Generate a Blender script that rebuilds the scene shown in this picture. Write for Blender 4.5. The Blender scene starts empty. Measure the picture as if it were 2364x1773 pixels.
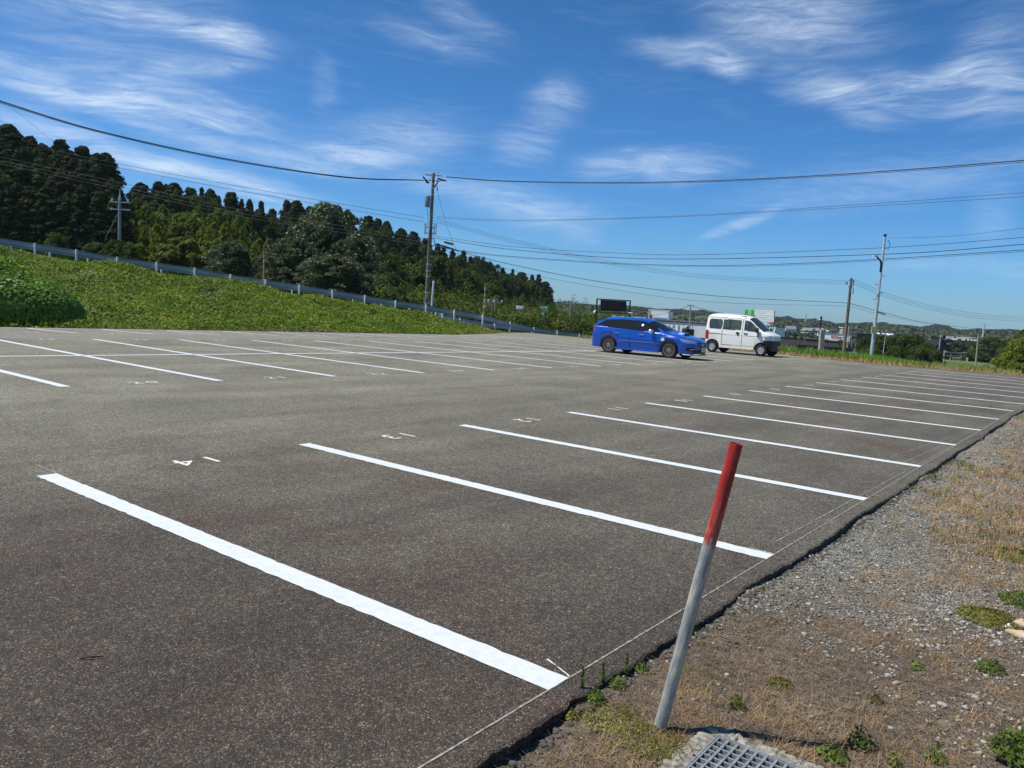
import bpy, math, random
import numpy as np
from mathutils import Vector, Matrix
S = bpy.context.scene
COL = S.collection
R = math.radians
# ------------------------------------------------------------ camera
FPX, PW, PH = 1818.046, 2364.0, 1773.0
PIT, ROL, YAW = R(-5.46721696), R(3.53055112), R(37.40441727)
CAM = np.array([1.69625746, -2.66348778, 1.54395873])
fwd = np.array([-math.sin(YAW)*math.cos(PIT), math.cos(YAW)*math.cos(PIT), math.sin(PIT)])
r0 = np.array([math.cos(YAW), math.sin(YAW), 0.0]); u0 = np.cross(r0, fwd)
rgt = r0*math.cos(ROL)+u0*math.sin(ROL); upv = -r0*math.sin(ROL)+u0*math.cos(ROL)
FW = np.array([-math.sin(YAW), math.cos(YAW), 0.0])           # level view direction
cd = bpy.data.cameras.new('camera'); cam = bpy.data.objects.new('camera', cd); COL.objects.link(cam)
cd.sensor_width = 36.0; cd.lens = FPX/PW*36.0; cd.clip_start = 0.05; cd.clip_end = 12000
M4 = Matrix(((rgt[0], upv[0], -fwd[0], CAM[0]), (rgt[1], upv[1], -fwd[1], CAM[1]), (rgt[2], upv[2], -fwd[2], CAM[2]), (0, 0, 0, 1)))
cam.matrix_world = M4
S.camera = cam
def ray(px, py):
    return (px-PW/2)/FPX*rgt-(py-PH/2)/FPX*upv+fwd
def at(px, py, Z):                                             # a pixel of the photograph at a level distance Z
    d = ray(px, py); return CAM+d*(Z/float(d@FW))
def atz(px, py, z=0.0):
    d = ray(px, py); return CAM+d*((z-CAM[2])/d[2])
def hor(px):                                                   # horizon row
    a = ray(px, 700)[2]; b = ray(px, 800)[2]; return 700+100*a/(a-b)
# ------------------------------------------------------------ light, sky, exposure
SUN_EL, SUN_TO = R(60.8), R(40.0)                               # elevation; azimuth the shadows fall towards
sd = np.array([math.cos(SUN_TO)*math.cos(SUN_EL), math.sin(SUN_TO)*math.cos(SUN_EL), -math.sin(SUN_EL)])
ld = bpy.data.lights.new('sun', 'SUN'); ld.energy = 4.9; ld.angle = R(0.53); ld.color = (1.0, 0.955, 0.88)
lo = bpy.data.objects.new('sun', ld); COL.objects.link(lo)
lo.rotation_euler = Vector(sd.tolist()).to_track_quat('-Z', 'Y').to_euler(); lo.location = (-20, -20, 60)
S.view_settings.view_transform = 'Standard'; S.view_settings.look = 'None'
S.view_settings.gamma = 1.0; S.view_settings.exposure = 0.22; S.view_settings.use_curve_mapping = False
S.cycles.max_bounces = 6; S.cycles.diffuse_bounces = 3; S.cycles.glossy_bounces = 3
S.cycles.transmission_bounces = 6; S.cycles.transparent_max_bounces = 8
S.cycles.sample_clamp_indirect = 6.0

HAZE = .00011
class NT:
    """small helper for node trees"""
    def __init__(s, tree): s.t = tree; s.n = tree.nodes; s.l = tree.links
    def add(s, typ, **kw):
        n = s.n.new(typ)
        for k, v in kw.items():
            if k.startswith('i_'):
                key = k[2:]
                key = int(key) if key.isdigit() else key.replace('_', ' ')
                n.inputs[key].default_value = v
            else: setattr(n, k, v)
        return n
    def link(s, a, b): s.l.new(a, b)
    def math(s, op, a, b=None, c=None, clamp=False):
        n = s.n.new('ShaderNodeMath'); n.operation = op; n.use_clamp = clamp
        for i, v in enumerate((a, b, c)):
            if v is None: continue
            if isinstance(v, (int, float)): n.inputs[i].default_value = v
            else: s.l.new(v, n.inputs[i])
        return n.outputs[0]
    def ramp(s, fac, stops):
        n = s.n.new('ShaderNodeValToRGB'); e = n.color_ramp.elements
        while len(e) < len(stops): e.new(0.5)
        for i, (p, c) in enumerate(stops):
            e[i].position = p; e[i].color = (c[0], c[1], c[2], 1) if not isinstance(c, (int, float)) else (c, c, c, 1)
        s.l.new(fac, n.inputs[0]); return n.outputs[0]
    def mix(s, fac, a, b, mode='MIX'):
        n = s.n.new('ShaderNodeMix'); n.data_type = 'RGBA'; n.blend_type = mode
        for sock, v in ((n.inputs[0], fac), (n.inputs[6], a), (n.inputs[7], b)):
            if isinstance(v, (int, float)): sock.default_value = v
            elif isinstance(v, tuple): sock.default_value = (v[0], v[1], v[2], 1)
            else: s.l.new(v, sock)
        return n.outputs[2]
    def noise(s, vec, scale, detail=3, rough=0.5, dist=0.0, out=0):
        n = s.n.new('ShaderNodeTexNoise'); n.inputs['Scale'].default_value = scale; n.inputs['Detail'].default_value = detail
        n.inputs['Roughness'].default_value = rough; n.inputs['Distortion'].default_value = dist
        if vec is not None: s.l.new(vec, n.inputs['Vector'])
        return n.outputs[out]

W = bpy.data.worlds.new('World'); S.world = W; W.use_nodes = True
wn = NT(W.node_tree); wn.n.clear()
sky = wn.add('ShaderNodeTexSky', sky_type='NISHITA', sun_disc=False)
sky.sun_elevation = SUN_EL
_sa = math.atan2(-sd[0], -sd[1])                                # clockwise from +Y towards +X
sky.sun_rotation = _sa
sky.altitude = 60; sky.air_density = 1.0; sky.dust_density = 0.35; sky.ozone_density = 2.2
tc = wn.add('ShaderNodeTexCoord')
sep = wn.add('ShaderNodeSeparateXYZ'); wn.link(tc.outputs['Generated'], sep.inputs[0])
az = wn.math('ARCTAN2', sep.outputs[1], sep.outputs[0]); el = wn.math('ARCSINE', sep.outputs[2])
comb = wn.add('ShaderNodeCombineXYZ'); wn.link(az, comb.inputs[0]); wn.link(el, comb.inputs[1])
def azel(px, py):
    d = ray(px, py); d = d/np.linalg.norm(d); return math.atan2(d[1], d[0]), math.asin(d[2])
# domain warp
nz = wn.add('ShaderNodeTexNoise'); nz.inputs['Scale'].default_value = 5.0; nz.inputs['Detail'].default_value = 4; wn.link(comb.outputs[0], nz.inputs['Vector'])
vs = wn.add('ShaderNodeVectorMath', operation='SUBTRACT'); wn.link(nz.outputs['Color'], vs.inputs[0]); vs.inputs[1].default_value = (.5, .5, .5)
vm = wn.add('ShaderNodeVectorMath', operation='SCALE'); wn.link(vs.outputs[0], vm.inputs[0]); vm.inputs['Scale'].default_value = 0.06
va = wn.add('ShaderNodeVectorMath', operation='ADD'); wn.link(comb.outputs[0], va.inputs[0]); wn.link(vm.outputs[0], va.inputs[1])
CL = [(107,198,190,26,20,.85),(465,278,190,40,12,.8),(290,232,100,30,20,.6),(374,48,260,20,9,.75),(520,78,80,22,22,.6),(250,90,330,110,8,.3),
 (454,160,160,20,-12,.5),(732,187,42,42,0,.24),(342,363,420,16,15.5,.62),(454,411,300,12,14,.55),(560,360,260,12,13,.4),(882,335,230,44,-6,.6),(760,372,200,22,-5,.4),
 (1068,32,130,22,30,.36),(990,80,160,22,18,.38),(1278,235,80,42,-35,.5),(1214,337,75,34,0,.5),(1524,379,190,24,0,.75),(1800,55,220,62,5,.72),(1588,123,150,20,10,.62),
 (1675,160,60,15,15,.75),(1925,226,170,28,13,.75),(2224,203,290,40,5,.72),(2290,110,160,60,-35,.34),(2190,140,150,22,-25,.5),(1225,481,170,30,5,.62),(1716,524,120,9,-22,.55),(2064,417,420,36,-9,.38),
 (2283,502,50,45,0,.3),(1380,395,60,16,0,.3),(60,330,250,60,18,.35),(1040,440,140,18,6,.4),(1340,540,60,14,5,.3),(2240,620,260,14,3,.3),(2000,290,60,10,0,.2),(640,500,300,24,14,.25)]
acc = None
for (px, py, a, b, rot, st) in CL:
    c = azel(px, py); ex = azel(px+a*math.cos(R(rot)), py+a*math.sin(R(rot))); ey = azel(px-b*math.sin(R(rot)), py+b*math.cos(R(rot)))
    dx = (ex[0]-c[0], ex[1]-c[1]); la = math.hypot(*dx); lb = math.hypot(ey[0]-c[0], ey[1]-c[1])
    mp = wn.add('ShaderNodeMapping', vector_type='TEXTURE')
    mp.inputs['Location'].default_value = (c[0], c[1], 0); mp.inputs['Rotation'].default_value = (0, 0, math.atan2(dx[1], dx[0])); mp.inputs['Scale'].default_value = (la*1.3, lb*2.2, 1000)
    wn.link(va.outputs[0], mp.inputs['Vector'])
    ln = wn.add('ShaderNodeVectorMath', operation='LENGTH'); wn.link(mp.outputs[0], ln.inputs[0])
    mr = wn.add('ShaderNodeMapRange', interpolation_type='SMOOTHERSTEP'); wn.link(ln.outputs['Value'], mr.inputs[0])
    mr.inputs[1].default_value = 0.0; mr.inputs[2].default_value = 1.15; mr.inputs[3].default_value = st; mr.inputs[4].default_value = 0.0
    acc = mr.outputs[0] if acc is None else wn.math('ADD', acc, mr.outputs[0])
nz2 = wn.add('ShaderNodeTexNoise'); nz2.inputs['Scale'].default_value = 3.2; nz2.inputs['Detail'].default_value = 3; wn.link(comb.outputs[0], nz2.inputs['Vector'])
vs2 = wn.add('ShaderNodeVectorMath', operation='SUBTRACT'); wn.link(nz2.outputs['Color'], vs2.inputs[0]); vs2.inputs[1].default_value = (.5, .5, .5)
vm2 = wn.add('ShaderNodeVectorMath', operation='SCALE'); wn.link(vs2.outputs[0], vm2.inputs[0]); vm2.inputs['Scale'].default_value = 0.085
vb = wn.add('ShaderNodeVectorMath', operation='ADD'); wn.link(comb.outputs[0], vb.inputs[0]); wn.link(vm2.outputs[0], vb.inputs[1])
def streak(rot, sx, sy, scale, det, seed, dist=0.6, rough=0.55):
    m = wn.add('ShaderNodeMapping'); m.inputs['Location'].default_value = (seed, seed*.7, 0); m.inputs['Rotation'].default_value = (0, 0, rot); m.inputs['Scale'].default_value = (sx, sy, 1)
    wn.link(vb.outputs[0], m.inputs['Vector']); return wn.noise(m.outputs[0], scale, det, rough, dist)
s1 = streak(R(8), 1.0, 6.0, 8.0, 9, 3.1, .8, .64); s2 = streak(R(-14), 1.0, 7.0, 16.0, 9, 9.4, 1.0, .68); s3 = streak(R(20), 1.0, 9.0, 6.0, 8, 5.5, .5, .6)
det = wn.math('ADD', wn.math('MULTIPLY', s1, .42), wn.math('ADD', wn.math('MULTIPLY', s2, .38), wn.math('MULTIPLY', s3, .2)))
dmr = wn.add('ShaderNodeMapRange'); wn.link(det, dmr.inputs[0]); dmr.inputs[1].default_value = .40; dmr.inputs[2].default_value = .63; dmr.inputs[3].default_value = 0.20; dmr.inputs[4].default_value = 1.36
cl = wn.math('MULTIPLY', acc, dmr.outputs[0])
gen = wn.add('ShaderNodeMapRange'); wn.link(det, gen.inputs[0]); gen.inputs[1].default_value = .50; gen.inputs[2].default_value = .74; gen.inputs[3].default_value = 0; gen.inputs[4].default_value = .16
cl = wn.math('MULTIPLY', wn.math('ADD', cl, gen.outputs[0]), .57, clamp=True)
hs = wn.add('ShaderNodeHueSaturation'); hs.inputs['Hue'].default_value = .497; hs.inputs['Saturation'].default_value = 1.22; hs.inputs['Value'].default_value = 1.0
wn.link(sky.outputs[0], hs.inputs['Color'])
elr = wn.ramp(wn.math('MULTIPLY', el, 1.0), [(0.0, (.32, .585, .94)), (.06, (.315, .60, .97)), (.16, (.31, .60, .92)), (.35, (.32, .575, .78)), (.6, (.31, .53, .69))])
tint = wn.mix(1.0, hs.outputs[0], elr, 'MULTIPLY')
skyc = wn.mix(cl, tint, (5.9, 6.9, 8.0))
bg = wn.add('ShaderNodeBackground'); bg.inputs['Strength'].default_value = 0.115; wn.link(skyc, bg.inputs['Color'])
wo = wn.add('ShaderNodeOutputWorld'); wn.link(bg.outputs[0], wo.inputs['Surface'])

# ------------------------------------------------------------ helpers
rng = np.random.default_rng(7); random.seed(5)
def tag(o, label=None, cat=None, group=None, kind=None):
    if label: o['label'] = label
    if cat: o['category'] = cat
    if group: o['group'] = group
    if kind: o['kind'] = kind
    return o
def link_mesh(name, me, mat, parent=None, smooth=False):
    o = bpy.data.objects.new(name, me); COL.objects.link(o)
    if mat is not None:
        for m in (mat if isinstance(mat, (list, tuple)) else [mat]): me.materials.append(m)
    if parent: o.parent = parent
    if smooth: me.polygons.foreach_set('use_smooth', [True]*len(me.polygons))
    return o
def fast(name, V, F, mat, parent=None, smooth=False, midx=None):
    """V (n,3), F (m,k) all faces with k corners"""
    V = np.asarray(V, np.float32); F = np.asarray(F, np.int32); k = F.shape[1]
    me = bpy.data.meshes.new(name); me.vertices.add(len(V)); me.vertices.foreach_set('co', V.ravel())
    me.loops.add(F.size); me.loops.foreach_set('vertex_index', F.ravel())
    me.polygons.add(len(F)); me.polygons.foreach_set('loop_start', np.arange(0, F.size, k, dtype=np.int32)); me.polygons.foreach_set('loop_total', np.full(len(F), k, np.int32))
    if midx is not None: me.polygons.foreach_set('material_index', np.asarray(midx, np.int32))
    me.update(calc_edges=True)
    return link_mesh(name, me, mat, parent, smooth)
class MB:
    def __init__(s): s.v = []; s.f = []; s.m = []; s.cur = 0
    def add(s, vs, fs):
        b = len(s.v); s.v += [tuple(map(float, v)) for v in vs]; s.f += [tuple(i+b for i in f) for f in fs]; s.m += [s.cur]*len(fs); return s
    def box(s, c, size, rot=None, ax=None):
        hx, hy, hz = (k/2 for k in size); P = []
        for x in (-hx, hx):
            for y in (-hy, hy):
                for z in (-hz, hz): P.append(Vector((x, y, z)))
        m = Matrix.Rotation(rot, 3, 'Z') if rot else Matrix.Identity(3)
        if ax is not None: m = ax
        P = [m @ p+Vector(tuple(map(float, c))) for p in P]
        return s.add(P, [(0, 1, 3, 2), (4, 6, 7, 5), (0, 4, 5, 1), (2, 3, 7, 6), (0, 2, 6, 4), (1, 5, 7, 3)])
    def tube(s, pts, r, n=8, cap=True):
        pts = [Vector(tuple(map(float, p))) for p in pts]; rr = r if isinstance(r, (list, tuple)) else [r]*len(pts)
        vs = []; fs = []
        for i, p in enumerate(pts):
            t = (pts[min(i+1, len(pts)-1)]-pts[max(i-1, 0)]); t = t.normalized() if t.length > 1e-9 else Vector((0, 0, 1))
            ref = Vector((0, 0, 1)) if abs(t.z) < .9 else Vector((1, 0, 0))
            a = t.cross(ref).normalized(); b = t.cross(a)
            for k in range(n):
                th = 2*math.pi*k/n; vs.append(p+(a*math.cos(th)+b*math.sin(th))*rr[i])
        for i in range(len(pts)-1):
            for k in range(n):
                fs.append((i*n+k, i*n+(k+1) % n, (i+1)*n+(k+1) % n, (i+1)*n+k))
        if cap: fs.append(tuple(range(n))[::-1]); fs.append(tuple(range((len(pts)-1)*n, len(pts)*n)))
        return s.add(vs, fs)
    def lathe(s, prof, c, axis=(0, 0, 1), n=20):
        ax = Vector(axis).normalized(); ref = Vector((0, 0, 1)) if abs(ax.z) < .9 else Vector((1, 0, 0))
        a = ax.cross(ref).normalized(); b = ax.cross(a); c = Vector(tuple(map(float, c))); vs = []; fs = []
        for (r, h) in prof:
            for k in range(n):
                th = 2*math.pi*k/n; vs.append(c+ax*h+(a*math.cos(th)+b*math.sin(th))*r)
        for i in range(len(prof)-1):
            for k in range(n): fs.append((i*n+k, i*n+(k+1) % n, (i+1)*n+(k+1) % n, (i+1)*n+k))
        return s.add(vs, fs)
    def prism(s, poly, d0, d1, fn):
        """poly list of 2d; fn(u,v,d) -> 3d"""
        n = len(poly); vs = [fn(u, v, d0) for u, v in poly]+[fn(u, v, d1) for u, v in poly]
        fs = [tuple(range(n)), tuple(range(2*n-1, n-1, -1))]+[(i, (i+1) % n, n+(i+1) % n, n+i) for i in range(n)]
        return s.add(vs, fs)
    def build(s, name, mat, parent=None, smooth=False):
        me = bpy.data.meshes.new(name); me.from_pydata(s.v, [], s.f); me.update()
        o = link_mesh(name, me, mat, parent, False)
        if len(me.materials) > 1: me.polygons.foreach_set('material_index', s.m)
        if smooth:
            me.polygons.foreach_set('use_smooth', [len(f) < 8 for f in s.f])
            try: me.set_sharp_from_angle(angle=R(38))
            except Exception: pass
        return o
def thing(name, loc, label, cat, group=None, rz=0.0):
    o = bpy.data.objects.new(name, None); COL.objects.link(o); o.location = tuple(map(float, loc)); o.rotation_euler = (0, 0, rz); o.empty_display_size = .2
    return tag(o, label, cat, group)
def copy_tree(o, parent=None):
    c = o.copy(); COL.objects.link(c); c.parent = parent
    for ch in list(o.children): copy_tree(ch, c)
    return c
# ------------------------------------------------------------ materials
def mat(name, col, rough=.6, metal=0.0, var=.0, vscale=8.0, bump=0.0, bscale=30.0, spec=.5, coat=0.0, col2=None, detail=4, emit=None, trans=0.0, alpha=1.0, coord='Object'):
    m = bpy.data.materials.new(name); m.use_nodes = True; t = NT(m.node_tree); b = t.n['Principled BSDF']
    b.inputs['Base Color'].default_value = (*col, 1); b.inputs['Roughness'].default_value = rough; b.inputs['Metallic'].default_value = metal
    b.inputs['Specular IOR Level'].default_value = spec; b.inputs['Coat Weight'].default_value = coat; b.inputs['Coat Roughness'].default_value = .04
    b.inputs['Transmission Weight'].default_value = trans; b.inputs['Alpha'].default_value = alpha
    tcn = t.add('ShaderNodeTexCoord')
    if var or col2:
        n = t.noise(tcn.outputs[coord], vscale, detail, .6)
        c2 = col2 if col2 else tuple(max(0, c*(1-var)) for c in col); c1 = col if col2 else tuple(min(1, c*(1+var)) for c in col)
        t.link(t.ramp(n, [(.35, c2), (.65, c1)]), b.inputs['Base Color'])
    if bump:
        n2 = t.noise(tcn.outputs[coord], bscale, 4, .6); bp = t.add('ShaderNodeBump'); bp.inputs['Strength'].default_value = bump; bp.inputs['Distance'].default_value = .02
        t.link(n2, bp.inputs['Height']); t.link(bp.outputs[0], b.inputs['Normal'])
    if emit: b.inputs['Emission Color'].default_value = (*emit[0], 1); b.inputs['Emission Strength'].default_value = emit[1]
    return m
def leafmat(name, ca, cb, cc, scale=.35, rough=.55, spec=.35, under=None, trans=.25, objvar=.25):
    m = bpy.data.materials.new(name); m.use_nodes = True; t = NT(m.node_tree); b = t.n['Principled BSDF']; out = t.n['Material Output']
    geo = t.add('ShaderNodeNewGeometry'); oi = t.add('ShaderNodeObjectInfo')
    n = t.noise(geo.outputs['Position'], scale, 4, .65)
    c = t.ramp(n, [(.33, ca), (.5, cb), (.68, cc)])
    n2 = t.noise(geo.outputs['Position'], scale*9, 2, .6)
    c = t.mix(t.math('MULTIPLY', n2, .9), c, cb)
    rr = t.ramp(oi.outputs['Random'], [(0, 1-objvar), (1, 1+objvar*.8)])
    c = t.mix(1.0, c, rr, 'MULTIPLY')
    c = t.mix(1.0, c, t.ramp(geo.outputs['Random Per Island'], [(0, .68), (1, 1.32)]), 'MULTIPLY')
    if under: c = t.mix(geo.outputs['Backfacing'], c, under)
    t.link(c, b.inputs['Base Color']); b.inputs['Roughness'].default_value = rough; b.inputs['Specular IOR Level'].default_value = spec
    if trans:
        tr = t.add('ShaderNodeBsdfTranslucent'); t.link(t.mix(1.0, c, (1.25, 1.5, .5), 'MULTIPLY'), tr.inputs['Color'])
        mx = t.add('ShaderNodeMixShader'); mx.inputs[0].default_value = trans
        t.link(b.outputs[0], mx.inputs[1]); t.link(tr.outputs[0], mx.inputs[2]); t.link(mx.outputs[0], out.inputs['Surface'])
    return m
M = {}
M['paint'] = mat('white_road_paint', (.57, .605, .61), .8, var=.06, vscale=18, bump=.25, bscale=260, spec=.3)
M['oldpaint'] = mat('worn_number_paint', (.62, .60, .55), .8, var=.25, vscale=30, bump=.3, bscale=200, spec=.25)
M['chalk'] = mat('chalk', (.36, .355, .33), .9, spec=.1, col2=(.13, .122, .105), vscale=26)
M['galv'] = mat('galvanised_steel', (.50, .53, .54), .5, .25, var=.14, vscale=5)
M['galvrail'] = mat('guardrail_steel', (.37, .385, .385), .55, .15, var=.12, vscale=.9, spec=.4)
M['postwhite'] = mat('pale_painted_steel', (.60, .64, .66), .45, .1, var=.08, vscale=3)
M['concrete'] = mat('concrete', (.36, .34, .30), .85, var=.25, vscale=6, bump=.5, bscale=40, spec=.2)
M['polecon'] = mat('dark_weathered_concrete_pole', (.15, .13, .11), .85, var=.35, vscale=1.4, spec=.2)
M['polegrey'] = mat('grey_concrete_pole', (.30, .30, .28), .8, var=.2, vscale=2.0, spec=.2)
M['polewood'] = mat('brown_pole', (.20, .155, .12), .85, var=.3, vscale=2.0, spec=.2)
M['black'] = mat('black_plastic', (.012, .012, .013), .45, spec=.4)
M['blacksteel'] = mat('black_painted_steel', (.014, .014, .016), .5, spec=.35)
M['cable'] = mat('black_cable', (.02, .021, .024), .6, spec=.25)
M['rubber'] = mat('tyre_rubber', (.018, .018, .018), .8, spec=.25, bump=.2, bscale=90)
M['glass'] = mat('tinted_window_glass', (.010, .012, .014), .015, spec=.3)
M['lampglass'] = mat('headlight_glass', (.42, .45, .48), .08, .5, spec=.8, coat=.6)
M['chrome'] = mat('chrome', (.75, .77, .8), .12, .95)
M['alloy'] = mat('dark_alloy', (.30, .27, .25), .35, .5)
M['matt'] = mat('matt_black', (.01, .01, .01), .9, spec=.1)
M['steelwheel'] = mat('silver_wheel', (.55, .56, .58), .35, .6)
M['bluepaint'] = mat('bright_blue_car_paint', (.001, .068, .42), .30, .15, spec=.5, coat=.8)
M['whitepaint'] = mat('white_car_paint', (.84, .83, .77), .30, spec=.5, coat=.7)
M['seam'] = mat('dark_panel_gap', (.05, .05, .05), .8)
M['redlens'] = mat('red_tail_lens', (.30, .01, .012), .15, coat=.8)
M['plate'] = mat('pale_number_plate', (.75, .76, .74), .5); M['yplate'] = mat('yellow_number_plate', (.65, .45, .06), .5)
M['redroof'] = mat('red_roof', (.22, .035, .03), .7)
M['digit'] = mat('dark_green_characters', (.03, .12, .06), .6)
M['yellow'] = mat('pale_yellow_panel', (.72, .58, .26), .6, var=.06, vscale=5)
M['white'] = mat('white_sheet_metal', (.74, .76, .78), .5, var=.05, vscale=1.5)
M['offwhite'] = mat('offwhite_wall', (.62, .60, .54), .8, var=.1, vscale=1)
M['roofblack'] = mat('black_glazed_roof_tile', (.016, .015, .018), .6, var=.4, vscale=2.5, spec=.22)
M['roofgrey'] = mat('grey_roof', (.16, .17, .18), .6, var=.15, vscale=1)
M['darkwood'] = mat('dark_timber', (.026, .022, .020), .8, var=.3, vscale=3)
M['stone'] = mat('weathered_stone', (.36, .34, .30), .9, var=.25, vscale=3)
M['window'] = mat('far_window', (.10, .13, .15), .2, spec=.6)
M['beige'] = mat('beige_wall', (.50, .42, .30), .8, var=.08, vscale=.2)
M['red'] = mat('red_sign_letters', (.60, .02, .03), .6); M['signgreen'] = mat('bright_green_sign', (.045, .50, .035), .5)
M['signdark'] = mat('dark_green_sign', (.0, .21, .15), .5); M['signwhite'] = mat('white_sign_face', (.88, .93, .92), .5); M['ink'] = mat('grey_sign_ink', (.25, .27, .28), .7)
M['ledred'] = mat('red_led_text', (.07, .0, .004), .6, emit=((1, .02, .03), .022)); M['screen'] = mat('black_led_panel', (.008, .008, .009), .5)
M['trunk'] = mat('bark', (.085, .065, .05), .9, var=.35, vscale=3, bump=.5, bscale=14, spec=.15)
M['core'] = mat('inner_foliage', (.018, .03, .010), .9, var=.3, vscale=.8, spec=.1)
M['cedar'] = leafmat('cedar_foliage', (.013, .024, .005), (.021, .037, .007), (.038, .056, .011), .25, .7, .12, trans=.12, objvar=.3)
M['broad'] = leafmat('broadleaf_foliage', (.036, .058, .009), (.058, .088, .012), (.095, .12, .020), .3, .6, .18, trans=.25, objvar=.25)
M['bamboo'] = leafmat('bamboo_foliage', (.085, .115, .012), (.13, .16, .018), (.19, .21, .032), .3, .6, .2, trans=.3, objvar=.15)
M['glossy'] = leafmat('glossy_dark_leaves', (.030, .048, .012), (.044, .068, .015), (.066, .088, .024), .4, .5, .35, under=(.21, .205, .155), trans=.1, objvar=.1)
M['thicket'] = leafmat('thicket_leaves', (.052, .082, .010), (.088, .125, .014), (.14, .165, .024), .22, .6, .18, trans=.25, objvar=.2)
M['kudzu'] = leafmat('broad_vine_leaves', (.085, .155, .016), (.125, .22, .024), (.175, .27, .04), .4, .5, .25, trans=.3, objvar=.05)
M['cover'] = leafmat('ground_cover_leaves', (.055, .090, .007), (.128, .182, .012), (.255, .27, .030), .45, .6, .2, trans=.3, objvar=.05)
M['grass'] = leafmat('tall_grass_blades', (.09, .17, .022), (.14, .235, .03), (.20, .30, .05), .5, .5, .35, trans=.35, objvar=.05)
M['dry'] = leafmat('dry_grass_blades', (.24, .135, .065), (.37, .235, .115), (.50, .37, .20), 1.6, .8, .2, trans=.15, objvar=.05)
M['litter'] = leafmat('dark_dry_litter', (.085, .060, .038), (.20, .14, .085), (.40, .29, .18), 2.5, .85, .15, trans=.05, objvar=.05)
M['weed'] = leafmat('weed_leaves', (.065, .10, .018), (.105, .15, .024), (.18, .22, .045), 3.0, .55, .25, trans=.3, objvar=.15)
M['olive'] = leafmat('creeping_weed_leaves', (.10, .105, .018), (.17, .165, .026), (.27, .24, .05), 4.0, .5, .35, trans=.25, objvar=.15)
M['yellowbush'] = leafmat('yellow_green_leaves', (.09, .13, .014), (.15, .18, .018), (.26, .25, .028), .8, .5, .3, trans=.3, objvar=.05)
M['farwood'] = leafmat('far_woodland', (.018, .034, .018), (.027, .047, .022), (.042, .062, .027), .02, .8, .1, trans=0, objvar=.0)

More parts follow.
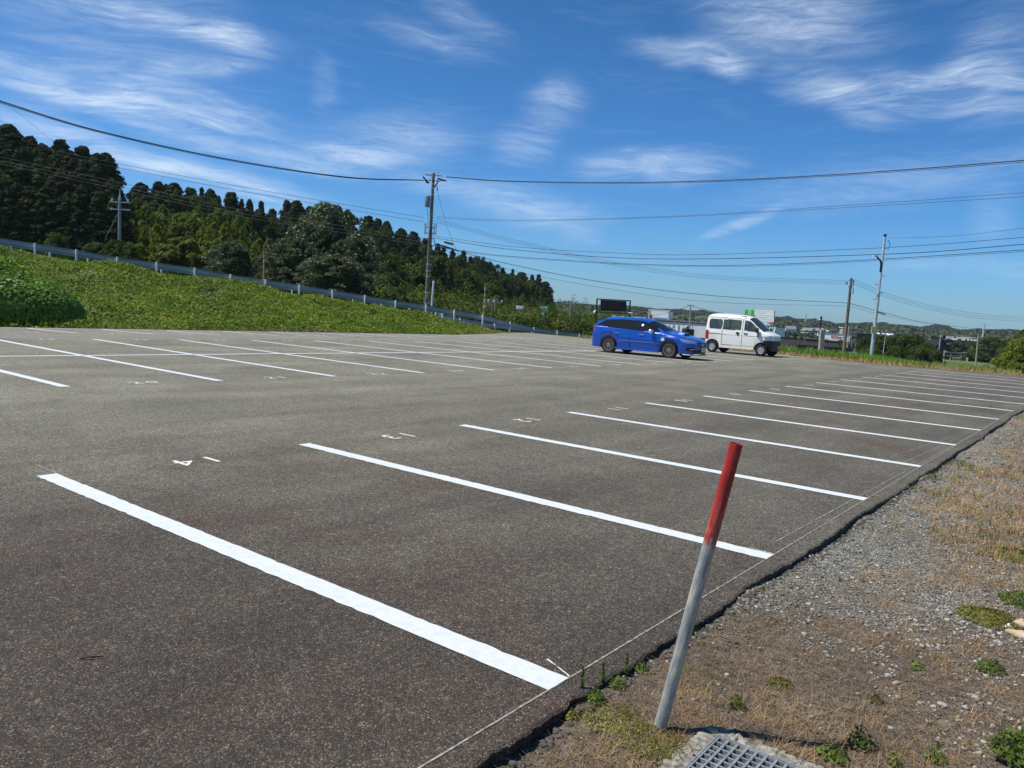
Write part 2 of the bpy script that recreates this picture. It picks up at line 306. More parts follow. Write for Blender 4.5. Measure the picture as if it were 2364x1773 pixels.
# asphalt
def make_asphalt():
    m = bpy.data.materials.new('asphalt'); m.use_nodes = True; t = NT(m.node_tree); b = t.n['Principled BSDF']
    g = t.add('ShaderNodeNewGeometry'); P = g.outputs['Position']
    v = t.add('ShaderNodeTexVoronoi'); v.inputs['Scale'].default_value = 175; t.link(P, v.inputs['Vector'])
    vc = t.add('ShaderNodeSeparateColor'); t.link(v.outputs['Color'], vc.inputs[0])
    grain = t.ramp(vc.outputs[0], [(0, .38), (.6, .78), (.84, 1.1), (.93, 1.85), (1, 3.0)])
    v2 = t.add('ShaderNodeTexVoronoi'); v2.inputs['Scale'].default_value = 48; t.link(P, v2.inputs['Vector'])
    vc2 = t.add('ShaderNodeSeparateColor'); t.link(v2.outputs['Color'], vc2.inputs[0])
    grain2 = t.ramp(vc2.outputs[1], [(0, .76), (.5, .98), (.93, 1.12), (1, 1.55)])
    tone = t.ramp(t.noise(P, .5, 5, .6), [(.3, (.103, .094, .074)), (.5, (.132, .121, .095)), (.7, (.158, .146, .115))])
    red = t.ramp(t.noise(P, .75, 5, .7), [(.48, 0.0), (.66, .70)])
    s0 = t.add('ShaderNodeSeparateXYZ'); t.link(P, s0.inputs[0]); rf_ = t.add('ShaderNodeMapRange'); t.link(s0.outputs[0], rf_.inputs[0]); rf_.inputs[1].default_value = -7.5; rf_.inputs[2].default_value = -3.0; rf_.inputs[3].default_value = .12; rf_.inputs[4].default_value = 1.0
    tone = t.mix(t.math('MULTIPLY', red, rf_.outputs[0]), tone, (.112, .083, .063))
    # paler towards the bank, grazing sheen painted in; older surface beyond a paving joint
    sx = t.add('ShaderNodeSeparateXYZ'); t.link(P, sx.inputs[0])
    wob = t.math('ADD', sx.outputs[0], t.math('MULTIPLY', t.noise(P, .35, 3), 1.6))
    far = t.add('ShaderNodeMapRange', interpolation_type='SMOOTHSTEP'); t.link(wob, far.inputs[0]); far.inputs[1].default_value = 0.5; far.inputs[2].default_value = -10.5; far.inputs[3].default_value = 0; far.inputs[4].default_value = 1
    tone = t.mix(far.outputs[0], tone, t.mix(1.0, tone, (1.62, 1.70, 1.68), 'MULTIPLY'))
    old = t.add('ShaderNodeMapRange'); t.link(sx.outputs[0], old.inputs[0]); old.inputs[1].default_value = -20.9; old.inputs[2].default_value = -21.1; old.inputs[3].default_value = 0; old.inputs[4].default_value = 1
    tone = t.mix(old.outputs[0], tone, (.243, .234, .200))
    my = t.add('ShaderNodeMapping'); my.inputs['Scale'].default_value = (.9, .12, 1); t.link(P, my.inputs['Vector'])
    drag = t.ramp(t.noise(my.outputs[0], 1.6, 4, .6), [(.38, .84), (.6, 1.08)])
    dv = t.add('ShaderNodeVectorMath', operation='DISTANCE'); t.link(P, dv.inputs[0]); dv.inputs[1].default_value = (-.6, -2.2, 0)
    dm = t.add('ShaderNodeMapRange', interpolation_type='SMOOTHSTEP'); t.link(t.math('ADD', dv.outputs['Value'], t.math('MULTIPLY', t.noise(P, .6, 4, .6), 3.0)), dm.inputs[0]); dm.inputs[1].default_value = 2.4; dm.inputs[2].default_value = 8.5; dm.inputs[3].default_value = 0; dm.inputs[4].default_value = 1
    tone = t.mix(dm.outputs[0], t.mix(1.0, tone, (.60, .53, .52), 'MULTIPLY'), tone)  # darker, warmer round the camera: falloff with view distance painted into the colour
    c = t.mix(1.0, t.mix(1.0, t.mix(1.0, tone, drag, 'MULTIPLY'), grain, 'MULTIPLY'), grain2, 'MULTIPLY')
    v3 = t.add('ShaderNodeTexVoronoi'); v3.inputs['Scale'].default_value = 19; t.link(P, v3.inputs['Vector']); vc3 = t.add('ShaderNodeSeparateColor'); t.link(v3.outputs['Color'], vc3.inputs[0])
    c = t.mix(1.0, c, t.ramp(vc3.outputs[0], [(0, .94), (.5, 1.0), (1, 1.06)]), 'MULTIPLY')
    c = t.mix(1.0, c, t.ramp(t.noise(P, 3.2, 6, .7), [(.3, .93), (.5, 1.0), (.7, 1.07)]), 'MULTIPLY')
    warm = t.ramp(vc.outputs[1], [(0, (1.12, 1.0, .86)), (.5, (1, 1, 1)), (1, (.93, 1.0, 1.06))])
    c = t.mix(1.0, c, warm, 'MULTIPLY')
    t.link(c, b.inputs['Base Color']); b.inputs['Roughness'].default_value = .80; b.inputs['Specular IOR Level'].default_value = .26
    h = t.math('ADD', t.math('MULTIPLY', v.outputs['Distance'], -1.0), t.math('MULTIPLY', t.noise(P, 320, 2), .5))
    h = t.math('ADD', h, t.math('MULTIPLY', t.noise(P, 9, 4), 1.6))
    bp = t.add('ShaderNodeBump'); bp.inputs['Strength'].default_value = .75; bp.inputs['Distance'].default_value = .006; t.link(h, bp.inputs['Height']); t.link(bp.outputs[0], b.inputs['Normal'])
    return m
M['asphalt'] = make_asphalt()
def make_roadmat():
    return mat('road_asphalt', (.13, .13, .13), .8, var=.12, vscale=2)
M['road'] = make_roadmat()
def make_gravel():
    m = bpy.data.materials.new('gravel_soil'); m.use_nodes = True; t = NT(m.node_tree); b = t.n['Principled BSDF']
    g = t.add('ShaderNodeNewGeometry'); P = g.outputs['Position']
    v = t.add('ShaderNodeTexVoronoi'); v.inputs['Scale'].default_value = 75; v.inputs['Randomness'].default_value = 1; t.link(P, v.inputs['Vector'])
    vc = t.add('ShaderNodeSeparateColor'); t.link(v.outputs['Color'], vc.inputs[0])
    stone = t.ramp(vc.outputs[0], [(0, (.085, .082, .070)), (.45, (.20, .195, .17)), (.8, (.32, .315, .28)), (1, (.50, .49, .44))])
    soil = t.ramp(t.noise(P, 22, 6, .7), [(.3, (.060, .047, .034)), (.5, (.135, .106, .078)), (.72, (.27, .22, .165))])
    sq = t.add('ShaderNodeSeparateXYZ'); t.link(P, sq.inputs[0])
    f = t.math('ADD', t.math('MULTIPLY', t.math('MINIMUM', t.math('SUBTRACT', sq.outputs[1], t.math('ADD', t.math('MULTIPLY', sq.outputs[0], .75), 1.04)), t.math('SUBTRACT', 3.73, t.math('ADD', t.math('MULTIPLY', sq.outputs[1], .10), t.math('MULTIPLY', sq.outputs[0], 2.2)))), 1.1), t.math('MULTIPLY', t.math('SUBTRACT', t.noise(P, 1.6, 4, .65), .5), 4.0), clamp=True)
    f = t.math('MULTIPLY', f, t.ramp(t.noise(P, .9, 3, .6), [(.35, .5), (.55, 1.0)]))
    sp = t.ramp(vc.outputs[1], [(.3, 0.0), (.5, 1.0)])
    c = t.mix(t.math('MULTIPLY', f, t.math('ADD', t.math('MULTIPLY', sp, .7), .3)), soil, stone)
    t.link(c, b.inputs['Base Color']); b.inputs['Roughness'].default_value = .9; b.inputs['Specular IOR Level'].default_value = .2
    h = t.math('ADD', t.math('MULTIPLY', v.outputs['Distance'], -1.4), t.noise(P, 60, 5, .7))
    bp = t.add('ShaderNodeBump'); bp.inputs['Strength'].default_value = .9; bp.inputs['Distance'].default_value = .012; t.link(h, bp.inputs['Height']); t.link(bp.outputs[0], b.inputs['Normal'])
    return m
M['gravel'] = make_gravel()
def make_ground():
    m = bpy.data.materials.new('ground_soil_and_turf'); m.use_nodes = True; t = NT(m.node_tree); b = t.n['Principled BSDF']
    g = t.add('ShaderNodeNewGeometry'); P = g.outputs['Position']
    c = t.ramp(t.noise(P, .5, 6, .7), [(.3, (.045, .075, .018)), (.5, (.07, .11, .024)), (.72, (.13, .13, .05))])
    f = t.ramp(t.noise(P, .02, 5, .7), [(.45, 0.0), (.6, .8)])
    c = t.mix(f, c, (.16, .17, .09))
    t.link(c, b.inputs['Base Color']); b.inputs['Roughness'].default_value = .95; b.inputs['Specular IOR Level'].default_value = .1
    return m
M['ground'] = make_ground()
# ------------------------------------------------------------ terrain
US = [-.6056,-.553,-.501,-.451,-.4026,-.357,-.3127,-.2698,-.2277,-.1865,-.1475,-.109,-.073,-.037]
RAILTOP = {0:562,1:577,2:594,3:606,4:619,5:634,6:646,7:658,8:670,9:682,10:694,11:704,12:716,13:727}
rail = []                                                        # x, y, z of the near rail's top edge, one point per post
for k, u in enumerate(US):
    Z = 43.4+.73*k; rail.append(at(PW/2+u*FPX, RAILTOP[k], Z))
rail = [np.array(p) for p in rail]
d0 = rail[0]-rail[1]
for j in range(3): rail.insert(0, rail[0]+d0*(1.0)+np.array([0, 0, .06*(j)]))
ext = [((1142, 734), 54.6), ((1178, 743.5), 57.0), ((1233, 756), 59.5), ((1287, 764), 60.5), ((1338, 771), 61.2), ((1395, 779), 62), ((1460, 788), 63.5), ((1540, 800), 65.5)]
NPOST = len(rail)
for (p, Z) in ext: rail.append(at(p[0], p[1], Z))
rail = np.array(rail)
LOTP = np.array([(.13, -14), (.13, 38.6), (-1.5, 38.5), (-4.0, 38.0), (-6.0, 37.0), (-8, 37.3), (-10.4, 38.1), (-12.8, 39.4), (-18, 40.2), (-25.3, 41.1), (-29.5, 43.2), (-32.9, 44.2), (-32.6, 41.8), (-30.9, 37.9), (-28.6, 31.5), (-28.4, 20), (-28.4, 7.9), (-28.4, -14)])
def pdist(X, Y, poly, closed=False, zs=None):
    best = np.full(X.shape, 1e9); side = np.zeros(X.shape); hz = np.zeros(X.shape)
    n = len(poly)
    for i in range(n if closed else n-1):
        a = poly[i]; b = poly[(i+1) % n]; dx, dy = b[0]-a[0], b[1]-a[1]; L = dx*dx+dy*dy+1e-12
        t = np.clip(((X-a[0])*dx+(Y-a[1])*dy)/L, 0, 1); qx = a[0]+t*dx; qy = a[1]+t*dy
        d = np.hypot(X-qx, Y-qy); m = d < best
        best = np.where(m, d, best); side = np.where(m, (X-a[0])*dy-(Y-a[1])*dx, side)
        if zs is not None: hz = np.where(m, zs[i]+(zs[(i+1) % n]-zs[i])*t, hz)
    return best, side, hz
def inside(X, Y, poly):
    c = np.zeros(X.shape, bool); n = len(poly); j = n-1
    for i in range(n):
        xi, yi = poly[i]; xj, yj = poly[j]
        c ^= ((yi > Y) != (yj > Y)) & (X < (xj-xi)*(Y-yi)/(yj-yi+1e-12)+xi); j = i
    return c
def sm(x, a, b):
    t = np.clip((x-a)/(b-a), 0, 1); return t*t*(3-2*t)
def lotz(x, y): return -.16*sm(-np.asarray(x, float), 20.0, 29.0)
RAILXY = rail[:, :2]
# prolong the road at both ends for the terrain only
RP = np.vstack([RAILXY[0]+(RAILXY[0]-RAILXY[3])*6, RAILXY, RAILXY[-1]+(RAILXY[-1]-RAILXY[-3])*4])
RZ = np.concatenate([[rail[0, 2]+2.0], rail[:, 2], [rail[-1, 2]-3.0]])-.78
TOWN = -6.2
def terrain(X, Y):
    X = np.asarray(X, float); Y = np.asarray(Y, float)
    dl, _, _ = pdist(X, Y, LOTP, True); ins = inside(X, Y, LOTP)
    dr, side, hz = pdist(X, Y, RP, False, RZ)
    beyond = side < 0                                            # on the far (left) side of the near rail
    roadw = 5.2
    drr = np.where(beyond, np.maximum(dr-roadw, 0), dr)
    lot = lotz(X, Y)
    tl = drr/(dl+drr+1e-6)
    bank = hz+(lot-hz)*sm(tl, 0.0, 1.0)*.55+(lot-hz)*tl*.45
    # lumps on the bank
    bank = bank+np.minimum(dl, drr).clip(0, 2)*.10*np.where(Y > 38, 0, 1)*(np.sin(X*.9+1.3*np.sin(Y*.4))+np.sin(Y*.8+X*.3))*.6
    behind_d = np.where(beyond, drr, 0)
    hill = hz+.015*behind_d-.0
    hillside = hz*np.exp(-behind_d/60)+(TOWN+3)*(1-np.exp(-behind_d/60))
    h = np.where(beyond, np.where(dr < roadw, hz, hillside), bank)
    # towards the town
    front = (~beyond)
    plain = sm(np.minimum(dl, drr), 2.0, 13.0)*front*np.where(X > -34, 1, 0)
    plain = plain*np.where(X < -20, sm(Y, 45.5, 50.0), 1.0)
    h = h*(1-plain)+TOWN*plain
    right = sm(X, .13, .4)*(Y < 38.6)
    flat = (X > .13) & (Y < 39.5)
    edge = sm(X, 28, 45)
    h = np.where(flat, -.045*(1-edge)+TOWN*edge, h)
    gy = (X > .13) & (Y >= 39.5)
    h = np.where(gy, np.minimum(h, -.045+(TOWN+.045)*sm(Y, 41.0, 52.0)), h)
    far = sm(np.hypot(X-CAM[0], Y-CAM[1]), 150, 320)
    h = h*(1-far)+TOWN*far
    h = np.where(ins, np.where(dl > .6, -.6, -.10-.8*dl)+lot, h)
    return h
def tz(x, y): return float(terrain(np.array([x]), np.array([y]))[0])
def gridcoords(a, b, fine0, fine1, step, grow=1.16):
    c = list(np.arange(fine0, fine1+step, step)); s = step
    x = fine0
    lo_ = []
    while x > a: s *= grow; x -= s; lo_.append(x)
    s = step; x = c[-1]; hi = []
    while x < b: s *= grow; x += s; hi.append(x)
    return np.array(lo_[::-1]+c+hi)
gx = gridcoords(-3200, 3200, -62, 10, .6); gy_ = gridcoords(-600, 4200, -12, 84, .6)
GX, GY = np.meshgrid(gx, gy_, indexing='ij'); GZ = terrain(GX, GY)
nx, ny = GX.shape; I = np.arange(nx*ny).reshape(nx, ny)
F = np.stack([I[:-1, :-1].ravel(), I[1:, :-1].ravel(), I[1:, 1:].ravel(), I[:-1, 1:].ravel()], 1)
cx = GX[:-1, :-1].ravel(); cy = GY[:-1, :-1].ravel()
keep = ~((cx > -.55) & (cx < 19.5) & (cy > -8) & (cy < 30))           # the gravel verge has its own finer sheet
o = fast('ground', np.stack([GX.ravel(), GY.ravel(), GZ.ravel()], 1), F[keep], M['ground'], smooth=True); tag(o, kind='structure')
# ------------------------------------------------------------ the road on the embankment
V = []; 
roadpts = np.vstack([RP[0:1], RAILXY, RP[-1:]]); 
def offset_line(P, d):
    out = []
    for i in range(len(P)):
        t = P[min(i+1, len(P)-1)]-P[max(i-1, 0)]; t = t/np.linalg.norm(t); n = np.array([-t[1], t[0]]); out.append(P[i]+n*d)
    return np.array(out)
for dd in (.45, 4.6):
    q = offset_line(roadpts, dd); V.append(np.column_stack([q, RZ.take([0]+list(range(1, len(RZ)-1))+[len(RZ)-1])+.03]))
A_, B_ = V; n = len(A_)
vv = np.vstack([A_, B_]); ff = [(i, i+1, n+i+1, n+i) for i in range(n-1)]
tag(fast('road', vv, ff, M['road']), kind='structure')
kq = [np.column_stack([offset_line(roadpts, d_), RZ+h_]) for d_, h_ in ((4.62, .03), (4.62, .16), (4.85, .16), (4.85, -.2))]
tag(fast('kerb', np.vstack(kq), [(j*n+i, j*n+i+1, (j+1)*n+i+1, (j+1)*n+i) for j in range(3) for i in range(n-1)], mat('pale_kerb', (.42, .38, .32), .9, var=.3, vscale=2)), kind='structure')
# ------------------------------------------------------------ parking lot
def build_lot():
    ys = np.concatenate([np.arange(-14, -1, .2), np.arange(-1, 9, .03), np.arange(9, 38.61, .08)])
    rr = np.random.default_rng(3)
    j = np.cumsum(rr.normal(0, .004, len(ys))); j = j-np.convolve(j, np.ones(61)/61, 'same'); edge = .128+np.clip(j, -.03, .03)+rr.normal(0, .0055, len(ys))*(rr.random(len(ys)) < .6)
    xs = np.array([-28.4]+list(np.arange(-27.6, -.4, .8)))
    V = []; nX = len(xs)+3
    for y, e in zip(ys, edge):
        row = [(x, y, float(lotz(x, y))) for x in xs]+[(e-.012, y, 0.0), (e, y, -.008), (e-.012+rr.uniform(0, .006), y, -.075)]
        V += row
    n = len(ys); I = np.arange(n*nX).reshape(n, nX)
    F = np.stack([I[:-1, :-1].ravel(), I[:-1, 1:].ravel(), I[1:, 1:].ravel(), I[1:, :-1].ravel()], 1)
    V = np.array(V); F = [tuple(f) for f in F]
    # the far side, following the verge, and the apron that runs out towards the rail
    b = len(V); yl = I[-1, :]                                      # last row at y = 38.6
    ext = [(-28.4, 38.6)]
    poly = [(-28.4, 38.6), (-1.5, 38.6), (-4, 38.0)]
    P2 = [(-30.9, 37.9), (-32.6, 41.8), (-32.9, 44.2), (-29.5, 43.2), (-25.3, 41.1), (-18, 40.2), (-13.6, 39.6), (-12, 38.604), (-28.4, 38.604), (-28.4, 31.5), (-28.6, 31.5)]
    vs = [(x, y, float(lotz(x, y))+.0) for x, y in P2]; V = np.vstack([V, vs]); F.append(tuple(range(b, b+len(P2)))[::-1])
    me = bpy.data.meshes.new('parking_lot'); me.from_pydata(V.tolist(), [], F); me.update()
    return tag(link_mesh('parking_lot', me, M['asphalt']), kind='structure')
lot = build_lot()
lrng = np.random.default_rng(11)
def strip(name, x0, y0, x1, y1, w, m, parent=lot, step=.05, jag=.004, z=.004, endj=.0):
    L = math.hypot(x1-x0, y1-y0); n = max(2, int(L/step)); t = np.linspace(0, 1, n+1); dx, dy = (x1-x0)/L, (y1-y0)/L
    ja = lrng.normal(0, jag, n+1)*np.where(lrng.random(n+1) < .5, 1, .3); jb = lrng.normal(0, jag, n+1)*np.where(lrng.random(n+1) < .5, 1, .3)
    X = x0+t*(x1-x0); Y = y0+t*(y1-y0)
    a = np.stack([X-dy*(w/2+ja), Y+dx*(w/2+ja)], 1); b = np.stack([X+dy*(w/2+jb), Y-dx*(w/2+jb)], 1)
    V = []
    for q in (a, b): V.append(np.column_stack([q, lotz(q[:, 0], q[:, 1])+z]))
    k = n+1; V = np.vstack(V); F = np.stack([np.arange(n)+k, np.arange(1, n+1)+k, np.arange(1, n+1), np.arange(n)], 1)
    return fast(name, V, F, m, parent)
LX = 4.94; AX = 10.45; BX = 15.53; CX = 20.62; PH_ = 2.472
for i in range(15):
    if 2.5*i > 38: break
    strip('bay_line', -LX, 2.5*i, 0, 2.5*i, .15, M['paint'])
for k in range(-3, 15):
    y = PH_+2.5*(k-0)
    if k >= 14: xx = (-CX if k < 15 else -BX)
    strip('bay_line', -CX, y, -AX, y, .15, M['paint'])
strip('bay_line', -BX, PH_-10, -BX, PH_+2.5*14, .15, M['paint'], z=.007, step=.4)
FX0, FX1 = 22.9, 27.95
fs = [atz(px, py, -.06) for px, py in [(29.8,764.4),(219.7,766.6),(383,768.5),(524.9,771.2),(647.6,773.9),(758.9,776),(856.5,777.7),(945.5,779.3),(1024.7,779.9),(1098,780.1)]]
ph3 = float(np.mean([p[1]-2.5*i for i, p in enumerate(fs)])); fx = float(np.mean([p[0] for p in fs]))
FX0 = -fx; FX1 = min(FX0+4.7, 28.25)
for k in range(-3, 12):
    strip('bay_line', -FX1, ph3+2.5*k, -FX0, ph3+2.5*k, .15, M['paint'], step=.3)
strip('bay_line', -FX1, ph3-8, -FX1, ph3+2.5*11, .15, M['paint'], z=.007, step=.5)
strip('chalk_line', 0, -13, .0, 38.0, .009, M['chalk'], step=.03, jag=.0012, z=.003)
strip('chalk_line', -.10, 2.9, .02, 14, .008, M['chalk'], step=.03, jag=.0015, z=.0035)
strip('chalk_line', -.20, 7.6, -.06, 13, .008, M['chalk'], step=.03, jag=.0015, z=.003)
strip('chalk_line', -.42, 7.9, -.12, 12, .007, M['chalk'], step=.03, jag=.004, z=.0028)
for yy in (0, 2.5, 5.0, 7.5):
    strip('chalk_line', -5.35, yy+.09, -4.9, yy+.08, .012, M['chalk'], step=.03, jag=.002, z=.003)
strip('chalk_line', .0, .09, -.17, .16, .007, M['oldpaint'], step=.01, jag=.003, z=.003); strip('chalk_line', .0, 2.59, -.19, 2.60, .007, M['oldpaint'], step=.01, jag=.003, z=.003)
def bay_number(txt, x, y, rot, size=.36, m=M['oldpaint']):
    cu = bpy.data.curves.new('bay_number', 'FONT'); cu.body = txt; cu.size = size; cu.align_x = 'CENTER'; cu.align_y = 'CENTER'; cu.offset = .003; cu.space_character = 1.45; cu.resolution_u = 3
    tmp = bpy.data.objects.new('tmp', cu); COL.objects.link(tmp); dg = bpy.context.evaluated_depsgraph_get(); me = bpy.data.meshes.new_from_object(tmp.evaluated_get(dg))
    bpy.data.objects.remove(tmp); me.name = 'bay_number'; me.materials.clear()
    o = link_mesh('bay_number', me, m, lot); o.location = (x, y, float(lotz(x, y))+.005); o.rotation_euler = (0, 0, rot); return o
for i in range(14): bay_number(str(14-i), -4.775, 2.5*i+1.2, R(-90))
for i in range(-1, 15): bay_number(str(20+i), -10.6, PH_+2.5*i+1.25, R(90))
for i in range(-1, 15): bay_number(str(48-i), -20.47, PH_+2.5*i+1.25, R(-90))
for i in range(-1, 11): bay_number(str(50+i), -FX0-.15, ph3+2.5*i+1.25, R(90))
# dark tyre scrubs on the far aisle
M['scrub'] = mat('tyre_scrub', (.085, .08, .074), .85, var=.2, vscale=12)
for (y0, y1, x) in ((18.3, 19.6, -23.4), (20.2, 21.5, -23.45), (33.0, 34.3, -23.4)): strip('tyre_mark', x, y0, x+.05, y1, .28, M['scrub'], step=.1, jag=.02, z=.003)
tw = MB(); p = atz(186, 1523); q = atz(240, 1519); tw.tube([p+[0, 0, .006], (p+q)/2+[.004, -.006, .012], q+[0, 0, .008]], [.003, .004, .002], 6)
tag(tw.build('twig', mat('twig_bark', (.03, .02, .018), .9)), 'short dark twig lying on the asphalt near the closest bay line', 'twig')
# ------------------------------------------------------------ gravel verge on the right
def gz(x, y):
    x = np.asarray(x, float); y = np.asarray(y, float)
    return -.036+.010*np.sin(x*3.1+1.7*np.sin(y*1.3))+.008*np.sin(y*4.7+x*2.2)+.006*np.sin(x*9+y*7.3)-.010*np.exp(-((x-.15)/.06)**2)
def build_verge():
    xs = np.concatenate([np.arange(.02, 3.2, .03), np.geomspace(3.2, 20.5, 30)]); ys = np.concatenate([np.linspace(-9, -1, 20)[:-1], np.arange(-1, 6.5, .03), np.geomspace(6.5, 31, 70)])
    X, Y = np.meshgrid(xs, ys, indexing='ij'); Z = gz(X, Y)+np.random.default_rng(4).normal(0, .0022, X.shape)
    n, m = X.shape; I = np.arange(n*m).reshape(n, m)
    F = np.stack([I[:-1, :-1].ravel(), I[1:, :-1].ravel(), I[1:, 1:].ravel(), I[:-1, 1:].ravel()], 1)
    cx = X[:-1, :-1].ravel(); cy = Y[:-1, :-1].ravel()
    hole = (cx > .665) & (cx < .98) & (cy < .08) & (cy > -.4)
    tag(fast('gravel_verge', np.stack([X.ravel(), Y.ravel(), Z.ravel()], 1), F[~hole], M['gravel'], smooth=True), kind='structure')
build_verge()
_fr = np.random.default_rng(21)
def vis_points(n, pxr, pyr, z=-.045, ok=None):
    """world points on the verge, spread evenly over what the verge shows"""
    out = []
    while len(out) < n:
        px = _fr.uniform(*pxr); py = _fr.uniform(*pyr); p = atz(px, py, z)
        if p[0] < .12 or p[1] > 40: continue
        if ok is not None and not ok(p): continue
        out.append(p[:2])
    return np.array(out)
def scatter_world(n, x0, x1, y0, y1, ok=None, dens=None):
    P = np.column_stack([_fr.uniform(x0, x1, n), _fr.uniform(y0, y1, n)])
    if dens is not None: P = P[_fr.random(n) < dens(P[:, 0], P[:, 1])]
    return P
def vnoise(x, y, s, seed=0):
    """cheap smooth value noise"""
    g = np.random.default_rng(seed+99).random((64, 64)); X = x*s; Y = y*s
    i = np.floor(X).astype(int); j = np.floor(Y).astype(int); fx = X-i; fy = Y-j; fx = fx*fx*(3-2*fx); fy = fy*fy*(3-2*fy)
    a = g[i % 64, j % 64]; b = g[(i+1) % 64, j % 64]; c = g[i % 64, (j+1) % 64]; d = g[(i+1) % 64, (j+1) % 64]
    return (a*(1-fx)+b*fx)*(1-fy)+(c*(1-fx)+d*fx)*fy
def mnoise(x, y, s, seed=0): return .6*vnoise(x, y, s, seed)+.4*vnoise(x, y, s*2.3, seed+1)
ICO_V = np.array([(0, 0, 1), (.894, 0, .447), (.276, .851, .447), (-.724, .526, .447), (-.724, -.526, .447), (.276, -.851, .447), (.724, .526, -.447), (-.276, .851, -.447), (-.894, 0, -.447), (-.276, -.851, -.447), (.724, -.526, -.447), (0, 0, -1)])
ICO_F = np.array([(0, 1, 2), (0, 2, 3), (0, 3, 4), (0, 4, 5), (0, 5, 1), (1, 6, 2), (2, 7, 3), (3, 8, 4), (4, 9, 5), (5, 10, 1), (2, 6, 7), (3, 7, 8), (4, 8, 9), (5, 9, 10), (1, 10, 6), (6, 11, 7), (7, 11, 8), (8, 11, 9), (9, 11, 10), (10, 11, 6)])
def stones(P, r, rg, flat=.55, sink=.25, zf=gz):
    n = len(P); V = np.repeat(ICO_V[None], n, 0)*(1+rg.uniform(-.28, .28, (n, 12, 1)))
    V = V*np.stack([r*rg.uniform(.8, 1.45, n), r*rg.uniform(.65, 1.1, n), r*rg.uniform(flat*.7, flat*1.3, n)], 1)[:, None, :]
    a = rg.uniform(0, 6.28, n); c, s = np.cos(a), np.sin(a); x = V[:, :, 0]*c[:, None]-V[:, :, 1]*s[:, None]; y = V[:, :, 0]*s[:, None]+V[:, :, 1]*c[:, None]
    z = V[:, :, 2]+x*rg.normal(0, .25, n)[:, None]+(zf(P[:, 0], P[:, 1])+r*flat*(1-2*sink))[:, None]
    V = np.stack([x+P[:, 0:1], y+P[:, 1:2], z], 2).reshape(-1, 3)
    F = (ICO_F[None]+12*np.arange(n)[:, None, None]).reshape(-1, 3); return V, F
def stonemat():
    m = bpy.data.materials.new('mixed_pebbles'); m.use_nodes = True; t = NT(m.node_tree); b = t.n['Principled BSDF']; g = t.add('ShaderNodeNewGeometry')
    c = t.ramp(g.outputs['Random Per Island'], [(0, (.075, .073, .062)), (.35, (.155, .152, .128)), (.7, (.25, .245, .21)), (.92, (.34, .335, .29)), (1, (.52, .50, .44))])
    c = t.mix(.35, c, t.mix(1.0, c, t.ramp(t.noise(g.outputs['Position'], 120, 4), [(.3, .55), (.7, 1.4)]), 'MULTIPLY'))
    t.link(c, b.inputs['Base Color']); b.inputs['Roughness'].default_value = .85; b.inputs['Specular IOR Level'].default_value = .25; return m
M['pebble'] = stonemat()
def gravmask(x, y): return np.clip(np.minimum(y-1.15-.75*(x-.15), 3.4-y*.10-2.2*(x-.15)*1.0)*1.1+(mnoise(x, y, 1.3, 3)-.5)*3.2+.2, 0, 1)
def gravdens(x, y): return np.clip(gravmask(x, y)*1.2, .07, 1)*np.where(y > 5, .75, 1)
_sr = np.random.default_rng(31)
Pa = np.column_stack([_sr.uniform(.13, 2.8, 62000), _sr.uniform(-1.0, 5.2, 62000)]); Pa = Pa[_sr.random(len(Pa)) < gravdens(Pa[:, 0], Pa[:, 1])]
Pb = np.column_stack([_sr.uniform(.13, 5.0, 26000), _sr.uniform(5.2, 24, 26000)**1.0]); Pb = Pb[_sr.random(len(Pb)) < gravdens(Pb[:, 0], Pb[:, 1])]
okh = lambda P: ~((P[:, 0] > .585) & (P[:, 0] < 1.05) & (P[:, 1] < .18) & (P[:, 1] > -.47))
Pa = Pa[okh(Pa)]
va_, fa_ = stones(Pa, np.clip(_sr.lognormal(-5.38, .45, len(Pa)), .0025, .015), _sr); vb_, fb_ = stones(Pb, np.clip(_sr.lognormal(-4.7, .4, len(Pb)), .006, .028), _sr)
tag(fast('gravel', np.vstack([va_, vb_]), np.vstack([fa_, fb_+len(va_)]), M['pebble']), 'loose grey gravel along the ragged asphalt edge', 'gravel', kind='stuff')
Pc = np.column_stack([_sr.uniform(.85, 2.4, 3200), _sr.uniform(-.1, 2.4, 3200)]); Pc = Pc[(mnoise(Pc[:, 0], Pc[:, 1], 1.9, 8) > .50) & (Pc[:, 0] > 1.15-.35*Pc[:, 1]+.2)]
vc_, fc_ = stones(Pc, np.clip(_sr.lognormal(-5.1, .5, len(Pc)), .003, .020), _sr)
M['palestone'] = mat('pale_crushed_stone', (.40, .375, .32), .85, var=.3, vscale=60, bump=.6, bscale=160)
tag(fast('crushed_stone', vc_, fc_, M['palestone']), 'pale crushed stone scattered over the dark soil at lower right', 'crushed stone', kind='stuff')

n = 1500; Pe = np.column_stack([.145+np.abs(_sr.normal(0, .035, n)), _sr.uniform(-1, 9, n)]); ve_, fe_ = stones(Pe, np.clip(_sr.lognormal(-4.9, .5, n), .003, .018), _sr)
tag(fast('asphalt_crumbs', ve_, fe_, mat('broken_asphalt', (.075, .068, .06), .9, var=.4, vscale=60)), 'dark crumbs of broken asphalt along the ragged edge', 'rubble', kind='stuff')
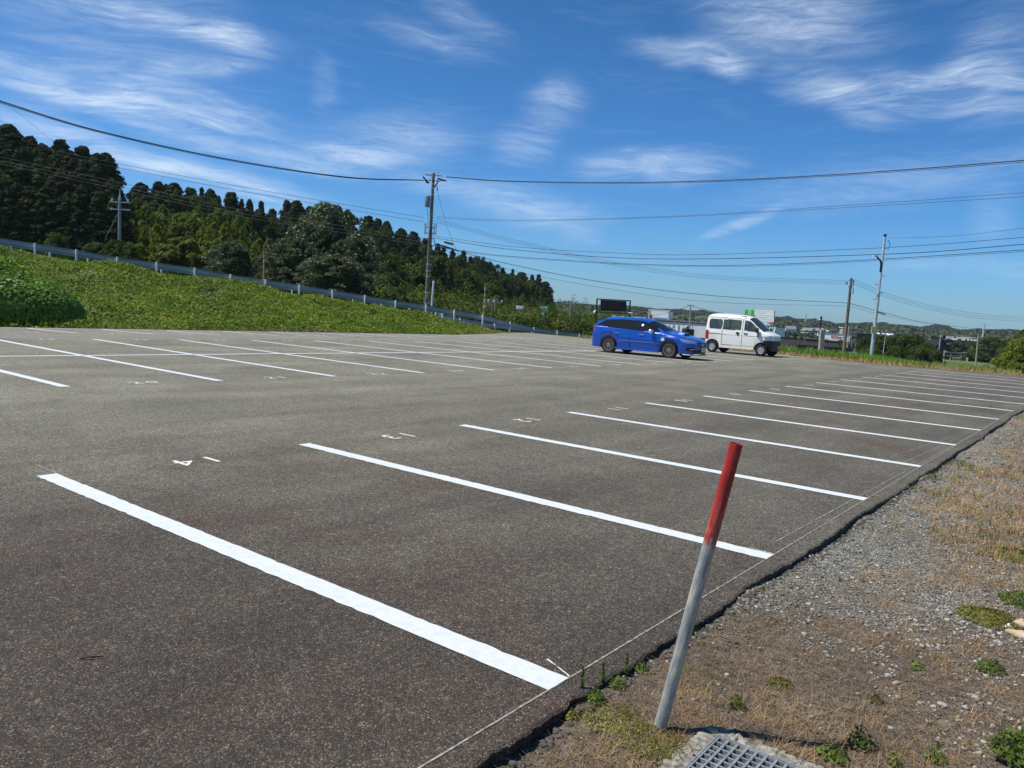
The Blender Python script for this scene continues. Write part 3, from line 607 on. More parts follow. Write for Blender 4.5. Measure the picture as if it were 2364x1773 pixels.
# blades: each blade is a bent tapering strip of three quads
def blades(P, h, w, rg, lean=.5, zf=gz, seg=3, curl=.8, az=None):
    n = len(P); a = rg.uniform(0, 2*math.pi, n) if az is None else az; L = rg.uniform(.15, 1.0, n)*lean
    dx, dy = np.cos(a), np.sin(a); z0 = zf(P[:, 0], P[:, 1])-.004; tw_ = rg.uniform(-1, 1, n)
    rows = []
    for k in range(seg+1):
        t = k/seg; th = L*(1+curl*t); r_ = h*t
        ox = dx*np.sin(th)*r_; oy = dy*np.sin(th)*r_; oz = np.cos(np.minimum(th, 1.9))*r_
        ww = w*(1-t**1.6)*.5+w*.04; sx, sy = -dy*np.cos(tw_)-dx*np.sin(tw_)*.4, dx*np.cos(tw_)-dy*np.sin(tw_)*.4
        z = np.maximum(z0+oz, z0+.003*k)
        rows.append(np.stack([P[:, 0]+ox-sx*ww, P[:, 1]+oy-sy*ww, z], 1)); rows.append(np.stack([P[:, 0]+ox+sx*ww, P[:, 1]+oy+sy*ww, z], 1))
    V = np.stack(rows, 1).reshape(-1, 3); nb = 2*(seg+1)
    base = (np.arange(n)*nb)[:, None]; F = np.concatenate([base+np.array([2*k, 2*k+1, 2*k+3, 2*k+2]) for k in range(seg)], 0)
    return V, F
def join(L):
    V = []; F = []; b = 0
    for v, f in L: V.append(v); F.append(f+b); b += len(v)
    return np.vstack(V), np.vstack(F)
gr = np.random.default_rng(41)
def tufts(n, x0, x1, y0, y1, dens, nb, h, w, lean, rad=.03, seg=3, curl=.8, zf=gz, ok=None):
    C = np.column_stack([gr.uniform(x0, x1, n), gr.uniform(y0, y1, n)]); C = C[gr.random(n) < dens(C[:, 0], C[:, 1])]
    if ok is not None: C = C[ok(C)]
    k = gr.integers(nb[0], nb[1], len(C)); P = np.repeat(C, k, 0)+gr.normal(0, rad, (int(k.sum()), 2)); hs = np.repeat(gr.uniform(.7, 1.25, len(C)), k)
    if zf is gz: q = P[:, 0] > .14; P = P[q]; hs = hs[q]
    return blades(P, gr.uniform(h[0], h[1], len(P))*hs, gr.uniform(w[0], w[1], len(P)), gr, lean, zf, seg, curl)
dd = lambda x, y: np.clip((mnoise(x, y, .8, 5)-.38)*5, 0.05, 1)*np.clip((x-.2)*3, .15, 1)
dg_ = lambda x, y: np.clip(1.15-gravmask(x, y), .1, 1)*np.clip((mnoise(x, y, 1.1, 5)-.36)*5, .05, 1)*np.clip((x-.2)*3, .15, 1)
L = [tufts(2300, .25, 2.6, -.6, 3.4, dg_, (14, 44), (.03, .085), (.0014, .0030), 2.6, .022, 3, .25, gz, okh), tufts(1500, .25, 3.4, -.9, 5.5, dd, (8, 24), (.03, .085), (.0018, .0034), 1.5, .022, 3, .8, gz, okh), tufts(1500, .3, 3.4, 2.4, 6.5, dd, (10, 30), (.03, .10), (.0025, .0045), 2.2, .035, 3, .4, gz, okh),
     tufts(6500, .22, 4.2, 3.6, 24, lambda x, y: np.clip((mnoise(x, y, .8, 5)-.33)*5, .1, 1)*np.clip((x-.15)*2.2, .1, 1), (10, 30), (.05, .13), (.0045, .008), 2.0, .07)]
tag(fast('dry_grass', *join(L), M['dry']), 'straw coloured dead grass tufts on the gravel verge', 'dry grass', kind='stuff')
# a low litter of flattened stems
n = 78000; P = np.column_stack([gr.uniform(.18, 3.0, n), gr.uniform(-.8, 4.4, n)]); P = P[okh(P) & (gr.random(n) < np.clip((mnoise(P[:, 0], P[:, 1], .7, 6)-.30)*3.5, .12, 1)*np.clip(1.2-gravmask(P[:, 0], P[:, 1]), .12, 1))]
v1, f1 = blades(P, gr.uniform(.02, .12, len(P)), gr.uniform(.0010, .0026, len(P)), gr, 1.0, lambda x, y: gz(x, y)+gr.uniform(.006, .020, len(x)), 2, .2); 
# lay them flat
v1 = v1.reshape(len(P), 6, 3); b0 = v1[:, 0:1, :].copy(); d_ = v1-b0; d_[:, :, 2] *= .16; v1 = (b0+d_).reshape(-1, 3)
tag(fast('dry_litter', v1, f1, M['litter']), 'flattened brown stems littering the bare soil', 'plant litter', kind='stuff')
gg = lambda x, y: np.clip((mnoise(x, y, 1.3, 9)-.50)*6, .01, 1)
L = [tufts(150, .14, .5, -.9, 5, lambda x, y: x*0+.55, (5, 14), (.02, .07), (.002, .004), .8, .015), tufts(260, .3, 3.5, -.9, 5.5, gg, (6, 16), (.02, .065), (.002, .004), .9, .015, 3, .8, gz, okh),
     tufts(1800, .14, 4.5, 4, 24, lambda x, y: np.clip((mnoise(x, y, .9, 12)-.44)*6, .02, 1), (6, 16), (.04, .12), (.005, .01), .9, .05)]
tag(fast('short_grass', *join(L), M['weed']), 'small green grass shoots dotted over the gravel verge', 'grass', kind='stuff')

# leafy weeds, each one a plant of its own
def leaf_quads(C, N, size, rg, aspect=1.6, jit=.7):
    """rhombic leaves at centres C (n,3) with normals roughly N"""
    n = len(C); N = N+rg.normal(0, jit, (n, 3)); N /= np.linalg.norm(N, axis=1)[:, None]+1e-9
    T = rg.normal(0, 1, (n, 3)); T -= N*(T*N).sum(1)[:, None]; T /= np.linalg.norm(T, axis=1)[:, None]+1e-9; B = np.cross(N, T)
    s = np.asarray(size)[:, None] if np.ndim(size) else size
    a = T*s*.5*aspect; b = B*s*.5
    V = np.stack([C-a, C-b*.9+a*.1-N*s*.08, C+a, C+b*.9+a*.1-N*s*.08], 1).reshape(-1, 3)
    F = np.arange(4*n).reshape(n, 4); return V, F
def weed_plant(x, y, r, h, nl, ls, label, m='weed', asp=2.2, blade=0, name='weed_plant', cat='weed', zf=gz):
    nl = int(nl*1.9); ls = ls*.68; r = r*(1.25 if name == 'creeping_weed' else 1.05)
    rg = np.random.default_rng(int(abs(x*1000)+abs(y*777))+5)
    a = rg.uniform(0, 6.28, nl); rr = r*np.sqrt(rg.random(nl)); hh = h*(1-(rr/r)**2*.7)*rg.uniform(.35, 1, nl)
    C = np.stack([rr*np.cos(a), rr*np.sin(a), hh+.004], 1); N = np.stack([np.cos(a)*.6, np.sin(a)*.6, np.full(nl, .8)], 1)
    parts = [leaf_quads(C, N, ls*rg.uniform(.6, 1.3, nl), rg, asp, .45)]
    if blade:
        v, f = blades(rg.normal(0, r*.3, (blade, 2)), rg.uniform(.5, 1.1, blade)*h*1.5, np.full(blade, ls*.35), rg, .9, lambda x, y: x*0.0); parts.append((v, f))
    v, f = join(parts); k = 12
    st = MB()
    for i in range(0, nl, max(1, nl//14)): st.tube([(0, 0, -.01), tuple(C[i]*np.array([.5, .5, .7])), tuple(C[i])], [.0016, .0012, .0008], 4, False)
    t = thing(name, (x, y, float(zf(x, y))), label, cat); fast('leaves', v, f, M[m], t); st.build('stem', M['weed'], t); return t
weed_plant(.61, .407, .035, .06, 19, 0.0158, 'small green weed with narrow leaves, close behind the leaning post', asp=3.2, blade=9)
weed_plant(1.01, .34, .055, .055, 64, 0.0187, 'dark leafy weed at the tip of the post shadow, nearer of the pair', asp=1.9)
weed_plant(1.07, .49, .045, .09, 49, 0.0187, 'upright leafy weed at the far tip of the post shadow', asp=2.0)
weed_plant(1.365, 1.70, .07, .05, 114, 0.0158, 'clump of dark green leafy weed among pale stones at right', asp=1.8)
weed_plant(1.094, 1.42, .035, .03, 49, 0.0130, 'small flat weed rosette in dry grass left of the pale stones', asp=1.8)
weed_plant(.66, .78, .06, .035, 171, 0.0094, 'low creeping green weed in the middle of the dry grass', 'olive', asp=2.2)
weed_plant(1.022, .93, .035, .03, 64, 0.0101, 'small creeping weed on dark soil beyond the post shadow', 'olive', asp=2.0)
weed_plant(1.56, .80, .10, .11, 114, 0.0216, 'bright green grassy weed at the lower right corner', 'weed', asp=3.0, blade=70)
weed_plant(1.31, .60, .035, .07, 26, 0.0144, 'short upright weed left of the lower right corner clump', asp=3.0, blade=14)
weed_plant(1.20, .45, .03, .05, 26, 0.0115, 'yellowish little weed beside the lower right soil', 'olive', asp=3.0, blade=10)
weed_plant(.30, -.055, .10, .03, 456, 0.0086, 'olive creeping weed mat left of the leaning post base', 'olive', asp=2.4, name='creeping_weed')
weed_plant(.50, -.10, .105, .035, 494, 0.0086, 'olive creeping weed mat between the post and the drain grate', 'olive', asp=2.4, name='creeping_weed')
weed_plant(.17, .03, .035, .06, 114, 0.0086, 'feathery green weed in the crack by the first bay line end', asp=3.5, blade=12)
weed_plant(.17, .20, .035, .055, 57, 0.0101, 'grassy weed growing from the asphalt edge left of the post', asp=3.2, blade=16)
weed_plant(.165, .42, .03, .05, 45, 0.0101, 'little weed in the asphalt edge behind the leaning post', asp=3.2, blade=14)
weed_plant(.15, -.12, .035, .03, 57, 0.0101, 'yellowing weed tuft tucked under the ragged asphalt edge', 'olive', asp=3.2, blade=14)
weed_plant(1.27, 2.45, .13, .05, 798, 0.0130, 'broad olive weed mat left of the two buff stones', 'olive', asp=2.2, name='creeping_weed')
weed_plant(1.45, 2.95, .15, .07, 570, 0.0158, 'thick green weed mat behind the two buff stones', 'weed', asp=2.4, blade=60, name='creeping_weed')
weed_plant(1.27, 4.0, .17, .06, 380, 0.0158, 'olive weed patch at the right edge halfway up the verge', 'olive', asp=2.4, blade=60, name='creeping_weed')
weed_plant(1.42, 4.9, .15, .07, 304, 0.0173, 'farthest green weed patch at the right edge of the verge', 'weed', asp=2.4, blade=50, name='creeping_weed')
# tall thin sprigs growing out of the crack
for (x, y, h, lab) in ((.085, .045, .10, 'tall thin feathery sprig nearest the first bay line end'), (.115, .16, .085, 'thin feathery sprig growing from the crack beside the post'), (.135, .33, .09, 'thin green sprig standing behind the post at the asphalt edge')):
    rg = np.random.default_rng(int(x*5000)); n = 120; t_ = rg.random(n); a = rg.uniform(0, 6.28, n)
    C = np.stack([np.cos(a)*.009*(1.3-t_)*rg.random(n), np.sin(a)*.009*(1.3-t_)*rg.random(n), .01+t_*h], 1); v, f = leaf_quads(C, np.stack([np.cos(a), np.sin(a), a*0+.3], 1), .0062, rg, 3.2, .5)
    t = thing('weed_sprig', (x, y, float(gz(.14, y))+.01), lab, 'weed'); fast('leaves', v, f, M['weed'], t); MB().tube([(0, 0, 0), (.003, 0, h*.6), (.0, .003, h)], [.0016, .0012, .0007], 5).build('stem', M['weed'], t)
# buff stones, white scrap, pebble by the crack
def rock(name, x, y, r, sc, m, label, cat='stone', rz=0, zf=gz):
    bm_v = []; rg = np.random.default_rng(int(abs(x)*999+7)); n = 14; mseg = 9; vs = []; fs = []
    for i in range(mseg+1):
        ph = math.pi*i/mseg
        for k in range(n):
            th = 2*math.pi*k/n; q = 1+.10*math.sin(3*th+ph*2+x)+.07*math.sin(5*th-ph*3)+rg.normal(0, .02)
            px_, py_, pz_ = math.sin(ph)*math.cos(th)*q*sc[0], math.sin(ph)*math.sin(th)*q*sc[1], math.cos(ph)*q*sc[2]
            vs.append((r*(px_*math.cos(rz)-py_*math.sin(rz)), r*(px_*math.sin(rz)+py_*math.cos(rz)), r*pz_))
    for i in range(mseg):
        for k in range(n): fs.append((i*n+k, (i+1)*n+k, (i+1)*n+(k+1) % n, i*n+(k+1) % n))
    mb = MB(); mb.add(vs, fs); o = mb.build(name, m, smooth=True); o.location = (x, y, float(zf(x, y))+r*sc[2]*.6); tag(o, label, cat); return o
M['buff'] = mat('buff_stone', (.50, .40, .26), .8, var=.18, vscale=14, bump=.4, bscale=90)
rock('stone', 1.435, 2.47, .05, (1.1, .7, .55), M['buff'], 'rounded buff stone at the right edge, farther of two', rz=.3)
rock('stone', 1.45, 2.30, .055, (1.5, .6, .4), M['buff'], 'long flat buff stone at the right edge, nearer of two', rz=-.15)
t = MB(); t.add([(1.345, 2.37, -.03), (1.375, 2.40, -.012), (1.40, 2.365, -.03), (1.37, 2.355, -.028)], [(0, 1, 2, 3), (3, 2, 1, 0)]); tag(t.build('plastic_scrap', M['white']), 'white plastic scrap lying beside the buff stones', 'scrap')
# ------------------------------------------------------------ leaning post
pb = atz(1518, 1700, -.05); pt = at(1700, 1024, 2.86)
ax = Vector((pt-pb).tolist()); LP = ax.length; axn = ax.normalized()
def postmat():
    m = bpy.data.materials.new('red_painted_galvanised_pipe'); m.use_nodes = True; t = NT(m.node_tree); b = t.n['Principled BSDF']
    tcn = t.add('ShaderNodeTexCoord'); sp = t.add('ShaderNodeSeparateXYZ'); t.link(tcn.outputs['Object'], sp.inputs[0]); O = tcn.outputs['Object']
    mp = t.add('ShaderNodeMapping'); mp.inputs['Scale'].default_value = (1, 1, .25); t.link(O, mp.inputs['Vector'])
    n1 = t.noise(mp.outputs[0], 34, 6, .7); n2 = t.noise(O, 90, 4, .6)
    h = t.math('ADD', sp.outputs[2], t.math('ADD', t.math('MULTIPLY', n1, .20), t.math('MULTIPLY', n2, .05)))
    f = t.add('ShaderNodeMapRange'); t.link(h, f.inputs[0]); f.inputs[1].default_value = LP*.665+.11; f.inputs[2].default_value = LP*.665+.145
    f2 = t.math('MULTIPLY', f.outputs[0], t.ramp(n2, [(.20, .55), (.36, 1.0)]))
    red = t.ramp(n1, [(.30, (.20, .010, .008)), (.47, (.33, .016, .012)), (.60, (.40, .030, .020)), (.74, (.50, .14, .09))])
    mid = t.add('ShaderNodeMapRange'); t.link(sp.outputs[2], mid.inputs[0]); mid.inputs[1].default_value = LP*.86; mid.inputs[2].default_value = LP*.68
    red = t.mix(t.math('MULTIPLY', mid.outputs[0], t.ramp(t.noise(mp.outputs[0], 44, 5, .7), [(.42, 0.0), (.62, .85)])), red, (.46, .20, .15))
    gal = t.ramp(t.noise(mp.outputs[0], 24, 7, .75), [(.34, (.17, .195, .20)), (.44, (.29, .32, .315)), (.52, (.42, .42, .37)), (.60, (.60, .55, .42)), (.68, (.36, .385, .37))])
    c = t.mix(f2, gal, red); t.link(c, b.inputs['Base Color']); b.inputs['Roughness'].default_value = .5
    t.link(t.math('MULTIPLY', t.math('SUBTRACT', 1.0, f2), .35), b.inputs['Metallic'])
    bp = t.add('ShaderNodeBump'); bp.inputs['Strength'].default_value = .35; bp.inputs['Distance'].default_value = .004; t.link(n1, bp.inputs['Height']); t.link(bp.outputs[0], b.inputs['Normal'])
    return m
M['post'] = postmat(); M['rust'] = mat('rusty_inside', (.12, .07, .05), .9, var=.4, vscale=60)
mb = MB(); mb.lathe([(.0243, -.1), (.0243, LP*.5), (.0243, LP), (.0216, LP), (.0216, LP-.02)], (0, 0, 0), n=36)
# the flattened seam crease down its right side
mb.tube([(.0238, 0, LP-.03), (.0238, 0, LP*.66)], .0012, 5)
po = mb.build('leaning_post', M['post'], smooth=True); po.location = tuple(pb)
po.rotation_euler = axn.to_track_quat('Z', 'Y').to_euler()
tag(po, 'leaning galvanised steel pipe post with its top painted red', 'post')
plug = MB().lathe([(.0214, LP-.012), (.0001, LP-.012)], (0, 0, 0), n=30).build('rusty_plug', M['rust'], po)
# ------------------------------------------------------------ drain grate in its broken concrete frame
gx0, gx1, gy0, gy1 = .655, .975, -.42, .112
gt = thing('drain_grate', (0, 0, 0), 'galvanised steel drain grate set in broken concrete at the bottom edge', 'drain grate')
fr = MB(); zt = -.010
rg = np.random.default_rng(8)
def cfr(x0, x1, y0, y1, n=14):
    vs = []; fs = []
    along = (x1-x0) > (y1-y0)
    for i in range(n+1):
        t = i/n; j1, j2 = rg.normal(0, .004), rg.normal(0, .004); zz = zt+rg.normal(0, .0025)
        if along: pts = [(x0+(x1-x0)*t, y0, -.14), (x0+(x1-x0)*t, y0, zz-.004), (x0+(x1-x0)*t, y1+j1*2, zz), (x0+(x1-x0)*t, y1+j2*2+.006, -.14)]
        else: pts = [(x1, y0+(y1-y0)*t, -.14), (x1, y0+(y1-y0)*t, zz-.004), (x0+j1*2, y0+(y1-y0)*t, zz), (x0+j2*2-.006, y0+(y1-y0)*t, -.14)]
        vs += pts
    for i in range(n):
        for k in range(3): fs.append((i*4+k, i*4+k+1, i*4+k+5, i*4+k+4))
    fs.append((0, 1, 2, 3)); fs.append((n*4+3, n*4+2, n*4+1, n*4)); fr.add(vs, fs)
cfr(.600, 1.06, gy1+.002, .175, 46); cfr(.592, gx0-.002, -.46, gy1+.002, 46)
M['oldconc'] = mat('rough_old_concrete', (.27, .255, .205), .92, var=.5, vscale=28, bump=1.0, bscale=55, spec=.15)
fo = fr.build('concrete_frame', M['oldconc'], gt)
for (x, y, r) in ((.622, .135, .022), (.63, -.02, .02), (.615, -.07, .026), (.60, -.13, .022)):
    o = rock('broken_lump', x, y, r, (1.1, .8, .7), M['oldconc'], 'x', 'x'); o.parent = gt
    del o['label']; del o['category']
g = MB(); s_ = .0365
n1 = int((gy1-gy0)/s_); n2 = int((gx1-gx0)/s_)
for i in range(n1+1):                                            # bearing bars
    y = gy1-.004-i*s_; g.box(((gx0+gx1)/2, y, zt-.016), (gx1-gx0, .008, .028))
for j in range(n2+1):
    x = gx0+.006+j*s_; g.box((x, (gy0+gy1)/2, zt-.0045), (.009, gy1-gy0, .010))
g.box(((gx0+gx1)/2, gy1-.001, zt-.014), (gx1-gx0+.004, .005, .034)); g.box((gx0, (gy0+gy1)/2, zt-.014), (.005, gy1-gy0, .034))
g.build('grating', mat('weathered_grating_steel', (.26, .285, .30), .5, .3, var=.25, vscale=40), gt)
pit = MB(); pit.box(((gx0+gx1)/2, (gy0+gy1)/2, -.42), (gx1-gx0, gy1-gy0, .02)); pit.box((gx0-.004, (gy0+gy1)/2, -.24), (.008, gy1-gy0, .37)); pit.box(((gx0+gx1)/2, gy1+.006, -.24), (gx1-gx0, .008, .37)); pit.box((gx1+.006, (gy0+gy1)/2, -.24), (.008, gy1-gy0, .37))
pit.build('pit', M['darkwood'], gt)
# ------------------------------------------------------------ guardrails
def guardrail(name, P3, label, noff=0, posts=True, group='steel guardrails along the embankment road', depth=1.0):
    P = np.array(P3); base = np.array([P[NPOST//2][0], P[NPOST//2][1], P[NPOST//2][2]-.78])
    t = thing(name, base, label, 'guardrail', group); P = P-base
    prof = [(.02, 0.0), (.085, -.05), (.03, -.10), (.015, -.16), (.015, -.19), (.03, -.25), (.085, -.30), (.02, -.35)]
    vs = []; fs = []; m = len(prof)
    Q = []
    for i in range(len(P)-1):
        for s_ in (0, .5): Q.append(P[i]*(1-s_)+P[i+1]*s_)
    Q.append(P[-1]); Q = np.array(Q)
    L = offset_line(Q[:, :2], 1.0)-Q[:, :2]
    for i in range(len(Q)):
        for (d, z) in prof: vs.append((Q[i, 0]+L[i, 0]*(d+.07), Q[i, 1]+L[i, 1]*(d+.07), Q[i, 2]+z))
    for i in range(len(Q)-1):
        for k in range(m-1): fs.append((i*m+k, (i+1)*m+k, (i+1)*m+k+1, i*m+k+1))
    MB().add(vs, fs).build('beam', M['galvrail'], t, smooth=True)
    if posts:
        mb0 = MB(); mb0.lathe([(.0001, .03), (.05, .03), (.0572, .01), (.0572, -1.25)], (0, 0, 0), n=12); mb0.box((0, 0, 0), (.001, .001, .001)); me0 = None
        for i in range(len(P)):
            if i >= NPOST and i < NPOST+1: continue
            if me0 is None: o = mb0.build('post', M['postwhite'], t, smooth=True); me0 = o.data
            else: o = bpy.data.objects.new('post', me0); COL.objects.link(o); o.parent = t
            o.location = tuple(P[i])
    return t
guardrail('guardrail', rail, 'galvanised guardrail with pale round posts along the near side of the embankment road')
far = offset_line(RAILXY, 4.4); far = np.column_stack([far, rail[:, 2]+.02])
guardrail('guardrail', far, 'second galvanised guardrail behind the first, on the far side of the embankment road')
# ------------------------------------------------------------ bank vegetation
vr = np.random.default_rng(51)
def bank_points(n, x0, x1, y0, y1, cond):
    X = vr.uniform(x0, x1, n); Y = vr.uniform(y0, y1, n); k = cond(X, Y); return np.column_stack([X[k], Y[k]])
def between(X, Y):
    ins = inside(X, Y, LOTP); dr, side, _ = pdist(X, Y, RP, False, RZ); dl, _, _ = pdist(X, Y, LOTP, True)
    return (~ins) & (side > 0) & (dl > .12)
def coverh(x, y): return (.05+.75*np.clip(mnoise(x, y, .38, 14)-.30, 0, 1)+.24*vnoise(x, y, 1.5, 15)+.10*vnoise(x, y, 4, 16))*np.where(y > 34, np.clip(1-(y-34)*.25, .10, 1), 1)
P = bank_points(420000, -52, -25, 3, 62, lambda X, Y: between(X, Y) & (X < -25.5) & ((Y > 6)))
dl_, _, _ = pdist(P[:, 0], P[:, 1], LOTP, True); dr_, _, _ = pdist(P[:, 0], P[:, 1], RP, False, RZ)
keepf = (dl_ < 26) & (vr.random(len(P)) < np.clip(.25+dl_*.8, 0, 1)); P = P[keepf]; dl_ = dl_[keepf]; dr_ = dr_[keepf]
gap = mnoise(P[:, 0], P[:, 1], .5, 17) > .27; P = P[gap]; dl_ = dl_[gap]; dr_ = dr_[gap]
H = coverh(P[:, 0], P[:, 1])*np.clip(.25+dl_*.7, 0, 1)*np.clip(.55+dr_*.3, 0, 1); tt = vr.random(len(P))**.55
C = np.column_stack([P, terrain(P[:, 0], P[:, 1])+H*tt])
v, f = leaf_quads(C, np.tile([.25, -.15, 1.0], (len(C), 1)), vr.uniform(.05, .125, len(C)), vr, 1.4, .6)
tag(fast('ground_cover', v, f, M['cover']), 'dense green leafy ground cover on the sloping bank', 'ground cover', kind='stuff')
P = bank_points(190000, -52, -25, 3, 62, lambda X, Y: between(X, Y) & (Y > 6)); dl_, _, _ = pdist(P[:, 0], P[:, 1], LOTP, True); dr_, _, _ = pdist(P[:, 0], P[:, 1], RP, False, RZ)
k = (P[:, 1] < 36) & ((dr_ < 2.6) & (mnoise(P[:, 0], P[:, 1], .4, 19) > .42)) | (P[:, 1] < 36) & ((mnoise(P[:, 0], P[:, 1], .25, 22)+.25*vnoise(P[:, 0], P[:, 1], 1.3, 24) > .66)); P = P[k]
v, f = blades(P, vr.uniform(.22, .60, len(P)), vr.uniform(.010, .020, len(P)), vr, .8, terrain, 2)
tag(fast('bank_grass', v, f, M['grass']), 'longer grass growing through the bank cover below the rail', 'grass', kind='stuff')
# dry strip at the toe
P = bank_points(70000, -34, -25, 3, 46, lambda X, Y: between(X, Y)); dl_, _, _ = pdist(P[:, 0], P[:, 1], LOTP, True)
k = (dl_ < .9+.9*(mnoise(P[:, 0], P[:, 1], .5, 23)-.3)) | ((dl_ < 3) & (P[:, 1] > 30) & (mnoise(P[:, 0], P[:, 1], .6, 25) > .45)); P = P[k]
v, f = blades(P, vr.uniform(.08, .2, len(P))*np.where(P[:, 1] > 38, .4, 1), vr.uniform(.015, .03, len(P)), vr, 1.3, terrain, 2)
tag(fast('dry_edge_grass', v, f, M['dry']), 'strip of dry clippings along the foot of the bank', 'dry grass', kind='stuff')
# mound of broad-leaved vine at the left
mc = at(60, 690, 36.5); mcx, mcy = mc[0], mc[1]
def mound(n, cx, cy, rx, ry, hh, ls, ang, seed):
    rg = np.random.default_rng(seed); a = rg.uniform(0, 6.28, n); r = np.sqrt(rg.random(n)); lx, ly = r*rx*np.cos(a), r*ry*np.sin(a)
    X = cx+lx*math.cos(ang)-ly*math.sin(ang); Y = cy+lx*math.sin(ang)+ly*math.cos(ang)
    lump = .75+.5*mnoise(X, Y, .55, seed)
    h = hh*np.sqrt(np.clip(1-r**2, 0, 1))*lump; g = terrain(X, Y)
    e = 1e-2; N = np.column_stack([np.cos(a)*np.cos(ang)-np.sin(a)*np.sin(ang), np.cos(a)*np.sin(ang)+np.sin(a)*np.cos(ang), 0*a])*(r**2)[:, None]*.9+np.array([0.2, -.1, .8])
    C = np.column_stack([X, Y, g+h*rg.uniform(.86, 1.02, n)+.05]); return leaf_quads(C, N, rg.uniform(ls*.7, ls*1.25, n), rg, 1.15, .32)
# the mound sits at the foot of the bank; its own solid heart keeps it opaque
L = [mound(36000, -31.6, 6.4, 4.4, 2.7, 2.5, .14, R(82), 61), mound(24000, -31.2, 8.7, 3.0, 2.2, 1.9, .13, R(78), 62), mound(36000, -35.2, 6.6, 5.2, 3.0, 2.3, .14, R(84), 63)]
tag(fast('climbing_vine', *join(L), M['kudzu']), 'mound of broad bright vine leaves at the left foot of the bank', 'vine', kind='stuff')

# ------------------------------------------------------------ trees
def shaped(n, rg, prof, R0, H, clump, nclump, lsize, asp, jit, flatten=.8, lo=.08, up=.35):
    """clumps of small leaves spread through a crown whose radius at height t is R0*prof(t)"""
    t = lo+(1-lo)*rg.random(nclump)**.85; a = rg.uniform(0, 2*math.pi, nclump); rr = R0*prof(t)
    q = np.where(rg.random(nclump) < .78, rg.uniform(.74, 1.0, nclump), rg.uniform(.2, .75, nclump))
    la = .30 if R0 > 3.3 or prof is PROF['round'] else .15
    lob = 1+la*np.sin(3*a+t*7+rg.uniform(0, 6))+la*.6*np.sin(5*a-t*12+rg.uniform(0, 6))
    cx, cy, cz = np.cos(a)*rr*q*lob, np.sin(a)*rr*q*lob, t*H
    cr = clump*rg.uniform(.6, 1.35, nclump)*(.55+.45*np.clip(rr/R0*1.4, 0, 1))
    k = n//nclump; A = rg.normal(0, 1, (nclump, k, 3)); A /= np.linalg.norm(A, axis=2)[:, :, None]; A[:, :, 2] = np.abs(A[:, :, 2])*1.2-.35
    Cc = np.stack([cx, cy, cz], 1)[:, None, :]+A*cr[:, None, None]*rg.uniform(.55, 1.05, (nclump, k, 1))*np.array([1, 1, flatten])
    N = A+np.stack([np.cos(a), np.sin(a), np.full(nclump, up)], 1)[:, None, :]*.45
    return leaf_quads(Cc.reshape(-1, 3), N.reshape(-1, 3), rg.uniform(lsize*.65, lsize*1.3, nclump*k), rg, asp, jit)
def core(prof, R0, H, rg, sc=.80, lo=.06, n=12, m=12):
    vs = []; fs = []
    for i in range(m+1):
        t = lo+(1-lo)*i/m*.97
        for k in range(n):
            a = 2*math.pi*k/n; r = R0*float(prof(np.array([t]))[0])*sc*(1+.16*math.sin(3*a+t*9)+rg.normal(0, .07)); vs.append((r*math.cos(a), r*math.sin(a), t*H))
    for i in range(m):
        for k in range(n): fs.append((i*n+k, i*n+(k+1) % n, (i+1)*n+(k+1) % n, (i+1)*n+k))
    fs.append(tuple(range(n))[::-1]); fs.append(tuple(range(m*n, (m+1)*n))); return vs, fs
PROF = {
 'cedar': lambda t: np.clip(1.02*(1-t)**.50*np.minimum(1, .55+t*1.6), .02, 1),
 'cone': lambda t: np.clip((1-t)**.72*np.minimum(1, .6+t*1.8), .02, 1),
 'round': lambda t: np.sqrt(np.clip(1-((t-.45)/.56)**2, .01, 1)),
 'tall': lambda t: np.clip(1-((t-.4)/.62)**2, .02, 1)**.5*np.where(t > .75, .92, 1)}
TREES = {}
def make_kind(key, prof, R0, H, n, nc, clump, ls, mk, asp=1.5, jit=.5, seed=0, trunk_h=.25, lo=.10, flatten=.8, corescale=.72, up=.35):
    rg = np.random.default_rng(100+seed)
    v, f = shaped(n, rg, PROF[prof], R0, H, clump, nc, ls, asp, jit, flatten, lo, up)
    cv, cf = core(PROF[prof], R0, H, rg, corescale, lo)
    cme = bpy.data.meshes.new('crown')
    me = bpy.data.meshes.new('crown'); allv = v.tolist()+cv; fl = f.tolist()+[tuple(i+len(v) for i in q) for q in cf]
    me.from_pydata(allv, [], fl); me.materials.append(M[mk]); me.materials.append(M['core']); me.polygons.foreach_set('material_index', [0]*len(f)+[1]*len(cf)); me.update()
    tm = MB(); tm.tube([(0, 0, -1.5), (.05, .02, H*.2), (-.03, .05, H*.5), (.02, 0, H*.86)], [H*.020+.05, H*.017+.03, H*.011, .03], 8)
    for i in range(6):
        a = rg.uniform(0, 6.28); zz = H*rg.uniform(.2, .6); L = R0*.7; tm.tube([(0, 0, zz), (math.cos(a)*L*.5, math.sin(a)*L*.5, zz+L*.25), (math.cos(a)*L, math.sin(a)*L, zz+L*.4)], [H*.008, H*.005, .02], 5)
    tme = bpy.data.meshes.new('trunk'); tme.from_pydata(tm.v, [], tm.f); tme.materials.append(M['trunk']); tme.update()
    TREES.setdefault(key, []).append((me, tme, R0, H))
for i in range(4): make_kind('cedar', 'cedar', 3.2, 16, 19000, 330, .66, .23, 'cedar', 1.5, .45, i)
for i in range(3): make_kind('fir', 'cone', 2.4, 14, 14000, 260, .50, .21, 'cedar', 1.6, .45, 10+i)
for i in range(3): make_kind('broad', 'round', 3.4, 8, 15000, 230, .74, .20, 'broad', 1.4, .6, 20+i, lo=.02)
for i in range(2): make_kind('glossy', 'round', 4.2, 9, 24000, 300, .68, .17, 'glossy', 1.6, .9, 30+i, lo=.0)
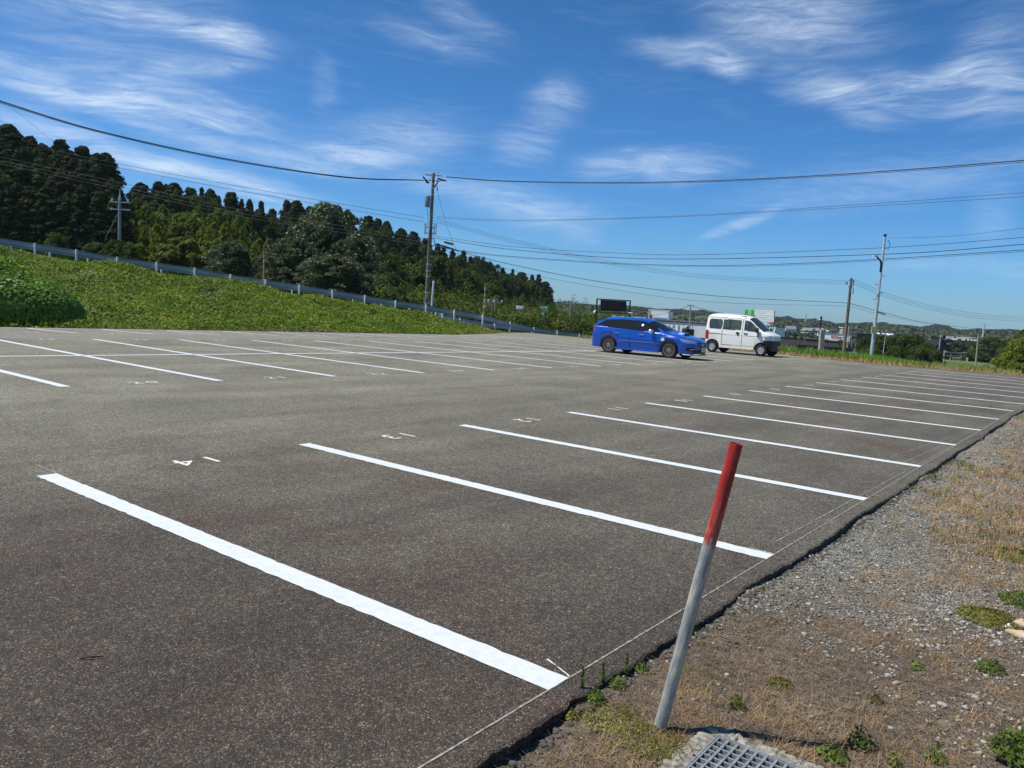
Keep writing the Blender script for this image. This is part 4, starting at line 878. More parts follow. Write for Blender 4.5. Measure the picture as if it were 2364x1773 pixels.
make_kind('yellow', 'round', 2.4, 6.5, 26000, 420, .40, .10, 'yellowbush', 1.5, .7, 40, lo=.0)
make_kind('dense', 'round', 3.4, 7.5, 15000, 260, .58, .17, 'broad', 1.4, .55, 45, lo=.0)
def make_bamboo(seed):
    rg = np.random.default_rng(seed); C = []; N = []; sz = []; tm = MB()
    for c in range(15):
        a = rg.uniform(0, 6.28); r0 = rg.uniform(0, 1.3); h = rg.uniform(6.5, 9.5); lean = rg.uniform(1.0, 2.6); b = np.array([math.cos(a)*r0, math.sin(a)*r0, 0]); dr = np.array([math.cos(a+rg.normal(0, .5)), math.sin(a+rg.normal(0, .5)), 0])
        path = [b+dr*lean*(t**2.4)+np.array([0, 0, h*math.sin(t*1.42)/math.sin(1.42)]) for t in np.linspace(0, 1, 9)]
        path.append(path[-1]+dr*.6+np.array([0, 0, -.5])); tm.tube([(p[0], p[1], p[2]-1 if i == 0 else p[2]) for i, p in enumerate(path)], [.05-.0045*i for i in range(len(path))], 5)
        P_ = np.array(path)
        for t in rg.uniform(.22, 1.0, 34):
            j = t*(len(P_)-1); i0 = int(min(j, len(P_)-2)); p = P_[i0]*(1-(j-i0))+P_[i0+1]*(j-i0); k = 16; sa = rg.uniform(0, 6.28); L = rg.uniform(.4, 1.15)*(1.15-t*.4)
            for q in range(k):
                u = (q+1)/k; pos = p+np.array([math.cos(sa)*L*u, math.sin(sa)*L*u, .22*L*math.sin(u*2.2)-.5*L*u*u])+rg.normal(0, .09, 3); C.append(pos); N.append([math.cos(sa)*.5, math.sin(sa)*.5, .8]); sz.append(rg.uniform(.13, .24))
    v, f = leaf_quads(np.array(C), np.array(N), np.array(sz), rg, 2.8, .45)
    me = bpy.data.meshes.new('leaves'); me.from_pydata(v.tolist(), [], f.tolist()); me.materials.append(M['bamboo']); me.update()
    tme = bpy.data.meshes.new('culms'); tme.from_pydata(tm.v, [], tm.f); tme.materials.append(M['bambooc']); tme.update()
    TREES.setdefault('bamboo', []).append((me, tme, 3.0, 9.3))
M['bambooc'] = mat('bamboo_culm', (.12, .16, .04), .6, var=.2, vscale=2)
for i in range(3): make_bamboo(70+i)
tcount = 0
NAMES = {'cedar': ('cedar_tree', 'cedar'), 'fir': ('cedar_tree', 'cedar'), 'broad': ('broadleaf_tree', 'tree'), 'glossy': ('glossy_leaved_tree', 'tree'), 'bamboo': ('bamboo_clump', 'bamboo'), 'yellow': ('bush', 'bush'), 'dense': ('broadleaf_tree', 'tree')}
def tree(kind, px, py, Z, label, group=None, w=None, wscale=None, bz=None, name=None):
    global tcount
    top = at(px, py, Z); x, y = top[0], top[1]; z0 = tz(x, y) if bz is None else bz; H = max(1.0, top[2]-z0+.3)
    me, tme, R0, H0 = TREES[kind][tcount % len(TREES[kind])]; tcount += 1
    sz = H/H0; sx = (w/FPX*Z/2)/R0 if w else sz*(wscale or 1.0)
    if not w: sx = min(max(sx, .62), 1.5)
    nm, cat = NAMES[kind]; t = thing(name or nm, (x, y, z0), label, cat, group, random.uniform(0, 6.28))
    for m_, n_ in ((me, 'crown' if kind != 'bamboo' else 'leaves'), (tme, 'trunk' if kind != 'bamboo' else 'culms')):
        o = bpy.data.objects.new(n_, m_); COL.objects.link(o); o.parent = t
    t.scale = (sx, sx*random.uniform(.92, 1.08), sz); return t
ORD = ['first','second','third','fourth','fifth','sixth','seventh','eighth','ninth','tenth','eleventh','twelfth','thirteenth','fourteenth','fifteenth','sixteenth','seventeenth','eighteenth','nineteenth','twentieth']
SKY = [(-40,300,84,'cedar',110),(18,298,86,'cedar',88),(70,326,90,'cedar',60),(97,342,88,'cedar',66),(143,333,90,'cedar',72),(190,347,92,'cedar',70),(224,366,88,'cedar',64),(245,363,90,'cedar',66)]
SKY2 = [(300,452,128,'fir',50),(326,430,122,'cedar',62),(366,428,122,'cedar',52),(383,432,124,'fir',34),(402,430,122,'cedar',60),(440,441,124,'cedar',50),(466,440,126,'fir',28),(485,444,126,'cedar',46),(504,459,128,'fir',30),(534,451,128,'cedar',50),(558,466,130,'fir',28),
 (577,467,132,'fir',38),(603,471,132,'fir',34),(629,489,136,'cedar',42),(662,470,138,'cedar',36),(686,470,138,'cedar',56)]
SKY3 = [(716,483,140,'cedar',42),(755,480,142,'fir',36),(780,483,142,'cedar',46),(814,501,146,'fir',32),(852,505,146,'cedar',50),(873,511,148,'cedar',36),(893,518,148,'cedar',40),(926,533,150,'cedar',44),(953,541,150,'cedar',52),
 (985,556,155,'cedar',44),(1011,568,158,'fir',30),(1025,573,158,'fir',28),(1045,582,160,'fir',28),(1070,583,160,'fir',32),(1086,597,162,'fir',28)]
SKY4 = [(1123,610,190,'broad',80),(1161,622,190,'fir',26),(1184,625,195,'fir',20),(1204,633,195,'cedar',46),(1229,638,200,'fir',24),(1244,637,200,'fir',24),(1259,654,200,'cedar',36)]
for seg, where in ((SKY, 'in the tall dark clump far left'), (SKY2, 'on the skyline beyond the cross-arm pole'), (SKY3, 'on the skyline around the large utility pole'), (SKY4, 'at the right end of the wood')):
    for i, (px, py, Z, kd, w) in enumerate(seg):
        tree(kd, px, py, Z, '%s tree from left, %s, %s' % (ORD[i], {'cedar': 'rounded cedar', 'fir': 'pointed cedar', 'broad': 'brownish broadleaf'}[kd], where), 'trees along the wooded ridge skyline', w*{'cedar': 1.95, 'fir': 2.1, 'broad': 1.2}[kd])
# lower rows of the wood, filling the slope below the skyline
rw = random.Random(9)
skyx = [a[0] for s_ in (SKY, SKY2, SKY3, SKY4) for a in s_]; skyy = [a[1] for s_ in (SKY, SKY2, SKY3, SKY4) for a in s_]
def skyline(px): return float(np.interp(px, skyx, skyy))
for row, (dz, lo_, hi_, st, zf_) in enumerate(((26, 22, 40, 34, .92), (60, 50, 80, 36, .82), (100, 85, 120, 40, .73))):
    px = -30+row*11
    while px < 1262-row*90:
        hz_ = hor(px); py = skyline(px)+rw.uniform(lo_, hi_)*(.4+.6*(hz_-skyline(px))/300)
        Zb = float(np.interp(px, [0, 270, 320, 700, 1000, 1260], [88, 90, 120, 138, 155, 195]))*zf_
        if py < hz_-14:
            kd = rw.choice(['cedar', 'cedar', 'broad']) if row < 2 else rw.choice(['cedar', 'broad', 'broad'])
            if px < 270 and row < 2: kd = 'cedar'
            tree(kd, px, py, Zb, {'cedar': 'dark cedar hidden half way down the wooded slope, below the skyline crowns', 'broad': 'rounded broadleaf tree among the dark cedars, below the skyline crowns'}[kd], {'cedar': 'cedars below the skyline', 'broad': 'broadleaf trees below the skyline'}[kd], 92*(1 if kd == 'cedar' else .8)*120/max(Zb, 90))
        px += st*rw.uniform(.8, 1.2)*(1 if px < 900 else .8)
for i, (px, py, Z, w) in enumerate([(355,478,84,80),(392,508,76,70),(423,494,78,92),(458,509,76,84),(498,522,74,80),(517,492,86,60),(553,510,82,60),(330,520,80,60),(470,560,66,90),(400,560,66,90),(600,560,80,70),(352,572,64,90)]):
    tree('bamboo', px, py, Z, ORD[i]+' feathery yellow-green bamboo clump counted from the cross-arm pole', 'bamboo grove right of the cross-arm pole', w)
for (px, py, Z, w, lab) in [(752,486,74,205,'large spreading tree with big silvery glinting leaves behind the guardrail'), (680,560,66,130,'lower left shoulder tree of silvery leaves beside the big spreading one'), (820,560,68,120,'glossy dark leaved tree at the right flank of the big spreading one'),
   (770,600,60,170,'bushy silvery leaved growth at the foot of the big spreading tree'), (535,572,61,125,'rounded shrub of large silvery leaves behind the guardrail, near the thin yellow pole')]:
    tree('glossy', px, py, Z, lab, None, w)
for (px, py, Z, w, lab) in [(225,572,58,70,'leafy green shrub left of the cross-arm pole base'), (268,566,57,60,'leafy green shrub wrapped around the cross-arm pole base'), (303,574,57,55,'leafy green shrub just right of the cross-arm pole base'),
   (20,470,78,110,'olive broadleaf tree low in front of the tall dark clump'), (25,500,66,120,'mid green broadleaf bush at the far left above the guardrail'), (128,548,60,60,'small drooping green bush above the guardrail, left of the cross-arm pole'), (615,600,72,90,'green bush behind the thin yellow pole'),
   (890,600,78,110,'dark green bush left of the large utility pole'), (960,620,84,110,'green bush right behind the large utility pole'), (1010,600,110,120,'mid slope broadleaf tree right of the large utility pole'), (1075,630,120,100,'broadleaf tree low in the wood above the yellow marker pole'),
   (1140,655,120,80,'olive broadleaf tree above the transformer poles'), (1230,660,170,50,'pale green broadleaf tree near the end of the wood'), (1105,600,175,60,'reddish green crown beside the skyline broadleaf'), (900,640,66,90,'low bush by the guardrail left of the large utility pole')]:
    tree('broad', px, py, Z, lab, None, w)
for (px, py, Z, m_, lab) in ((1257, 708, 100, 'teal', 'small pale teal roof peeping over the thicket near the end of the wood'), (1202, 707, 96, 'white', 'small white roof peeping over the thicket')):
    c = at(px, py, Z); t_ = thing('shed', (c[0], c[1], tz(c[0], c[1])), lab, 'shed', None, YAW-.3); hh = c[2]-t_.location[2]
    MB().box((0, 0, hh/2-.2), (.8, .8, hh-.4)).build('wall', M['white'], t_); MB().box((0, 0, hh-.15), (.9, .9, .42)).build('roof', M['white'] if m_ == 'white' else mat('teal_roof', (.35, .62, .58), .5), t_)
# thicket smothered by vines, right of the large pole
def thicket():
    parts = []; rg = np.random.default_rng(81)
    TOPX = [870, 930, 1000, 1060, 1120, 1200, 1300, 1400, 1480, 1560]; TOPY = [640, 652, 668, 680, 690, 700, 708, 716, 728, 742]
    for Zr in (1.0, 1.12, 1.26, 1.42):
        px = 872
        while px < 1425:
            Zb = float(np.interp(px, [870, 1000, 1115, 1250, 1400, 1560], [60, 66, 74, 86, 92, 96]))*Zr
            py = float(np.interp(px, TOPX, TOPY))+(1.42-Zr)*55*(1.1 if px < 1100 else .8)+rg.uniform(-4, 6)
            top = at(px, py, Zb); z0 = tz(top[0], top[1]); H = top[2]-z0
            if H > .5:
                Rr = rg.uniform(1.7, 2.6); n = 1700; A = rg.normal(0, 1, (n, 3)); A /= np.linalg.norm(A, axis=1)[:, None]; A[:, 2] = np.abs(A[:, 2])
                lump = 1+.18*np.sin(A[:, 0]*6+px)+.12*np.sin(A[:, 1]*9)
                C = np.array([top[0], top[1], z0])+A*np.array([Rr, Rr, H])*lump[:, None]*rg.uniform(.9, 1.04, (n, 1)); parts.append(leaf_quads(C, A+[0, 0, .4], rg.uniform(.12, .26, n), rg, 1.25, .45))
            px += rg.uniform(24, 34)
    return join(parts)
tag(fast('vine_thicket', *thicket(), M['thicket']), 'rolling vine covered thicket between the wood and the display board', 'thicket', kind='stuff')
# ------------------------------------------------------------ utility poles
def pole_mesh(t, p0, p1, r0_, r1_, m, name='pole', n=14):
    a = Vector(tuple(map(float, p1-p0)))
    mb = MB(); mb.tube([(0, 0, -1.2)]+[tuple(a*k) for k in (0, .25, .5, .75, 1)], [r0_, r0_]+[r0_+(r1_-r0_)*k for k in (.25, .5, .75, 1)], n); return mb.build(name, m, t, smooth=True)
def insulator(mb, p, h=.16, r=.05):
    mb.lathe([(r*.4, 0), (r, h*.15), (r*.5, h*.3), (r, h*.45), (r*.5, h*.6), (r*.9, h*.75), (.001, h)], p, n=8)
# large pole: black lower body, transformer, clamps
Zm = 58.0
p1 = at(1001, 400, Zm); p0 = np.array([p1[0], p1[1], 0.0]); p0[2] = at(984, 712, Zm)[2]
# let it lean exactly as little as the photo shows
b_ = at(984, 712, Zm); tp = thing('utility_pole', b_, 'large concrete utility pole with a grey transformer, tallest pole, left of centre', 'utility pole')
Hm = p1-b_
pole_mesh(tp, b_, p1, .165, .10, M['polecon'])
def on(f, dx=0.0, dy=0.0, dz=0.0): return Hm*f+r0*dx+FW*dy+np.array([0, 0, dz])
mb = MB(); 
for f, d in ((.985, .55), (.945, .5), (.60, .42), (.56, .42), (.52, .34)): mb.box(on(f), (2*d, .07, .07), rot=YAW)
mb.build('cross_arm', M['galv'], tp)
mb = MB(); mb.lathe([(.001, .42), (.17, .40), (.185, .36), (.185, -.3), (.16, -.36), (.001, -.38)], on(.79, -.33), n=14); mb.build('transformer', mat('grey_transformer', (.22, .24, .25), .5, .2, var=.1), tp, smooth=True)
mb = MB(); mb.box(on(.83, -.2), (.25, .05, .05), rot=YAW); mb.box(on(.75, -.2), (.25, .05, .05), rot=YAW); mb.build('transformer_bracket', M['galv'], tp)
mb = MB()
for f in (.985, .945):
    for d in (-.5, -.25, .3, .5): insulator(mb, on(f, d), .18, .055)
for f in (.61, .565):
    for d in (-.42, -.34, .28, .40): mb.tube([on(f, d, 0, -.15), on(f, d, 0, .25)], .035, 6)
mb.build('insulators', mat('white_porcelain', (.62, .64, .66), .3, spec=.6), tp, smooth=True)
mb = MB(); mb.tube([on(.99, -.75, 0, -.18), on(.93, -.42), on(.93, -.25)], [.05, .085, .05], 7); mb.tube([on(.965, .30), on(.955, .62), on(.95, .95)], [.05, .075, .045], 7)
mb.tube([on(.90, .12), on(.93, .3), on(.95, .38)], .05, 6); mb.tube([on(.91, .3, 0, 0), on(.90, .36, 0, -.25)], .03, 5)
mb.tube([on(.36, -.1), on(.37, -.38), on(.33, -.46), on(.28, -.38), on(.27, -.1)], .03, 6)
for i in range(10): mb.tube([on(.50+.022*i, .13), on(.50+.022*i, .27)], .012, 4)
mb.tube([on(.92, .05, 0, 0), on(.995, -.25), on(.985, -.8)], .012, 4); mb.tube([on(1.0, .0), on(1.01, .3), on(.98, .6)], .012, 4)
mb.tube([on(.52, .3), on(.46, .42), on(.42, .33), on(.30, .22)], .022, 5); mb.tube([on(.52, -.33), on(.46, -.36), on(.36, -.40)], .015, 5); mb.tube([on(.74, -.3), on(.66, -.22), on(.60, -.2)], .015, 5)
mb.build('cable_fittings', M['cable'], tp)
mb = MB()
for f in (.92, .89, .845, .70, .33, .28, .24, .12, .04): mb.lathe([(.185*(1-.4*f)+.004, -.03), (.185*(1-.4*f)+.004, .03)], on(f), n=12)
mb.build('bands', M['galv'], tp)
mb = MB(); mb.box(on(.095, .0, -.19), (.16, .03, .36), rot=YAW); mb.build('number_board', M['concrete'], tp)
q0 = at(997, 700, Zm-1); q1 = at(1001, 650, Zm-1); st = thing('stub_pole', q0, 'short pale stub post beside the foot of the large utility pole', 'post'); pole_mesh(st, q0, q1, .07, .07, M['postwhite'], 'post')
MB().lathe([(.07, 0), (.001, .06)], tuple(q1-q0), n=8).build('cap', M['galv'], st)
# pole with two cross-arms at the left
Zl = 64.0; b_ = at(275.5, 592, Zl); t_ = at(276.5, 462, Zl); tl = thing('utility_pole', b_, 'grey concrete pole with two cross-arms standing against the dark cedars at left', 'utility pole'); A_ = t_-b_
pole_mesh(tl, b_, t_, .14, .095, M['polegrey'])
def onl(f, dx=0, dz=0.0, dy=0.0): return A_*f+r0*dx+FW*dy+np.array([0, 0, dz])
mb = MB(); mb.tube([onl(1.0), onl(1.0, 0, .85)], [.05, .03], 6); mb.tube([onl(1.0, -.12), onl(1.0, .0, .55)], .025, 5); mb.tube([onl(1.0, .12), onl(1.0, .0, .55)], .025, 5); mb.build('top_spike', M['galv'], tl)
for f, d, nm in ((.965, .85, 'cross_arm'), (.835, .80, 'cross_arm')):
    mb = MB(); mb.box(onl(f, .03), (2*d, .09, .09), rot=YAW); mb.build(nm, M['galv'], tl)
mb = MB()
for d in (-.62, .66): insulator(mb, onl(.975, d), .2, .07)
for d in (-.7, -.45, -.1, .1, .35, .5, .75): insulator(mb, onl(.835, d, -.05), .12, .05)
mb.build('insulators', mat('porcelain', (.70, .72, .72), .3), tl, smooth=True)
mb = MB(); mb.tube([onl(.95, -.35), onl(.85, -.1)], .02, 5); mb.tube([onl(.80, -.05), onl(.80, -.05)+(at(241, 556, Zl)-at(273, 494, Zl))], .022, 5); mb.box(onl(.18, -.22), (.06, .06, .55)); mb.box(onl(.17, .26), (.10, .08, .5)); mb.build('stay_and_boxes', M['galv'], tl)
# silver lamp pole
Zs = 42.5; b_ = at(2010.5, 832, Zs); t_ = at(2043.5, 543, Zs); ts = thing('lamp_pole', b_, 'tall silver pole with a small lamp arm and a yellow panel on the verge', 'lamp pole'); A_ = t_-b_
mb = MB(); mb.tube([(0, 0, -.5), tuple(A_*.30), tuple(A_*.30)], .10, 12); mb.build('lower_pole', M['galv'], ts, smooth=True)
mb = MB(); mb.tube([tuple(A_*.30), tuple(A_*.56)], .083, 12); mb.tube([tuple(A_*.56), tuple(A_*.995)], [.066, .060], 12); mb.build('upper_pole', M['galv'], ts, smooth=True)
mb = MB(); mb.lathe([(.075, -.07), (.075, .05), (.001, .06)], tuple(A_), n=10); mb.build('cap', M['blacksteel'], ts)
mb = MB(); L0 = A_*.775+r0*-.02
mb.tube([L0+[0, 0, -.45], L0+[0, 0, 0], L0-r0*.05+[0, 0, .12]], .065, 8); mb.tube([L0+[0, 0, .08], L0-r0*.30+[0, 0, .36]], [.05, .04], 8); mb.build('lamp_arm', M['blacksteel'], ts, smooth=True)
mb = MB(); mb.box(L0-r0*.36+np.array([0, 0, .385]), (.22, .14, .07), rot=YAW); mb.build('lamp_head', M['white'], ts)
mb = MB(); mb.box(A_*.245-r0*.06-FW*.11, (.29, .05, .36), rot=YAW); mb.build('yellow_panel', M['yellow'], ts)
mb = MB()
for f, s_ in ((.68, 1), (.61, -1), (.545, 1), (.49, -1)): mb.tube([A_*f, A_*f+r0*.26*s_], .014, 5)
mb.tube([A_*.90, A_*.89+r0*.25, A_*.93+r0*.32, A_*.965+r0*.20], .016, 5); mb.build('step_bolts', M['blacksteel'], ts)
# brown pole
Zb_ = 70.0; b_ = at(1946, 830, Zb_); t_ = at(1965.5, 642, Zb_); tb = thing('utility_pole', b_, 'brown weathered utility pole left of the silver lamp pole', 'utility pole'); A_ = t_-b_
pole_mesh(tb, b_, t_, .155, .105, M['polewood'])
mb = MB(); mb.box(A_*.965+r0*.02, (.5, .05, .05), rot=YAW); mb.tube([A_*.90+r0*.22, A_*.985+r0*.22], .04, 6); mb.tube([A_*.945-r0*.42, A_*.945-r0*.28], .055, 6); mb.tube([A_*.925-r0*.42, A_*.925-r0*.28], .055, 6)
mb.tube([A_*.90-r0*.18, A_*.885, A_*.885+r0*.22, A_*.85+r0*.30, A_*.80+r0*.28], .03, 5); mb.build('fittings', M['blacksteel'], tb)
mb = MB(); mb.lathe([(.16, -.12), (.16, .12)], tuple(A_*.07), n=10); mb.box(A_*.62+r0*.12+[0, 0, 0], (.12, .12, .1)); mb.build('bands', M['galv'], tb)
# stone pillar and the thin black pole beside it
Zp = 47.0; b_ = at(1894, 826, Zp); t_ = at(1899, 760, Zp); o = thing('concrete_pillar', b_, 'square weathered concrete pillar on the verge beside a thin black pole', 'pillar'); A_ = t_-b_
mb = MB(); w0, w1 = .145, .115; vs = []
for (c, w) in ((np.array([0, 0, -.5]), w0), (A_*.97, w1), (A_, w1*.8)):
    for sx, sy in ((-1, -1), (1, -1), (1, 1), (-1, 1)): vs.append(tuple(c+r0*sx*w+FW*sy*w))
fs = [(0, 1, 2, 3), (11, 10, 9, 8)]+[(4*k+i, 4*k+(i+1) % 4, 4*k+4+(i+1) % 4, 4*k+4+i) for k in (0, 1) for i in range(4)]
mb.add(vs, fs).build('shaft', M['concrete'], o)
b_ = at(1887, 826, Zp+1.5); t_ = at(1896, 735, Zp+1.5); o = thing('thin_pole', b_, 'thin black pole with a small white lamp behind the concrete pillar', 'pole'); A_ = t_-b_
mb = MB(); mb.tube([(0, 0, -.5), tuple(A_)], [.05, .04], 8); mb.lathe([(.045, -.05), (.07, .0), (.05, .12), (.001, .15)], tuple(A_), n=8); mb.build('pole', M['blacksteel'], o); mb = MB(); mb.tube([A_*.97, A_*.95-r0*.24], .02, 5); mb.box(A_*.95-r0*.22, (.14, .06, .04), rot=YAW); mb.build('lamp', M['white'], o)
# far poles: list of (px base, py base, px top, py top, Z, r, material, cross arms, label)
def farpole(xb, yb, xt, yt, Z, r, m, arms, label, base_z=None, name='utility_pole', group='distant poles'):
    b = at(xb, yb, Z); t = at(xt, yt, Z); o = thing(name, b, label, 'utility pole', group); A = t-b
    MB().tube([(0, 0, -3), (0, 0, 0), tuple(A)], [r, r, r*.65], 8).build('pole', m, o, smooth=True)
    if arms:
        mb = MB()
        for f, d in arms: mb.box(A*f, (2*d, .08, .1), rot=YAW); insulator(mb, A*f-r0*d*.9, .25, .09); insulator(mb, A*f+r0*d*.9, .25, .09)
        mb.build('cross_arm', M['galv'], o)
    return o
farpole(1124, 742, 1130.5, 690, 82, .11, M['polegrey'], [(.86, .5), (.60, .4)], 'left pole of the pair of transformer poles above the guardrail')
farpole(1141, 742, 1143, 690, 84, .11, M['polegrey'], [(.86, .8), (.35, .5)], 'right pole of the pair of transformer poles above the guardrail')
mb = MB(); c = at(1134, 722, 83); mb.lathe([(.001, .45), (.28, .42), (.3, -.35), (.001, -.4)], c, n=12); tag(mb.build('transformer', M['polegrey'], smooth=True), 'grey transformer drum between the pair of poles above the guardrail', 'transformer')
c = at(1124, 737, 75); tg = thing('control_cabinet', c, 'grey control cabinet behind the guardrail beneath the transformer poles', 'cabinet'); mb = MB(); mb.box((0, 0, -.3), (1.05, .5, 1.5), rot=YAW); mb.build('cabinet', mat('grey_cabinet', (.13, .14, .145), .5), tg); mb = MB(); mb.box((0, 0, .47), (1.15, .6, .05), rot=YAW); mb.build('cabinet_top', M['galv'], tg)
def marker(xb, yb, xt, yt, Z, label, r=.055):
    b = at(xb, yb, Z); t = at(xt, yt, Z); o = thing('marker_pole', b, label, 'marker pole'); A = t-b; mb = MB(); mb.tube([(0, 0, -1), tuple(A)], r, 8); mb.build('pole', mat('yellowish_pole', (.48, .42, .22), .7, var=.3, vscale=3), o)
    mb = MB()
    for f in (.15, .35, .55, .75, .93): MB().lathe([(r+.004, -.06), (r+.004, .06)], tuple(A*f), n=8).build('red_band', M['redlens'], o)
marker(1115, 727, 1121, 655, 56.5, 'thin yellow and red striped snow pole by the guardrail, left of the transformer poles', .045)
marker(609, 644, 609.5, 580, 47.5, 'thin yellowish marker pole standing behind the guardrail below the big tree', .04)
farpole(614, 640, 617, 548, 92, .10, M['polegrey'], None, 'pale thin pole among the trees behind the yellowish marker pole')
farpole(1314, 762, 1318, 693, 96, .12, M['concrete'], [(.95, .9), (.88, .5)], 'pale pole with a cross-arm above the thicket, left of the display board')
farpole(1591, 790, 1594.5, 703, 120, .14, M['concrete'], [(.97, .5)], 'pale concrete pole between the blue car and the white van')
farpole(1565, 790, 1566, 745, 150, .10, M['polegrey'], None, 'first thin dark pole before the long warehouse wall'); farpole(1577, 790, 1577.5, 748, 150, .08, M['polegrey'], None, 'second thin dark pole before the long warehouse wall'); farpole(1557, 770, 1558, 742, 150, .09, M['polegrey'], None, 'thin dark pole at the gabled warehouse corner')
farpole(1956, 800, 1960, 755, 110, .10, M['concrete'], None, 'thin pale pole just right of the brown utility pole'); farpole(1965, 812, 1968, 756, 118, .12, M['polecon'], [(.97, .6)], 'dark pole with a short arm right of the brown utility pole')
farpole(2038, 822, 2045, 770, 92, .07, M['concrete'], None, 'thin pale pole in front of the dark trees right of the lamp pole'); farpole(2034, 790, 2037, 762, 150, .1, M['galv'], [(.9, .9), (.6, .7)], 'pole with double cross-arms above the dark trees right of the lamp pole')
farpole(2164.5, 842, 2172, 771, 100, .10, M['concrete'], None, 'tall thin pale pole in front of the shrine roof'); farpole(2178, 840, 2180.5, 808, 150, .16, M['concrete'], None, 'short stone post just left of the stone gate'); farpole(2252, 846, 2258.5, 772, 105, .10, M['concrete'], None, 'tall thin pale pole right of the stone gate')
farpole(2267, 790, 2272.5, 747, 420, .5, M['galv'], [(.99, 3.2), (.9, 2.6)], 'tall far pylon on the plain at the right'); farpole(1859, 748, 1860.5, 724, 900, .9, M['galv'], [(.98, 2), (.8, 2)], 'lattice pylon on the hills left of the brown pole'); farpole(2329, 812, 2330, 785, 260, .2, M['galv'], None, 'far pole before the white factory at the right edge')
farpole(1973, 815, 1977, 787, 112, .07, M['stone'], None, 'left leg of the wooden pole frame by the dark trees'); farpole(1985, 817, 1979, 787, 112, .07, M['stone'], None, 'slanting right leg of the wooden pole frame by the dark trees')
# ------------------------------------------------------------ overhead cables
def spline(P, n=14):
    P = [np.array(p) for p in P]; out = []
    Q = [P[0]*2-P[1]]+P+[P[-1]*2-P[-2]]
    for i in range(1, len(Q)-2):
        for k in range(n):
            t = k/n; a, b, c, d = Q[i-1:i+3]; out.append(.5*((2*b)+(-a+c)*t+(2*a-5*b+4*c-d)*t*t+(-a+3*b-3*c+d)*t**3))
    out.append(P[-1]); return out
def wire(pts, Z0, Z1, r, label, m='cable', group='overhead cables', dy=0.0):
    x0, x1 = pts[0][0], pts[-1][0]; W3 = []
    for (x, y) in pts:
        f = (x-x0)/(x1-x0)
        # straight in plan: interpolate 1/Z linearly across the picture
        Z = 1/((1-f)/Z0+f/Z1); W3.append(at(x, y+dy, Z))
    o = MB().tube(spline(W3), r, 5).build('overhead_cable', M[m]); return tag(o, label, 'cable', group)
wire([(-260,160),(-60,216),(0,233.5),(230,303),(534,369),(802,409),(978,416)], 30, 58, .028, 'thick black cable bundle rising left from the top of the large pole')
wire([(-260,166),(-60,221),(0,237),(230,305.5),(534,371.5),(802,410.5),(978,417)], 30, 58, .016, 'thin cable twisted just under the thick bundle, left of the large pole')
wire([(1030,408),(1182,418),(1503,420.6),(1877,406),(2364,370),(2700,335)], 58, 34, .026, 'thick black cable running right from the top of the large pole')
wire([(1030,409),(1182,419.5),(1503,423),(1877,409),(2364,374),(2700,340)], 58, 34, .013, 'thin cable just beneath the thick cable, right of the large pole')
wire([(-200,160),(0,278),(56,324),(130,348),(262,376),(534,427),(800,473),(978,502)], 52, 58, .012, 'upper thin wire crossing the sky above the ridge, left of the large pole', 'cable')
wire([(130,356),(262,385),(534,437),(800,483),(978,512)], 53, 58, .012, 'lower thin wire crossing the sky above the ridge, left of the large pole')
wire([(-60,190),(41,260),(128,332)], 50, 70, .008, 'faint stay wire slanting down into the far left treetops')
for i, d in enumerate((0, 7, -9)):
    wire([(-80,360),(9,373),(282,432),(500,481),(629,505),(900,547),(979,559)], 66, 58.5, .010, ('middle','lowest','highest')[i]+' of three thin wires across the dark wood to the large pole', dy=d)
wire([(1008,503),(1182,510.5),(1529,502),(1871,484),(2364,454),(2700,430)], 58, 36, .010, 'thin wire from the large pole, lower of the widening upper pair'); wire([(1008,500),(1182,508),(1529,500),(1871,480),(2364,445),(2700,418)], 58, 36, .010, 'thin wire from the large pole, upper of the widening upper pair')
wire([(991,543),(1182,569),(1400,583),(1609,588),(2037,572),(2364,548),(2600,528)], 58, 38, .013, 'highest of the three dark cables passing behind the lamp pole')
wire([(991,547),(1182,576),(1503,597.4),(2037,587),(2364,564),(2600,546)], 58, 38, .019, 'middle of the three dark cables passing behind the lamp pole')
wire([(985,563),(1059,577.5),(1182,592),(1503,611),(1823,609),(2364,577),(2600,556)], 58, 38, .017, 'lowest of the three dark cables passing behind the lamp pole'); wire([(985,564),(1059,579),(1182,594),(1503,613.5),(1823,612),(2364,580.5),(2600,560)], 58, 38, .009, 'thin wire hugging the lowest dark cable behind the lamp pole')
for i, d in enumerate((-4, 0, 4)): wire([(1006,508.5),(1182,556),(1449,614.5),(1663,641),(1957,652)], 58, 70, .009, ('top','middle','bottom')[i]+' of three parallel wires from the large pole to the brown pole top', dy=d)
wire([(985,563),(1059,580),(1182,611),(1396,652),(1663,684),(1957,699.5)], 58, 70, .020, 'thick spiral wrapped cable sagging to the brown pole'); wire([(1006,569.5),(1182,624),(1396,665),(1641,697),(1957,706.6)], 58, 70, .010, 'lowest thin wire sagging to the brown pole')
for i, d in enumerate((-5, 0, 5)): wire([(1972,651),(2080.5,692.6),(2233.5,726),(2364,737),(2500,741)], 70, 130, .013, ('top','middle','bottom')[i]+' of three wires falling right from the brown pole top', dy=d)
wire([(1960,700),(2045,723),(2154,747.5),(2300,764)], 70, 190, .024, 'lower cable falling right from the brown pole, upper one'); wire([(1960,706),(2045,729),(2154,751)], 70, 190, .014, 'lower cable falling right from the brown pole, lower one')
wire([(2050,549.5),(2197,545),(2364,526),(2560,495)], 42.5, 33, .007, 'thin service wire leading right from the lamp pole top')
wire([(1006,431.6),(1035,530),(1059,590)], 58, 62, .010, 'slanting stay wire falling right of the large pole')
